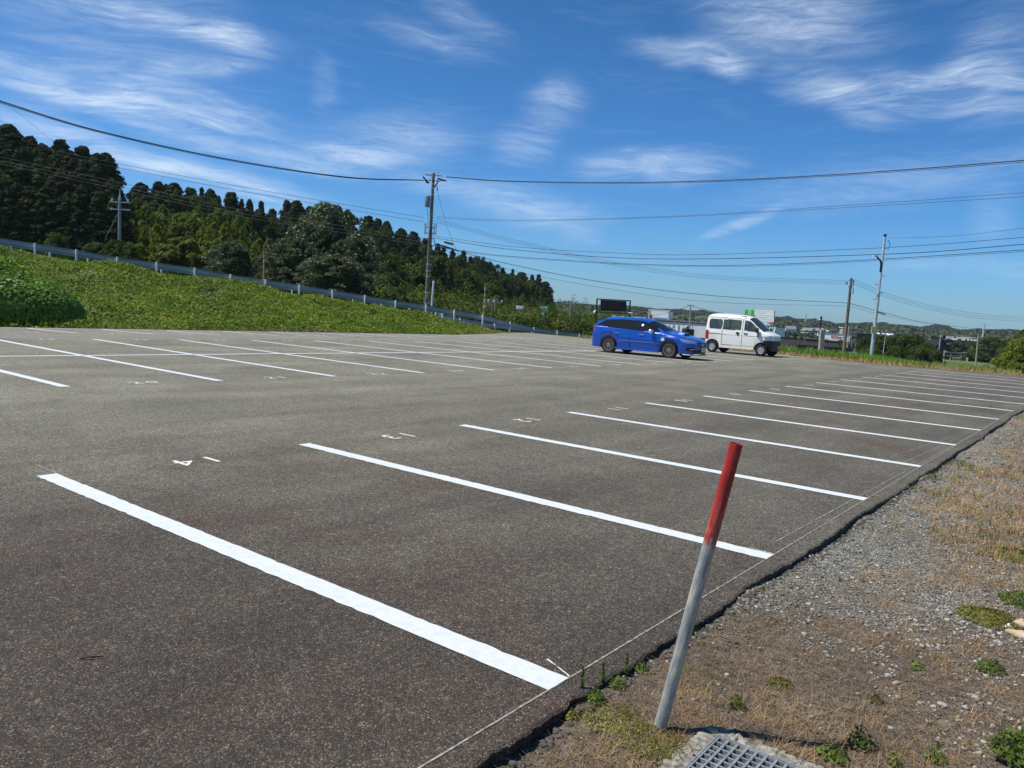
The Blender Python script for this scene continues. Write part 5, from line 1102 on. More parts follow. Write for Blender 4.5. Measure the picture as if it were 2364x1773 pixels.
wire([(1003,563),(1030,570),(1058,579)], 58, 58, .055, 'thick black sleeve on the cable just right of the large pole'); wire([(1026,558.5),(1046,564)], 57.8, 57.6, .085, 'fat black splice closure hanging on the cable right of the pole')
wire([(2024,720),(2043,726)], 60, 60.5, .045, 'short black sleeve on the cable just right of the lamp pole')
wire([(1470,735),(1540,722),(1590,707)], 180, 120, .03, 'wire rising from the warehouse roof to the pale concrete pole'); wire([(1598,707),(1660,722),(1760,742)], 120, 150, .03, 'wire falling right from the pale concrete pole')

# ------------------------------------------------------------ display board
Zd = 78.0; b_ = at(1374, 778, Zd); t_ = thing('display_board', b_, 'black electronic display board on two posts behind the blue car', 'display board')
def D(px, py, dz=0.0): return at(px, py, Zd+dz)-b_
mb = MB(); mb.tube([D(1373, 790), D(1378.5, 689)], .075, 8); mb.build('post', M['blacksteel'], t_); mb = MB(); mb.tube([D(1450, 790), D(1455, 694)], .075, 8); mb.build('post', M['blacksteel'], t_)
mb = MB(); mb.tube([D(1377, 690), D(1456, 694.5)], .06, 6); mb.tube([D(1377, 720.5), D(1454, 724)], .05, 6); mb.tube([D(1377, 716), D(1454, 719)], .03, 6); mb.build('frame_bars', M['blacksteel'], t_)
def quadbox(P4, th, m, name, parent, off=0.0):
    n = np.cross(P4[1]-P4[0], P4[3]-P4[0]); n = n/np.linalg.norm(n); V = [p+n*off for p in P4]+[p+n*(off+th) for p in P4]
    return MB().add(V, [(0, 1, 2, 3), (7, 6, 5, 4), (0, 4, 5, 1), (1, 5, 6, 2), (2, 6, 7, 3), (3, 7, 4, 0)]).build(name, m, parent)
P4 = [D(1387, 692), D(1446.5, 695.5), D(1445.5, 719), D(1386.5, 715.5)]
quadbox(P4, .25, M['screen'], 'screen', t_)
mb = MB()
for (x0, x1, ya, yb) in ((1408, 1424, 697, 698.2), (1408, 1424, 700.2, 700.9), (1408, 1424, 706.5, 707.3), (1408, 1424, 708.2, 711.2), (1391, 1394, 700, 710), (1394, 1407, 708.5, 709.5)):
    a = [D(x0, ya, -.3), D(x1, ya+(x1-x0)*.06, -.3), D(x1, yb+(x1-x0)*.06, -.3), D(x0, yb, -.3)]; n = len(mb.v); mb.add(a, [(0, 1, 2, 3)])
mb.build('red_text', M['ledred'], t_)
mb = MB(); mb.tube([D(1371, 722, -.2), D(1375, 716, -.1)], [.10, .06], 8); mb.tube([D(1450, 722, -.2), D(1460, 723, -.2)], [.05, .07], 6); mb.build('speakers', M['white'], t_)
# ------------------------------------------------------------ billboard behind the van
Zk = 74.0; b_ = at(1745, 800, Zk); tk = thing('billboard', b_, 'large white and green roadside billboard standing behind the white van', 'billboard')
def K(px, py, dz=0.0): return at(px, py, Zk+dz-(px-1720)/FPX*Zk*.62)-b_
def skew(x): return (x-1720)*.022
def kpanel(x0, x1, y0, y1, m, name, th=.12, dz=0):
    return quadbox([K(x0, y0+skew(x0), dz), K(x1, y0+skew(x1), dz), K(x1-.6, y1+skew(x1), dz), K(x0-.6, y1+skew(x0), dz)], th, m, name, tk)
kpanel(1720, 1742, 715.0, 731, M['signgreen'], 'green_panel'); kpanel(1742, 1787, 715.0, 742.4, M['signwhite'], 'white_panel'); kpanel(1720, 1742, 731, 742.4, M['signwhite'], 'white_panel')
kpanel(1720, 1783, 742.8, 750.0, M['signwhite'], 'white_strip'); kpanel(1720, 1784, 750.3, 768, M['signdark'], 'dark_green_panel'); kpanel(1786.8, 1788, 715, 742.6, M['roofgrey'], 'side_edge')
mb = MB(); mb.tube([K(1730, 768, .2), K(1728, 815, .2)], .10, 8); mb.build('post', M['galv'], tk); mb = MB(); mb.tube([K(1775, 768, .2), K(1773, 815, .2)], .10, 8); mb.build('post', M['galv'], tk)
def sign_text(txt, px, py, hpx, m, name, parent, base, Z, dz=-.03, bold=.0, spc=1.0, right=False, align='CENTER', wscale=1.0):
    p = at(px, py, Z+dz-(px-1720)/FPX*Z*.62 if parent is not None and base is b_ else Z+dz); h = hpx/FPX*Z
    cu = bpy.data.curves.new(name, 'FONT'); cu.body = txt; cu.size = h*1.15; cu.align_x = align; cu.align_y = 'CENTER'; cu.offset = bold; cu.resolution_u = 2; cu.space_character = spc
    tmp = bpy.data.objects.new('tmp', cu); COL.objects.link(tmp); dg = bpy.context.evaluated_depsgraph_get(); me = bpy.data.meshes.new_from_object(tmp.evaluated_get(dg)); bpy.data.objects.remove(tmp); me.name = name; me.materials.clear()
    o = link_mesh(name, me, m, parent); o.location = tuple(p-base); o.rotation_euler = (R(90), 0, YAW-math.atan(.62)); o.scale = (wscale*1.15, 1, 1); return o
sign_text('杉', 1731, 719.8, 7.0, M['signwhite'], 'characters', tk, b_, Zk, -.16, .0); sign_text('谷', 1731, 727.8, 7.0, M['signwhite'], 'characters', tk, b_, Zk, -.16, .02)
for (y, x0, x1) in ((718.6, 1745, 1783), (722.4, 1745, 1766), (727.2, 1745, 1784), (731.4, 1745, 1772), (736.6, 1761, 1785)):      # rows of small characters, too small to read
    mb = MB(); x = x0; rr_ = random.Random(int(y*10))
    while x < x1:
        w = rr_.uniform(.9, 1.7)
        for q in range(2):
            yy = y+skew(x)+q*1.1-.5; mb.add([K(x, yy, -.16), K(x+w, yy+.02, -.16), K(x+w, yy+.55, -.16), K(x, yy+.53, -.16)], [(0, 1, 2, 3)])
        mb.add([K(x+w*.4, y+skew(x)-.9, -.165), K(x+w*.6, y+skew(x)-.9, -.165), K(x+w*.6, y+skew(x)+1.3, -.165), K(x+w*.4, y+skew(x)+1.3, -.165)], [(0, 1, 2, 3)])
        x += w+1.0+rr_.random()*.5
    mb.build('text_row', M['ink'], tk)
sign_text('ク', 1772.5, 747.6, 5.5, M['ink'], 'characters', tk, b_, Zk, -.16, .012); sign_text('有', 1779.5, 747.8, 6.0, M['red'], 'characters', tk, b_, Zk, -.16, .015)
sign_text('本社', 1754, 752.5, 4.6, M['signwhite'], 'characters', tk, b_, Zk, -.16, .01); sign_text('ワ', 1761.5, 759.5, 8.5, M['signwhite'], 'characters', tk, b_, Zk, -.16, .03); sign_text('ソリ', 1780, 760, 8.5, M['signwhite'], 'characters', tk, b_, Zk, -.16, .03)
# ------------------------------------------------------------ cars
def sgn(v): return -1.0 if v < 0 else 1.0
def carbody(prefix, spec, parent):
    """Dense skin built from cross-sections along the length; faces go to the part their place belongs to.
    car space: +x forward, z up, y across (near side is -y)"""
    L0, L1 = spec['x0'], spec['x1']; W0 = spec['w']; nf = spec.get('nf', 3.2); rf = spec.get('rf', .55); rb = spec.get('rb', .35); nb = spec.get('nb', 3.6)
    xs = []; wf = []
    for k in range(26):                                            # rear end, rounded in plan
        th = math.pi/2*(1-k/26); xs.append(L0+rb-rb*math.sin(th)**(2/nb)); wf.append(max(math.cos(th), 0)**(2/nb))
    n_mid = int((L1-rf-L0-rb)/.03)
    for k in range(n_mid): xs.append(L0+rb+(L1-rf-L0-rb)*k/n_mid); wf.append(1.0)
    for k in range(31):
        th = math.pi/2*k/30; xs.append(L1-rf+rf*math.sin(th)**(2/nf)); wf.append(max(math.cos(th), 0)**(2/nf))
    NB, NG, NR = 54, 22, 12                                        # rows: lower body, glass band, roof
    V = []; nrow = 2*(NB+NG+NR)+1
    for x, f in zip(xs, wf):
        zb, zl, zt = spec['zb'](x), spec['zl'](x), spec['zt'](x); wl = W0*spec['plan'](x); wr = spec['wr'](x)
        zt = max(zt, zl+.015); half = []
        for j in range(NB):
            u = j/NB; z = zb+(zl-zb)*u; y = wl*spec['side'](u, x); half.append((y, z))
        gl = np.clip((zt-zl)/.35, 0, 1)                            # 0 over the bonnet, 1 in the cabin
        yb = wl*spec['side'](1.0, x); yr = wr*gl+yb*.93*(1-gl); rh = (.13*gl+.02)
        ze = max(zt-rh, zl+.006)
        for j in range(NG):
            u = j/NG; half.append((yb+(yr-yb)*(u**1.15), zl+(ze-zl)*u))
        for j in range(NR+1):
            u = j/NR; half.append((yr*(1-u**1.0) if True else 0, ze+(zt-ze)*math.sin(u*math.pi/2)**.62))
        pts = [(-y*f, z) for y, z in half]+[(y*f, z) for y, z in half[-2::-1]]
        for (y, z) in pts:
            V.append((x+spec['lean'](x, z), y, z))
    V = np.array(V); n = len(xs); I = np.arange(n*nrow).reshape(n, nrow)
    F = np.stack([I[:-1, :-1].ravel(), I[:-1, 1:].ravel(), I[1:, 1:].ravel(), I[1:, :-1].ravel()], 1)
    C = V[F].mean(1); e1 = V[F[:, 2]]-V[F[:, 0]]; e2 = V[F[:, 3]]-V[F[:, 1]]; N = np.cross(e1, e2); N /= np.linalg.norm(N, axis=1)[:, None]+1e-9
    if (N[:, 2][C[:, 2] > spec['zmax']-.05]).mean() < 0: F = F[:, ::-1]; N = -N
    rowi = np.tile(np.arange(nrow-1), n-1); 
    part = spec['classify'](C, N, rowi, NB, NG, NR, nrow)
    # vertex normals of the whole skin, kept by every part so the panels shade as one surface
    VN = np.zeros_like(V)
    for k in range(4): np.add.at(VN, F[:, k], N)
    VN /= np.linalg.norm(VN, axis=1)[:, None]+1e-9
    for nm in sorted(set(part)):
        if nm in ('', 'cut'): continue
        fall = F[part == nm]; groups = [fall]
        if nm.split('.')[0] not in ('body_shell', 'panel_gap', 'roof_gutter'):
            uu, iv = np.unique(fall.ravel(), return_inverse=True); iv = iv.reshape(-1, 4); lab = np.arange(len(uu))
            while True:
                m = lab[iv].min(1); new = lab.copy(); np.minimum.at(new, iv.ravel(), np.repeat(m, 4)); new = new[new]
                if (new == lab).all(): break
                lab = new
            fl = lab[iv[:, 0]]; groups = [fall[fl == q] for q in np.unique(fl)]; groups = [g for g in groups if len(g) >= 4]
        for f in groups: _panel(nm, f, V, VN, spec, parent)
def _panel(nm, f, V, VN, spec, parent):
    if True:
        u, inv = np.unique(f.ravel(), return_inverse=True); v = V[u].copy()
        inset = spec['inset'].get(nm, 0.0); v = v-VN[u]*inset
        o = fast(nm.split('.')[0], v, inv.reshape(-1, 4), spec['mats'][nm], parent, True)
        try: o.data.normals_split_custom_set_from_vertices([tuple(q) for q in VN[u]])
        except Exception: pass
def inpoly(x, z, poly): return inside(np.asarray(x), np.asarray(z), poly)
def wheel(parent, x, y, r, w, side, rimmat, nspoke, rimr, name='wheel', steel=False):
    s_ = side; c = (0, 0, 0); t = bpy.data.objects.new(name, None); COL.objects.link(t); t.parent = parent; t.location = (x, y, r)
    ax = (0, s_, 0)
    mb = MB(); mb.lathe([(rimr, -w*.45), (r*.93, -w*.5), (r, -w*.38), (r, w*.38), (r*.985, w*.44), (r*.93, w*.5), (rimr*1.02, w*.46), (rimr, w*.40)], c, ax, 36); mb.build('tyre', M['rubber'], t, smooth=True)
    mb = MB(); mb.lathe([(rimr*1.01, w*.40), (rimr*.97, w*.45), (rimr*.90, w*.43), (rimr*.88, w*.15)], c, ax, 36)
    if steel:
        mb.lathe([(rimr*.90, w*.30), (rimr*.72, w*.20), (rimr*.66, w*.36), (rimr*.40, w*.40), (rimr*.34, w*.26), (rimr*.20, w*.28), (rimr*.16, w*.42), (.001, w*.42)], c, ax, 30)
    else:
        for k in range(nspoke):
            a = 2*math.pi*k/nspoke; dx, dz = math.cos(a), math.sin(a); px_, pz_ = -dz, dx
            vs = []
            for (rr, hw, d) in ((rimr*.18, .013, w*.34), (rimr*.55, .0065, w*.39), (rimr*.94, .010, w*.44)):
                for sg in (-1, 1): vs.append((dx*rr+px_*hw*sg, s_*d, dz*rr+pz_*hw*sg))
                for sg in (-1, 1): vs.append((dx*rr+px_*hw*sg, s_*(d-.03), dz*rr+pz_*hw*sg))
            mb.add(vs, [(0, 1, 5, 4), (4, 5, 9, 8), (2, 0, 4, 6), (6, 4, 8, 10), (1, 3, 7, 5), (5, 7, 11, 9)])
        mb.lathe([(rimr*.22, w*.30), (rimr*.20, w*.40), (.001, w*.41)], c, ax, 16)
    mb.build('rim', rimmat, t, smooth=True)
    mb = MB(); mb.lathe([(rimr*.9, w*.08), (.001, w*.08)], c, ax, 24); mb.build('brake_disc', M['matt'] if not steel else M['seam'], t)
def arch(x, xc, r, z0):                                            # height of the wheel-arch edge
    d = r*r-(x-xc)**2; return math.sqrt(d)+z0 if d > 0 else -1
# --- blue estate: length 4.69, wheels at x = +-1.325
BX0, BX1 = -2.28, 2.34
def b_zb(x):
    z = .215+.03*max(0, abs(x)-1.7)
    for xc in (-1.325, 1.325): z = max(z, arch(x, xc, .385, .30))
    return z
def b_zl(x): return float(np.interp(x, [-2.35, -2.2, -1.5, 0, .8, 1.05, 1.5, 2.0, 2.25, 2.4], [.98, 1.03, 1.02, .955, .925, .915, .86, .76, .68, .60]))
def b_zt(x): return float(np.interp(x, [-2.35, -2.30, -2.18, -1.95, -1.6, -1.0, -.3, .05, .30, .55, .85, 1.10, 1.22, 1.6, 2.0, 2.2, 2.30, 2.4], [1.02, 1.10, 1.28, 1.405, 1.45, 1.485, 1.49, 1.465, 1.405, 1.31, 1.165, 1.03, .99, .93, .84, .77, .71, .66]))
def b_side(u, x): return (.955+.045*math.sin(min(u*1.5, 1)*math.pi/2))-.05*max(0, u-.62)/.38-(.012 if .50 < u < .56 else 0)
def b_lean(x, z):
    f = np.clip((x-1.85)/.5, 0, 1); b = np.clip((-1.75-x)/.5, 0, 1)
    return f*(-.10*max(0, (z-.55))*1.2-.05*max(0, .42-z))+b*(-.04*max(0, .8-z)*0+.25*max(0, z-1.0))
BWIN = [(-2.02, 1.075), (-1.70, 1.32), (-1.30, 1.395), (-.6, 1.425), (-.1, 1.405), (.25, 1.33), (.55, 1.20), (.83, 1.035), (.86, .965), (.35, .965), (-.6, 1.0), (-1.5, 1.04)]
def b_cls(C, N, row, NB, NG, NR, nrow):
    x, y, z = C[:, 0], np.abs(C[:, 1]), C[:, 2]; p = np.full(len(C), 'body_shell', dtype=object)
    side = np.abs(N[:, 1]) > .45
    win = inpoly(x, z, BWIN) & side & (y > .4); pillars = (np.abs(x+.38) < .035) | (np.abs(x-.50+(z-1.2)*.0) < .0) | (np.abs(x+1.26-(z-1.2)*.35) < .03) 
    p[win] = 'side_window'; p[win & pillars] = 'window_pillar'
    trim = inpoly(x, z, [(-2.07, 1.06), (-1.72, 1.35), (-1.30, 1.42), (-.6, 1.45), (-.1, 1.43), (.27, 1.355), (.58, 1.215), (.88, 1.04), (.90, .945), (.35, .945), (-.6, .98), (-1.5, 1.02)]) & side & ~win & (z < b_beltline(x)+.035)
    top = (N[:, 2] > .25) & (x > .22) & (x < 1.10) & (y < .60-.02+(x-.2)*.09) & (z > .98)
    p[top & (x > .27) & (x < 1.06)] = 'windscreen'
    p[(x < -1.98) & (z > 1.08) & (z < 1.40) & (y < .55) & (N[:, 0] < -.3)] = 'rear_window'
    hood = (x > 1.10) & (x < 2.12) & (y < .72-.10*(x-1.1)) & (N[:, 2] > .6); p[hood] = 'bonnet'
    roof = (z > 1.38) & (N[:, 2] > .85) & (y < .5) & (x < .25) & (x > -1.8)
    for xs_, z0, z1 in ((.93, .28, .93), (-.38, .28, .98), (-1.25, .66, 1.0)):
        p[(np.abs(x-xs_) < .016) & (z > z0) & (z < z1) & side & (p == 'body_shell')] = 'panel_gap'
    dr = (p == 'body_shell') & side & (z > .30) & (z < 1.0); p[dr & (x > -.36) & (x < .92)] = 'front_door'; p[dr & (x > -1.24+(.62-z).clip(0, .4)*1.0) & (x < -.40)] = 'rear_door'
    tl = (x < -1.98) & (z > .86) & (z < 1.03) & (y > .45) & (z < 1.06+(x+2.0)*.1); p[tl] = 'tail_light'
    hl = inpoly(x, z, [(1.70, .80), (2.02, .765), (2.33, .70), (2.33, .60), (2.05, .63), (1.82, .70)]) & (y > .46); p[hl] = 'headlight'
    g = (x > 2.12) & (y < .38) & (z > .49) & (z < .665) & (y < .40-(.665-z)*.1); p[g] = 'grille'
    p[(x > 2.10) & (z > .235) & (z < .40) & (y < .62) & (N[:, 0] > .2)] = 'lower_intake'
    p[(x > 2.0) & (z > .34) & (z < .47) & (y > .60) & (y < .80) & (N[:, 0] > .15)] = 'fog_light_recess'
    p[(z < .245) & (np.abs(x) < 2.6) & side & (x > 2.0)] = 'lower_intake'
    return p
def b_beltline(x): return np.interp(x, [-2.1, -1.5, -.6, .35, .9], [1.06, 1.03, .99, .955, .95])
bs = dict(x0=BX0, x1=BX1, w=.89, rf=.62, rb=.42, nf=2.6, nb=3.4, zb=b_zb, zl=b_zl, zt=b_zt, zmax=1.49, plan=lambda x: 1-.035*max(0, abs(x)-1.2), wr=lambda x: float(np.interp(x, [-2.3, -1.5, 0, .6, 1.1], [.50, .58, .60, .62, .70])), side=b_side, lean=b_lean, classify=b_cls,
 inset={'side_window': .010, 'windscreen': .006, 'rear_window': .006, 'panel_gap': .010, 'grille': .025, 'lower_intake': .03, 'window_pillar': .010, 'headlight': .004, 'fog_light_recess': .02},
 mats={'body_shell': M['bluepaint'], 'side_window': M['glass'], 'window_pillar': M['matt'], 'windscreen': M['glass'], 'rear_window': M['glass'], 'bonnet': M['bluepaint'], 'panel_gap': M['seam'], 'front_door': M['bluepaint'], 'rear_door': M['bluepaint'], 'tail_light': M['redlens'], 'headlight': M['lampglass'], 'grille': M['black'], 'lower_intake': M['black'], 'fog_light_recess': M['black']})
w0 = atz(1340+287*.226, 660+683*.226); w1_ = atz(1340+892*.226, 660+740*.226)
carx = (w0[0]+w1_[0])/2; cary = (w0[1]+w1_[1])/2+.80; car_rz = math.atan2(w1_[1]-w0[1], w1_[0]-w0[0])
car = thing('parked_car', (carx, cary, 0.003), 'bright blue estate car with dark alloy wheels parked side-on', 'car', None, car_rz)
carbody('car', bs, car)
for sx in (-1, 1):
    for sy in (-1, 1): wheel(car, 1.325*sx, .775*sy, .325, .225, sy, M['alloy'], 15, .235)
mb = MB(); mb.box((-.2, 0, .52), (3.5, 1.3, .52)); mb.box((0, 0, .26), (3.9, 1.45, .10)); 
mb.build('underbody', M['black'], car)
for sy in (-1, 1):
    for x, nm in ((.12, 'door_handle'), (-.98, 'door_handle')): MB().tube([(x-.10, sy*.885, .825), (x, sy*.915, .835), (x+.10, sy*.885, .825)], [.014, .018, .014], 8).build(nm, M['chrome'], car)
    m_ = MB(); m_.lathe([(.001, -.10), (.07, -.08), (.095, 0), (.085, .06), (.001, .075)], (.58, sy*.99, .985), (-1, 0, .05), 14); m_.build('side_mirror', M['chrome'], car, smooth=True)
    MB().tube([(.64, sy*.82, .95), (.62, sy*.92, .95)], .03, 6).build('mirror_arm', M['black'], car)
    MB().box((.02, sy*.897, .545), (1.75, .008, .02)).build('side_moulding', mat('bright_blue_strip', (.12, .30, .75), .2, .5, coat=1), car)
    sk = MB(); sk.box((-.05, sy*.875, .235), (1.9, .09, .09)); sk.build('side_skirt', M['bluepaint'], car)
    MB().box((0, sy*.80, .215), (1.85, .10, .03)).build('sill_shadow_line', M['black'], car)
m_ = MB(); m_.add([(.98, -.912, .66), (1.12, -.912, .66), (1.13, -.912, .74), (1.0, -.912, .755)], [(0, 1, 2, 3)]); m_.build('yellow_sticker', mat('pale_yellow_sticker', (.78, .82, .30), .4), car)
m_ = MB(); m_.add([(1.0, -.9125, .756), (1.13, -.9125, .741), (1.13, -.9125, .80), (1.03, -.9125, .80)], [(0, 1, 2, 3)]); m_.build('teal_sticker', mat('teal_sticker', (.03, .45, .55), .4), car)
# bonnet scoop, roof fin, spoiler, lip, plate, badge
m_ = MB(); vs = []
for (x, hw, z) in ((1.18, .16, 1.0), (1.30, .20, 1.035), (1.60, .21, 1.005), (1.66, .20, .99)):
    zz = b_zt(x)
    vs += [(x, -hw-.06, zz-.01), (x, -hw, z), (x, hw, z), (x, hw+.06, zz-.01)]
fs = [(4*i+k, 4*i+k+1, 4*i+k+5, 4*i+k+4) for i in range(3) for k in range(3)]
m_.add(vs, fs); m_.build('bonnet_scoop', M['bluepaint'], car, smooth=True); MB().box((1.655, 0, .955), (.03, .38, .05)).build('scoop_mouth', M['black'], car)
m_ = MB(); m_.add([(-1.72, -.02, 1.44), (-1.45, -.02, 1.45), (-1.72, .02, 1.44), (-1.45, .02, 1.45), (-1.70, 0, 1.545), (-1.60, 0, 1.53)], [(0, 1, 5, 4), (2, 4, 5, 3), (0, 4, 2), (1, 3, 5)]); m_.build('roof_fin', M['chrome'], car)
m_ = MB(); m_.box((-1.98, 0, 1.40), (.24, 1.06, .03)); m_.build('rear_spoiler', M['bluepaint'], car)
m_ = MB(); m_.tube([(1.9, -.87, .20), (2.15, -.76, .195), (2.33, -.4, .19), (2.36, 0, .19), (2.33, .4, .19), (2.15, .76, .195), (1.9, .87, .20)], .022, 6); m_.build('front_lip', M['galv'], car)
m_ = MB(); m_.tube([(2.12, -.74, .40), (2.25, -.58, .415)], .014, 6); m_.tube([(2.12, .74, .40), (2.25, .58, .415)], .014, 6); m_.build('chrome_strip', M['chrome'], car)
pm = MB().box((2.365, 0, .40), (.012, .33, .165)).build('number_plate', M['plate'], car)
m_ = MB()
for (y, z, w, h) in ((-.10, .44, .03, .03), (-.04, .44, .06, .03), (.05, .44, .08, .03), (-.09, .385, .05, .07), (-.02, .385, .02, .07), (.04, .385, .03, .07), (.10, .385, .05, .07)): m_.box((2.3725, y, z), (.002, w*.8, h*.8))
m_.build('plate_characters', M['digit'], pm)
m_ = MB(); m_.lathe([(.055, 0), (.05, .01), (.001, .012)], (2.325, 0, .585), (1, 0, 0), 18); m_.build('badge', M['chrome'], car)
m_ = MB()
for z in (.52, .56, .60, .64): m_.box((2.315, 0, z), (.01, .66, .010))
m_.build('grille_bars', M['alloy'], car)
for sy in (-1, 1):
    m_ = MB(); m_.lathe([(.045, 0), (.03, .02), (.001, .03)], (2.16, sy*.62, .675), (1, sy*.4, 0), 12); m_.build('projector_lamp', M['chrome'], car)
# seats and steering wheel, seen dimly through the glass
m_ = MB(); 
for x in (.1, -.8):
    for y in (-.36, .36): m_.box((x-.22, y, .95), (.14, .42, .55)); m_.box((x-.24, y, 1.24), (.10, .22, .16))
m_.build('seats', M['seam'], car)
# --- white one-box van: length 3.4, wheelbase 2.45
VX0, VX1 = -1.66, 1.70
def v_zb(x):
    z = .26
    for xc in (-1.20, 1.22): z = max(z, arch(x, xc, .36, .28))
    return z
def v_zl(x): return float(np.interp(x, [-1.7, 1.0, 1.25, 1.5, 1.7], [1.14, 1.10, 1.06, 1.0, .93]))
def v_zt(x): return float(np.interp(x, [-1.72, -1.66, -1.55, -1.3, -.6, .1, .35, .55, .75, 1.25, 1.40, 1.60, 1.70], [1.60, 1.75, 1.85, 1.89, 1.895, 1.865, 1.83, 1.76, 1.62, 1.17, 1.10, 1.04, .97]))
def v_side(u, x): return .965+.035*math.sin(min(u*1.4, 1)*math.pi/2)-.02*max(0, u-.7)/.3
def v_lean(x, z):
    f = np.clip((x-1.2)/.4, 0, 1); b = np.clip((-1.3-x)/.3, 0, 1); return f*(-.04*max(0, z-.75))+b*(.07*max(0, z-1.1))
def rrect(x0, x1, z0, z1, r=.06, sl=0.0, n=5):
    P = []
    for cx, cz, a0 in ((x1-r, z1-r, 0), (x0+r, z1-r, 90), (x0+r, z0+r, 180), (x1-r, z0+r, 270)):
        for k in range(n+1): a = R(a0+90*k/n); P.append((cx+r*math.cos(a), cz+r*math.sin(a)))
    return P
VW1 = rrect(-1.42, -.76, 1.13, 1.60, .09); VW2 = rrect(-.73, .18, 1.13, 1.615, .05); VW3 = [(.34, 1.13), (.34, 1.58), (.38, 1.61), (.70, 1.585), (.86, 1.47), (1.03, 1.25), (1.06, 1.11), (1.02, 1.085), (.9, 1.09)]
def v_cls(C, N, row, NB, NG, NR, nrow):
    x, y, z = C[:, 0], np.abs(C[:, 1]), C[:, 2]; p = np.full(len(C), 'body_shell', dtype=object); side = np.abs(N[:, 1]) > .55
    for w in (VW1, VW2, VW3): p[inpoly(x, z, w) & side] = 'side_window'
    ws = (x > .52) & (x < 1.27) & (N[:, 2] > .25) & (y < .60+(x-.5)*.07) & (z > 1.13); p[ws] = 'windscreen'
    p[(x < -1.50) & (z > 1.15) & (z < 1.65) & (y < .56)] = 'rear_window'
    b = (p == 'body_shell')
    for x0, z0, z1 in ((-.745, .36, 1.15), (.255, .36, 1.70), (1.09, .55, 1.12)): p[b & side & (np.abs(x-x0) < .013) & (z > z0) & (z < z1)] = 'panel_gap'
    p[b & side & (np.abs(z-.885) < .010) & (x > -.74) & (x < 1.4)] = 'panel_gap'; p[b & side & (np.abs(z-.90) < .018) & (x < -.75)] = 'slide_rail'
    p[b & side & (np.abs(z-.405) < .010) & (x > -.72) & (x < .95)] = 'panel_gap'; p[b & (np.abs(z-1.70) < .012) & (np.abs(N[:, 1]) > .3) & (x < .6) & (x > -1.5)] = 'roof_gutter'
    b = (p == 'body_shell') & side & (z > .42); p[b & (x > -.73) & (x < .24) & (z < 1.68)] = 'sliding_door'; p[b & (x > .27) & (x < 1.08) & (z < 1.66)] = 'front_door'
    fr = x > 1.33
    p[(x > 1.30) & (z < .735)] = 'bumper'
    p[(x > 1.36) & (z > .735) & (z < .93) & (y > .30) & (N[:, 2] < .8)] = 'headlight'; p[(x > 1.5) & (z > .735) & (z < .92) & (y <= .30) & (N[:, 0] > .3)] = 'front_panel'
    p[(x < -1.40) & (z > .62) & (z < 1.05) & (y > .55)] = 'tail_light'
    return p
vs_ = dict(x0=VX0, x1=VX1, w=.74, rf=.34, rb=.22, nf=3.4, nb=4.0, zb=v_zb, zl=v_zl, zt=v_zt, zmax=1.89, plan=lambda x: 1.0, wr=lambda x: float(np.interp(x, [-1.7, 0, .6, 1.2], [.66, .67, .66, .70])), side=v_side, lean=v_lean, classify=v_cls,
 inset={'side_window': .015, 'windscreen': .008, 'rear_window': .008, 'panel_gap': .008, 'slide_rail': .015, 'roof_gutter': .006, 'headlight': .004},
 mats={'body_shell': M['whitepaint'], 'side_window': M['glass'], 'windscreen': M['vglass'] if 'vglass' in M else M['glass'], 'rear_window': M['glass'], 'panel_gap': mat('pale_panel_gap', (.28, .28, .27), .7), 'slide_rail': M['black'], 'roof_gutter': mat('roof_gutter', (.35, .35, .34), .6), 'sliding_door': M['whitepaint'], 'front_door': M['whitepaint'], 'bumper': M['black'], 'headlight': M['lampglass'], 'front_panel': mat('silver_front_panel', (.42, .46, .48), .25, .6, coat=.5), 'tail_light': M['redlens']})
M['clearglass'] = mat('clear_glass', (.30, .37, .35), .02, trans=.88, spec=.5); vs_['mats']['side_window'] = M['clearglass']; vs_['mats']['windscreen'] = M['clearglass']; vs_['mats']['rear_window'] = M['clearglass']
w0 = atz(1340+1338*.226, 660+675*.226); w1_ = atz(1340+1850*.226, 660+720*.226)
van = thing('parked_van', ((w0[0]+w1_[0])/2, (w0[1]+w1_[1])/2+.66, .003), 'small white one-box van with a black front bumper parked at the verge', 'van', None, math.atan2(w1_[1]-w0[1], w1_[0]-w0[0]))
carbody('van', vs_, van)
van.scale = (1.03, 1.03, 1.03)
for x in (-1.20, 1.22):
    for sy in (-1, 1): wheel(van, x, .66*sy, .275, .155, sy, M['steelwheel'], 0, .165, steel=True)
mb = MB(); mb.box((0, 0, .62), (3.0, 1.2, .50)); mb.box((0, 0, .36), (1.6, 1.3, .16)); mb.build('underbody', M['black'], van)
mb = MB()
for (x0, x1) in ((-1.40, -1.38), (-.78, -.72), (.20, .30)): pass
for y in (-.36, .36): mb.box((.32, y, 1.02), (.12, .44, .56)); mb.box((.28, y, 1.36), (.08, .24, .16)); mb.box((-.85, y, .98), (.12, .5, .42))
mb.box((1.05, 0, .98), (.30, 1.2, .14)); mb.build('seats', M['seam'], van)
mb = MB(); mb.box((-.1, .60, .98), (2.7, .03, .30)); mb.box((-.74, .66, 1.38), (.10, .03, .5)); mb.box((.26, .66, 1.38), (.14, .03, .5)); mb.box((-.55, 0, 1.78), (1.7, 1.1, .03)); mb.build('interior_trim', M['seam'], van)
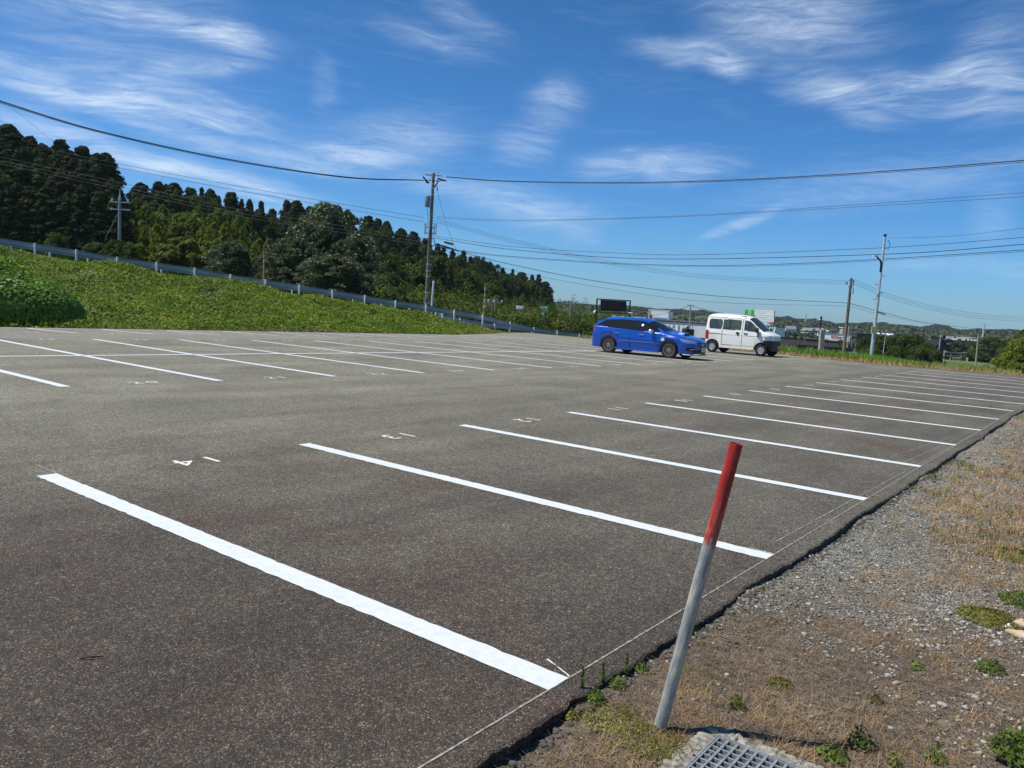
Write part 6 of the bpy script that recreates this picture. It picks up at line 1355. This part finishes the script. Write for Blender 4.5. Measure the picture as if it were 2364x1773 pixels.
for sy in (-1, 1):
    MB().box((.44, sy*.748, .99), (.18, .02, .05)).build('door_handle', M['black'], van); MB().box((.04, sy*.748, 1.0), (.16, .02, .07)).build('door_handle', M['black'], van)
    MB().box((.06, sy*.752, .955), (.06, .02, .12)).build('fuel_latch', M['black'], van)
    m_ = MB(); m_.box((1.04, sy*.86, 1.17), (.07, .16, .24)); m_.box((1.03, sy*.765, 1.02), (.05, .03, .28)); m_.build('side_mirror', M['black'], van)
for sy in (-1, 1): MB().box((-.98, sy*.747, 1.365), (.02, .01, .40)).build('window_frame', M['black'], van)
pm = MB().box((1.712, .22, .43), (.012, .33, .165)).build('number_plate', M['yplate'], van)
m_ = MB()
for (y, z, w, h) in ((.17, .465, .05, .03), (.25, .465, .07, .03), (.12, .41, .04, .07), (.19, .41, .03, .07), (.26, .41, .04, .07), (.32, .41, .03, .07)): m_.box((1.7195, y, z), (.002, w*.8, h*.8))
m_.build('plate_characters', M['black'], pm)
m_ = MB()
for z in (.52, .57, .62): m_.box((1.705, 0, z), (.01, .9, .012))
m_.build('bumper_slats', M['seam'], van)
m_ = MB(); m_.lathe([(.035, 0), (.03, .01), (.001, .012)], (1.70, 0, .80), (1, 0, 0), 14); m_.build('badge', M['chrome'], van)
for sy in (-1, 1): MB().lathe([(.07, 0), (.05, .02), (.001, .03)], (1.62, sy*.50, .80), (1, sy*.45, 0), 12).build('lamp_bulb', M['chrome'], van)
m_ = MB(); m_.box((.55, -.10, 1.85), (.10, .05, .03)); m_.build('roof_antenna', M['darkwood'], van)
MB().tube([(1.25, -.25, 1.20), (.98, -.02, 1.38)], .009, 5).build('wiper', M['black'], van)
# ------------------------------------------------------------ far verge: dry clippings and tall grass at the end of the lot
VP = np.array([(-26.5, 41.25), (-22, 40.9), (-18, 40.2), (-12.8, 39.4), (-10.4, 38.1), (-8, 37.3), (-6.0, 37.0), (-4.0, 38.0), (-1.5, 38.5), (.13, 38.6), (4, 38.4), (9, 38.0)])
def along(n, d0, d1, rg):
    seg = np.diff(VP, axis=0); L = np.hypot(seg[:, 0], seg[:, 1]); c = np.concatenate([[0], np.cumsum(L)]); t = rg.uniform(0, c[-1], n); i = np.clip(np.searchsorted(c, t)-1, 0, len(L)-1)
    f = (t-c[i])/L[i]; T = seg[i]/L[i][:, None]; Nn = np.stack([-T[:, 1], T[:, 0]], 1); return VP[i]+seg[i]*f[:, None]+Nn*rg.uniform(d0, d1, n)[:, None]
vg = np.random.default_rng(91)
P = along(15000, -.35, 1.5, vg); P = P[vg.random(len(P)) < np.clip(mnoise(P[:, 0], P[:, 1], .8, 30)*1.6, .2, 1)]
zf2 = lambda x, y: np.maximum(terrain(x, y), -.25)+.01
zv = lambda x, y: np.where(inside(x, y, LOTP), 0.0, terrain(x, y))
v1, f1 = blades(P, vg.uniform(.10, .30, len(P)), vg.uniform(.016, .034, len(P)), vg, 1.45, zv, 2, .4)
tag(fast('straw', v1, f1, M['dry']), 'band of straw coloured clippings along the far edge of the lot', 'dry grass', kind='stuff')
P = along(26000, 1.1, 4.4, vg); v1, f1 = blades(P, vg.uniform(.30, .62, len(P))*np.where(P[:, 0] < -17, .35, 1)*np.interp(P[:, 0], [-9, -5.5], [1, .55])*np.clip(.75+.5*mnoise(P[:, 0], P[:, 1], .6, 33), .6, 1.2), vg.uniform(.02, .036, len(P)), vg, .55, lambda x, y: np.maximum(terrain(x, y), -1.2), 3, .8)
tag(fast('tall_grass', v1, f1, M['grass']), 'tall bright green grass along the far verge below the poles', 'grass', kind='stuff')
for (px, py, Z, w, lab) in [(2352, 800, 47, 120, 'yellow-green rounded bush at the right edge of the picture'), (2372, 778, 60, 110, 'dark green bush behind the yellow-green one at the right edge')]:
    tree('yellow' if Z < 50 else 'dense', px, py, Z, lab, None, w)
c = at(1970, 822, 58); o = thing('utility_box', c, 'small pale utility box in the grass right of the brown pole', 'utility box'); MB().box((0, 0, .05), (.5, .4, .36), rot=.4).build('box', M['white'], o); MB().box((0, 0, .245), (.56, .46, .03), rot=.4).build('lid', M['galv'], o)
# ------------------------------------------------------------ dark trees in front of the shrine
for i, (px, py, Z, w, kd, lab) in enumerate([(1998,786,92,50,'dense','dark tree at the left end of the row, right of the wooden pole frame'), (2028,783,94,56,'dense','dark tree behind the silver lamp pole'), (2058,786,96,50,'dense','dark tree between the lamp pole and the thin pale pole'),
   (2088,780,98,58,'dense','broad dark tree with a raised crown, middle of the row'), (2112,779,102,50,'dense','tallest dark tree just left of the shrine, against white roofs'), (2140,797,98,46,'dense','lower dark tree touching the left of the shrine roof'),
   (2125,806,86,56,'dense','low dark bush before the left part of the shrine'), (2160,812,94,40,'dense','small dark bush left of the tall thin pole'), (2072,806,84,60,'dense','low dark bush in front of the middle of the row'), (2012,806,80,60,'dense','low dark bush beside the foot of the lamp pole'),
   (2222,789,225,56,'dense','dark tree right behind the stone gate'), (2245,790,230,50,'dense','dark tree between the stone gate and the round tree'), (2238,815,205,30,'dense','small green bush just right of the stone gate'), (2290,781,190,76,'dense','large round dark tree standing alone right of the stone gate'),
   (2322,806,175,48,'dense','low dark tree right of the large round tree'), (1836,770,240,18,'fir','small pointed dark conifer behind the black roofed house'), (1945,798,120,34,'dense','small rounded garden tree before the cream gable wall'), (2345,788,150,50,'dense','dark tree behind the bush at the right edge'),
   (2196,806,235,40,'dense','dark tree directly behind the stone gate beam')]):
    t_ = tree(kd, px, py, Z, lab, 'dark trees below the far verge', w)
# ------------------------------------------------------------ buildings
def place(o, px, Z, rz): p = at(px, 760, Z); o.location = (p[0], p[1], TOWN); o.rotation_euler = (0, 0, rz)
def ztop(px, py, Z): return float(at(px, py, Z)[2]-TOWN)
def gable(mb, L, Dp, z0, z1, over=.4, th=.12):
    for s_ in (-1, 1):
        a = [(-L/2-over, s_*(Dp/2+over), z0-over*(z1-z0)/(Dp/2)), (L/2+over, s_*(Dp/2+over), z0-over*(z1-z0)/(Dp/2)), (L/2+over, 0, z1), (-L/2-over, 0, z1)]
        b = [(x, y, z+th) for x, y, z in a]; mb.add(a+b, [(0, 1, 2, 3), (7, 6, 5, 4), (0, 4, 5, 1), (1, 5, 6, 2), (2, 6, 7, 3), (3, 7, 4, 0)])
def house(name, px, Z, L, Dp, He, Hr, rz, label, wall='offwhite', roof='roofblack', wins=(), cat='house', group=None, parts=True):
    t = thing(name, (0, 0, 0), label, cat, group); place(t, px, Z, rz)
    mb = MB(); w = L/2; d = Dp/2; vs = [(-w, -d, -1), (w, -d, -1), (w, d, -1), (-w, d, -1), (-w, -d, He), (w, -d, He), (w, d, He), (-w, d, He), (-w, 0, Hr-.02), (w, 0, Hr-.02)]
    mb.add(vs, [(0, 1, 5, 4), (2, 3, 7, 6), (1, 2, 6, 9, 5), (3, 0, 4, 8, 7)]); mb.build('wall', M[wall], t)
    mb = MB(); gable(mb, L, Dp, He, Hr, .5 if L > 5 else .3)
    if roof == 'roofblack' and parts: mb.box((0, 0, Hr+.22), (L+.9, .34, .34))
    ro = mb.build('roof', M[roof], t)
    if roof == 'roofblack' and parts:
        for s_ in (-1, 1): MB().box((s_*(L/2+.46), 0, Hr+.34), (.14, .5, .55)).build('ridge_end', M['roofgrey'], ro)
    for (x, y0, z, ww, hh) in wins:
        fr_ = MB().box((x, y0*d+y0*.03, z), (ww+.2, .06, hh+.2)).build('window', M['white'], t)
        m = MB(); m.box((x, y0*d+y0*.07, z), (ww, .04, hh)); m.build('pane', M['window'], fr_)
    return t
zr = ztop(1830, 784, 150)
house('tiled_house', 1822, 150, 13.5, 8.5, zr-2.6, zr, R(4), 'large house with a black glazed tile roof just right of the white van', 'darkwood', 'roofblack', [(-3, -1, 1.2, 1.6, 1.0), (1, -1, 1.2, 1.6, 1.0), (4.6, -1, 1.2, 1.4, 1.0)])
zr = ztop(1875, 787.5, 138); house('tiled_house_wing', 1878, 138, 3.6, 4.2, zr-1.3, zr, R(4), 'two storey wing with a small window and black tiled roof behind the pillar', 'darkwood', 'roofblack', [(.2, -1, zr-2.0, 1.9, 1.0)])
zr = ztop(1905, 791, 128); house('tiled_house', 1912, 128, 6.0, 6.0, zr-1.9, zr, R(2), 'lower black roofed house between the pillar and the brown pole', 'darkwood', 'roofblack', [(-1, -1, 1.8, 1.2, .9)])
zr = ztop(1935, 783, 160); house('tiled_house', 1937, 160, 4.0, 5.5, zr-1.9, zr, R(-60), 'house with a cream gable wall beside the brown pole', 'offwhite', 'roofgrey', [(0, -1, 2.0, 1.0, .9)])
t = thing('slatted_shed', (0, 0, 0), 'long dark shed wall of upright slats below the black roofed houses', 'shed'); place(t, 1908, 100, R(6)); zt_ = ztop(1908, 801, 100); mb = MB(); mb.box((0, 0, zt_/2-.5), (6.4, 1.8, zt_+1)); mb.build('wall', M['darkwood'], t)
mb = MB()
for i in range(40): mb.box((-3.1+i*.16, -.93, zt_-1.1), (.06, .05, 2.1))
mb.build('slats', mat('pale_slats', (.13, .12, .125), .7), t); mb = MB(); mb.box((0, 0, zt_+.04), (6.7, 2.2, .08)); mb.build('roof', M['roofblack'], t)
# gabled white warehouse and the long one beside it
t = thing('gabled_warehouse', (0, 0, 0), 'tall white warehouse end with a grey portal frame, above the blue car roof', 'warehouse'); place(t, 1519, 300, R(8)); H_ = ztop(1519, 717, 300); mb = MB(); mb.box((0, 3, H_/2-.5), (7.4, 4, H_+1)); mb.build('wall', M['white'], t)
mb = MB(); mb.box((-3.9, -.3, H_/2-.3), (.45, .6, H_+1)); mb.box((3.9, -.3, H_/2-.3), (.45, .6, H_+1)); mb.build('portal_posts', M['galv'], t); mb = MB(); mb.box((0, -.3, H_+.1), (8.4, .8, .55)); mb.build('portal_beam', M['galv'], t)
mb = MB(); mb.box((-3.0, -.03, H_*.72), (.7, .05, 2.6)); mb.build('window', M['window'], t)
t = thing('long_warehouse', (0, 0, 0), 'long low white warehouse stretching behind the blue car and the white van', 'warehouse'); place(t, 1640, 285, R(3)); H_ = ztop(1600, 744, 285); mb = MB(); mb.box((0, 6, H_/2-.5), (46, 12, H_+1)); mb.build('wall', M['white'], t)
mb = MB(); mb.box((0, 6, H_+.1), (46.6, 12.8, .25)); mb.box((0, -.1, H_-.35), (46.2, .3, .45)); mb.build('roof', M['roofgrey'], t)
mb = MB()
for x in (-20, -16, -12, -7, -3): mb.box((x, -.15, H_/2-.8), (.12, .2, H_-.6))
mb.build('downpipes', M['galv'], t)
t = thing('white_container', (0, 0, 0), 'white box container with a pale corner post between the blue car and the van', 'container'); place(t, 1640, 97, R(8)); mb = MB(); zb_ = ztop(1620, 780, 97); zt_ = ztop(1620, 754, 97); mb.box((0, 0, (zb_+zt_)/2), (3.2, 1.6, zt_-zb_)); mb.build('box', M['white'], t); MB().box((-1.72, -.6, (zb_+zt_)/2), (.14, .14, zt_-zb_+.1)).build('corner_post', M['postwhite'], t); MB().box((0, 0, zb_/2-.3), (3.0, 1.4, zb_+.6)).build('base', M['darkwood'], t)
t = thing('dark_tanks', (0, 0, 0), 'dark rounded tanks beside the white container', 'tank'); place(t, 1592, 98, YAW); zt_ = ztop(1595, 760, 98); mb = MB(); mb.box((.15, 0, zt_/2), (1.35, 1, zt_)); mb.lathe([(.5, 0), (.5, zt_-.1), (.35, zt_+.1), (.001, zt_+.16)], (-.45, 0, 0), n=14); mb.lathe([(.4, 0), (.4, zt_-.75), (.28, zt_-.6), (.001, zt_-.55)], (-.95, 0, 0), n=14); mb.build('tank', M['darkwood'], t)
t = thing('flat_building', (0, 0, 0), 'low dark brown building behind the row of dark trees', 'building'); place(t, 2012, 260, YAW-R(8)); H_ = ztop(2010, 771, 260); mb = MB(); mb.box((0, 3, H_/2), (9.2, 7, H_)); mb.build('wall', mat('dark_brown_wall', (.055, .045, .045), .8), t); MB().box((0, 3, H_+.1), (9.6, 7.4, .2)).build('roof', M['roofgrey'], t)
# white factory with a red sign
t = thing('factory', (0, 0, 0), 'long white factory with red lettering left of the brown pole', 'factory'); place(t, 1936, 330, R(4)); H_ = ztop(1936, 772, 330); mb = MB(); mb.box((-.5, 4, H_/2), (14.5, 8, H_)); mb.box((10.2, 5, H_/2-.2), (5.6, 8, H_-.4)); mb.build('wall', M['white'], t); MB().box((-.5, 4, H_+.1), (13, 8.4, .2)).build('roof', M['roofgrey'], t)
cu = bpy.data.curves.new('lettering', 'FONT'); cu.body = 'ISUZU'; cu.size = 1.7; cu.align_x = 'CENTER'; cu.offset = .06; tmp = bpy.data.objects.new('tmp', cu); COL.objects.link(tmp); me = bpy.data.meshes.new_from_object(tmp.evaluated_get(bpy.context.evaluated_depsgraph_get())); bpy.data.objects.remove(tmp); me.materials.clear()
lt = link_mesh('lettering', me, M['red'], t); lt.location = (-1.2, -.1, ztop(1928, 781.5, 330)); lt.rotation_euler = (R(90), 0, 0); lt.scale = (.62, 1, 1)
t = thing('apartment_block', (0, 0, 0), 'small stacked brown and white building above the factory, behind the brown pole', 'building'); place(t, 1957, 520, YAW); H_ = ztop(1957, 757, 520); mb = MB(); mb.box((0, 3, H_/2), (5.5, 6, H_)); mb.build('wall', M['stone'], t); mb = MB(); mb.box((0, 3, H_+.1), (6.5, 7, .4)); mb.box((0, -.1, H_*.68), (6.3, .6, .5)); mb.box((0, -.1, H_*.38), (6.3, .6, .5)); mb.build('balconies', M['white'], t)
for (px, py, Z, L, lab) in [(2133, 784, 400, 13, 'white roofed shed left of the shrine roof'), (2226, 784, 430, 20, 'long grey and white station shed right of the shrine roof'), (2338, 791, 380, 13, 'white flat roofed factory near the right edge'), (2350, 795, 330, 11, 'pale lower factory in front of the other near the right edge')]:
    t = thing('factory_shed', (0, 0, 0), lab, 'factory'); place(t, px, Z, R(6)); H_ = ztop(px, py, Z); mb = MB(); mb.box((0, 4, H_/2-.3), (L, 9, H_-.6)); mb.build('wall', M['roofgrey'] if 'grey' in lab else M['white'], t); mb = MB(); mb.box((0, 4, H_-.15), (L+.8, 10, .8)); mb.build('roof', M['white'], t); mb = MB()
    for i in range(int(L/3)): mb.box((-L/2+1.5+i*3, -.55, H_*.45), (.9, .05, .7))
    mb.build('windows', M['window'], t)
# school on the far slope
t = thing('school_building', (0, 0, 0), 'long beige school building on the distant slope at right', 'school'); p = at(2104, 771, 950); t.location = tuple(p); t.rotation_euler = (0, 0, R(8))
mb = MB(); mb.box((0, 5, -3), (19, 9, 16)); mb.box((11, 6, -2.5), (2.6, 10, 17.5)); mb.box((20, 9, -5), (17, 9, 14)); mb.box((21, 9, 4), (4, 5, 4)); mb.build('wall', M['beige'], t); mb = MB()
for z in (0.2, 3.2): mb.box((-.3, .4, z), (18, .2, 1.2)); mb.box((20, 4.4, z-2.6), (15, .2, 1.1))
mb.build('windows', M['window'], t)
# shrine hall with a sweeping black roof
t = thing('shrine_hall', (0, 0, 0), 'shrine hall with a steep sweeping black roof behind the tall thin pole', 'shrine'); place(t, 2177, 214, YAW+R(4)); H_ = ztop(2176, 782, 214)
mb = MB(); Wd = 4.4; prof = []
for i in range(13): u = i/12; prof.append((u*Wd, H_-(H_-3.2)*(1-(1-u)**1.7) if i else H_))
vs = []; fs = []
for y in (-.6, 4.4):
    for x, z in prof[::-1]: vs.append((-x, y, z))
    for x, z in prof[1:]: vs.append((x, y, z))
n = 25
for i in range(n-1): fs.append((i, i+1, n+i+1, n+i))
vs += [(x, y, z-.3) for x, y, z in vs]; fs += [(2*n+b, 2*n+a, 2*n+d, 2*n+c_) for (a, b, c_, d) in [(f[0], f[1], f[2], f[3]) for f in fs]]
for i in range(n-1): fs.append((i, 2*n+i, 2*n+i+1, i+1)); fs.append((n+i, n+i+1, 3*n+i+1, 3*n+i))
mb.add(vs, fs); mb.box((0, 1.9, H_+.25), (.5, 5.6, .55)); mb.box((0, -.9, H_+.4), (.7, .3, 1.0)); mb.build('roof', M['roofblack'], t)
mb = MB(); mb.box((0, 2, 1.6), (6.2, 4.4, 3.4)); mb.add([(-2.9, -.3, 3.2), (2.9, -.3, 3.2), (0, -.3, H_-.6)], [(0, 1, 2)]); mb.build('wall', M['darkwood'], t)
mb = MB()
for x in (-2.9, -1, 1, 2.9): mb.box((x, -.4, 1.6), (.25, .25, 3.4))
mb.build('pillars', M['darkwood'], t)
zr = ztop(2135, 796, 222); house('small_house', 2134, 222, 3.0, 3, zr-.8, zr, YAW, 'little red roofed building at the left of the shrine', 'darkwood', 'redroof' if 'redroof' in M else 'redlens', parts=False)
# stone gate with a straw rope
Zt = 200.0; c0 = at(2204, 845, Zt); t = thing('stone_gate', (c0[0], c0[1], TOWN), 'stone shrine gate with a sagging straw rope between its pillars', 'shrine gate', None, YAW-R(6))
def TG(px): return (px-2204)/FPX*Zt
hz2 = ztop(2204, 816, Zt); 
for px in (2191.5, 2216):
    MB().tube([(TG(px), 0, -.5), (TG(px)*.93, 0, hz2-.1)], [.22, .18], 10).build('pillar', M['stone'], t, smooth=True)
mb = MB(); L_ = 5.0
vs = []; fs = []
for i in range(9):
    x = -L_/2+L_*i/8; lift = .16*abs(i/4-1)**2.2
    for (y, z) in ((-.24, hz2-.05), (.24, hz2-.05), (.28, hz2+.32), (-.28, hz2+.32)): vs.append((x, y, z+lift))
for i in range(8):
    for k in range(4): fs.append((i*4+k, i*4+(k+1) % 4, i*4+4+(k+1) % 4, i*4+4+k))
fs += [(0, 1, 2, 3), (35, 34, 33, 32)]; mb.add(vs, fs); mb.build('top_beam', M['stone'], t)
MB().box((0, 0, hz2-.62), (4.3, .24, .30)).build('tie_beam', M['stone'], t); MB().box((0, 0, hz2-.25), (.45, .2, .5)).build('tablet', M['darkwood'], t)
M['straw'] = mat('straw_rope', (.45, .38, .24), .9, var=.2, vscale=8)
pts = [(-1.3+2.6*i/10, -.25, hz2-.75-.42*(1-(i/5-1)**2)) for i in range(11)]; rp = MB().tube(pts, [.05+.05*(1-(i/5-1)**2) for i in range(11)], 7).build('straw_rope', M['straw'], t)
for x in (-.7, 0, .7): MB().tube([(x, -.27, hz2-1.1), (x, -.27, hz2-1.5)], [.08, .12], 6).build('tassel', M['straw'], rp)
def lantern(px, py0, py1, Z, label):
    h = (py1-py0)/FPX*Z; c = at(px, py1, Z); o = thing('stone_lantern', (c[0], c[1], TOWN), label, 'stone lantern', 'stone lanterns by the gate')
    MB().lathe([(.45, 0), (.45, .2), (.2, .25), (.18, h*.5), (.42, h*.55), (.42, h*.6)], (0, 0, 0), n=8).build('pedestal', M['stone'], o); MB().box((0, 0, h*.7), (.5, .5, h*.2)).build('light_box', M['stone'], o); MB().lathe([(.6, h*.8), (.55, h*.86), (.12, h*.96), (.001, h)], (0, 0, 0), n=6).build('cap', M['stone'], o)
lantern(2212, 832, 846, 203, 'stone lantern seen between the pillars of the stone gate'); 
o = thing('stone_pillar', (at(2231, 846, 196)[0], at(2231, 846, 196)[1], TOWN), 'square stone pillar with a rounded top right of the stone gate', 'pillar'); MB().box((0, 0, 1.1), (.42, .42, 2.3)).build('shaft', M['stone'], o); MB().lathe([(.28, 2.2), (.2, 2.45), (.001, 2.55)], (0, 0, 0), n=10).build('top', M['stone'], o)
mb = MB(); a_ = at(2175, 846, 205); b2 = at(2335, 858, 165); 
q = [at(2170, 843, 215), at(2330, 853, 180), at(2330, 856, 170), at(2170, 846, 205)]; V_ = [(p[0], p[1], TOWN+.03) for p in q]
tag(MB().add(V_, [(0, 1, 2, 3)]).build('path', mat('pale_path', (.30, .29, .26), .9)), kind='structure')
# ------------------------------------------------------------ far hills, plain and scattered houses
RX = [1180,1240,1274,1298,1324,1340,1362,1400,1430,1468,1498,1532,1555,1575,1604,1630,1663,1720,1760,1800,1833,1876,1912,1930,1953,1978,1999,2055,2106,2126,2150,2167,2187,2198,2218,2250,2284,2335,2364,2420,2500,2600,2760]
RY = [690,694,695.6,694.8,698,699.6,702,703,704,706,711,711.5,713,712,717.6,718,721,727,728,730,733.4,736,739.8,745.6,744,745,743,746.7,750,753,750,747.4,750,756,760,758,759,759,761.5,764,770,776,784]
def ridge(name, X_, Y_, Z, dn, amp, depth, seed, mname, top_off=0.0, n=480):
    rg = np.random.default_rng(seed); px = np.linspace(X_[0], X_[-1], n); py = np.interp(px, X_, Y_)+top_off
    rows = [(-depth, 0.0), (-depth*.8, .14), (-depth*.55, .42), (-depth*.3, .72), (-depth*.12, .93), (0, 1.0), (depth*.5, .8), (depth*1.2, 0.0)]
    V = []
    for i in range(n):
        tp_ = at(px[i], py[i], Z); zt_ = tp_[2]; dirn = (tp_-CAM)[:2]/np.linalg.norm((tp_-CAM)[:2])
        for (d, f) in rows:
            z = TOWN-2+(zt_-TOWN+2)*f
            if 0 < f < 1: z += amp*(vnoise(np.array([px[i]*.05]), np.array([d*.01+3]), 1.0, seed)[0]-.5)*2
            V.append((tp_[0]+dirn[0]*d, tp_[1]+dirn[1]*d, z))
    m = len(rows); I = np.arange(n*m).reshape(n, m); F = np.stack([I[:-1, :-1].ravel(), I[1:, :-1].ravel(), I[1:, 1:].ravel(), I[:-1, 1:].ravel()], 1)
    tag(fast('hills', V, F, M[mname], smooth=True), kind='structure'); return np.array(V).reshape(n, m, 3)
def canopy(G, n, size, rg, jmax=6, lift=.3, gap=None):
    a = rg.uniform(0, G.shape[0]-1.001, n); b = rg.uniform(.3, jmax-.001, n); i = a.astype(int); j = b.astype(int); fa = (a-i)[:, None]; fb = (b-j)[:, None]
    C = (G[i, j]*(1-fa)+G[i+1, j]*fa)*(1-fb)+(G[i, j+1]*(1-fa)+G[i+1, j+1]*fa)*fb
    if gap is not None: k = vnoise(a*.05, b*1.1, 1.0, gap) > .33; C = C[k]
    s = rg.uniform(size*.6, size*1.4, len(C)); C[:, 2] += s*lift
    return leaf_quads(C, np.tile([0, 0, 1.0], (len(C), 1)), s, rg, 1.1, .5)
hr = np.random.default_rng(101)
M['farlight'] = leafmat('far_orchard', (.032, .055, .024), (.052, .076, .031), (.09, .10, .045), .03, .8, .1, trans=0, objvar=0)
G1 = ridge('hills', RX, RY, 1350, 0, 5, 380, 1, 'farwood', 3.2); G2 = ridge('hills', RX, [y+9+3*math.sin(x*.021)+2*math.sin(x*.05) for x, y in zip(RX, RY)], 820, 0, 3, 260, 2, 'farlight', 0)
L = [canopy(G1, 80000, 2.6, hr, 5.4)]
tag(fast('far_woodland', *join(L), M['farwood']), 'dark distant woodland covering the low hills along the horizon', 'woodland', kind='stuff')
tag(fast('near_woodland', *canopy(G2, 34000, 2.4, hr, 5.3, gap=7), M['farlight']), 'paler scattered trees and orchards on the nearer low slopes', 'woodland', kind='stuff')
# clumps of trees and hedges on the plain
C = []; 
for _ in range(150):
    px = hr.uniform(1230, 2420); Z = 1/hr.uniform(1/760, 1/230); p = at(px, 760, Z)
    if Z < 460 and (1470 < px < 2060 or 2180 < px < 2240): continue
    k = int(hr.uniform(90, 260)); wd = hr.uniform(6, 26); hh = hr.uniform(2.5, 7.0); C.append(np.column_stack([p[0]+hr.normal(0, wd*.5, k), p[1]+hr.normal(0, wd*.5, k), TOWN+hh*hr.random(k)**.7]))
C = np.vstack(C); tag(fast('plain_trees', *leaf_quads(C, np.tile([0, 0, .6], (len(C), 1)), hr.uniform(.8, 1.8, len(C)), hr, 1.1, .9), M['farwood']), 'clumps of trees and hedges dotting the distant plain', 'trees', kind='stuff')
hb = []
for v in range(4):
    L_, D_, He, Hr = ((9, 7, 4.6, 6.8), (12, 8, 3.2, 5.4), (8, 7, 5.2, 7.2), (16, 10, 5, 6.2))[v]; wl, rf_ = (('offwhite', 'roofgrey'), ('white', 'roofblack'), ('white', 'roofgrey'), ('white', 'white'))[v]
    hb.append((L_, D_, He, Hr, wl, rf_))
protos = []
for i in range(110):
    px = hr.uniform(1790, 2400) if i > 14 else hr.uniform(1300, 1500); Z = 1/hr.uniform(1/1250, 1/620)
    if i > 80: px = hr.uniform(2190, 2290); Z = hr.uniform(700, 950)
    v = int(hr.integers(0, 4)); rz = R(10)+hr.uniform(-.6, .6); L_, D_, He, Hr, wl, rf_ = hb[v]; p = at(px, 760, Z)
    lab = 'small distant house on the plain towards the low hills'
    if len(protos) < 4 and len(protos) == len([q for q in protos]) and v not in [q[0] for q in protos]:
        t = house('distant_house', px, Z, L_, D_, He, Hr, rz, lab, wl, rf_, parts=False, group='small distant houses on the plain'); protos.append((v, t)); continue
    src = [q[1] for q in protos if q[0] == v]
    if not src: continue
    t = copy_tree(src[0]); t.location = (p[0], p[1], TOWN); t.rotation_euler = (0, 0, rz)

# ------------------------------------------------------------ haze
hm = bpy.data.materials.new('haze'); hm.use_nodes = True; ht = NT(hm.node_tree); ht.n.clear(); pv = ht.add('ShaderNodeVolumePrincipled'); pv.inputs['Color'].default_value = (.80, .90, 1.0, 1); pv.inputs['Density'].default_value = HAZE; pv.inputs['Anisotropy'].default_value = .2
ho = ht.add('ShaderNodeOutputMaterial'); ht.link(pv.outputs[0], ho.inputs['Volume'])
hz_ = MB(); hz_.box((0, 1400, 35), (6000, 3700, 90)).build('haze', hm)
hzo = bpy.data.objects['haze']; tag(hzo, kind='stuff')
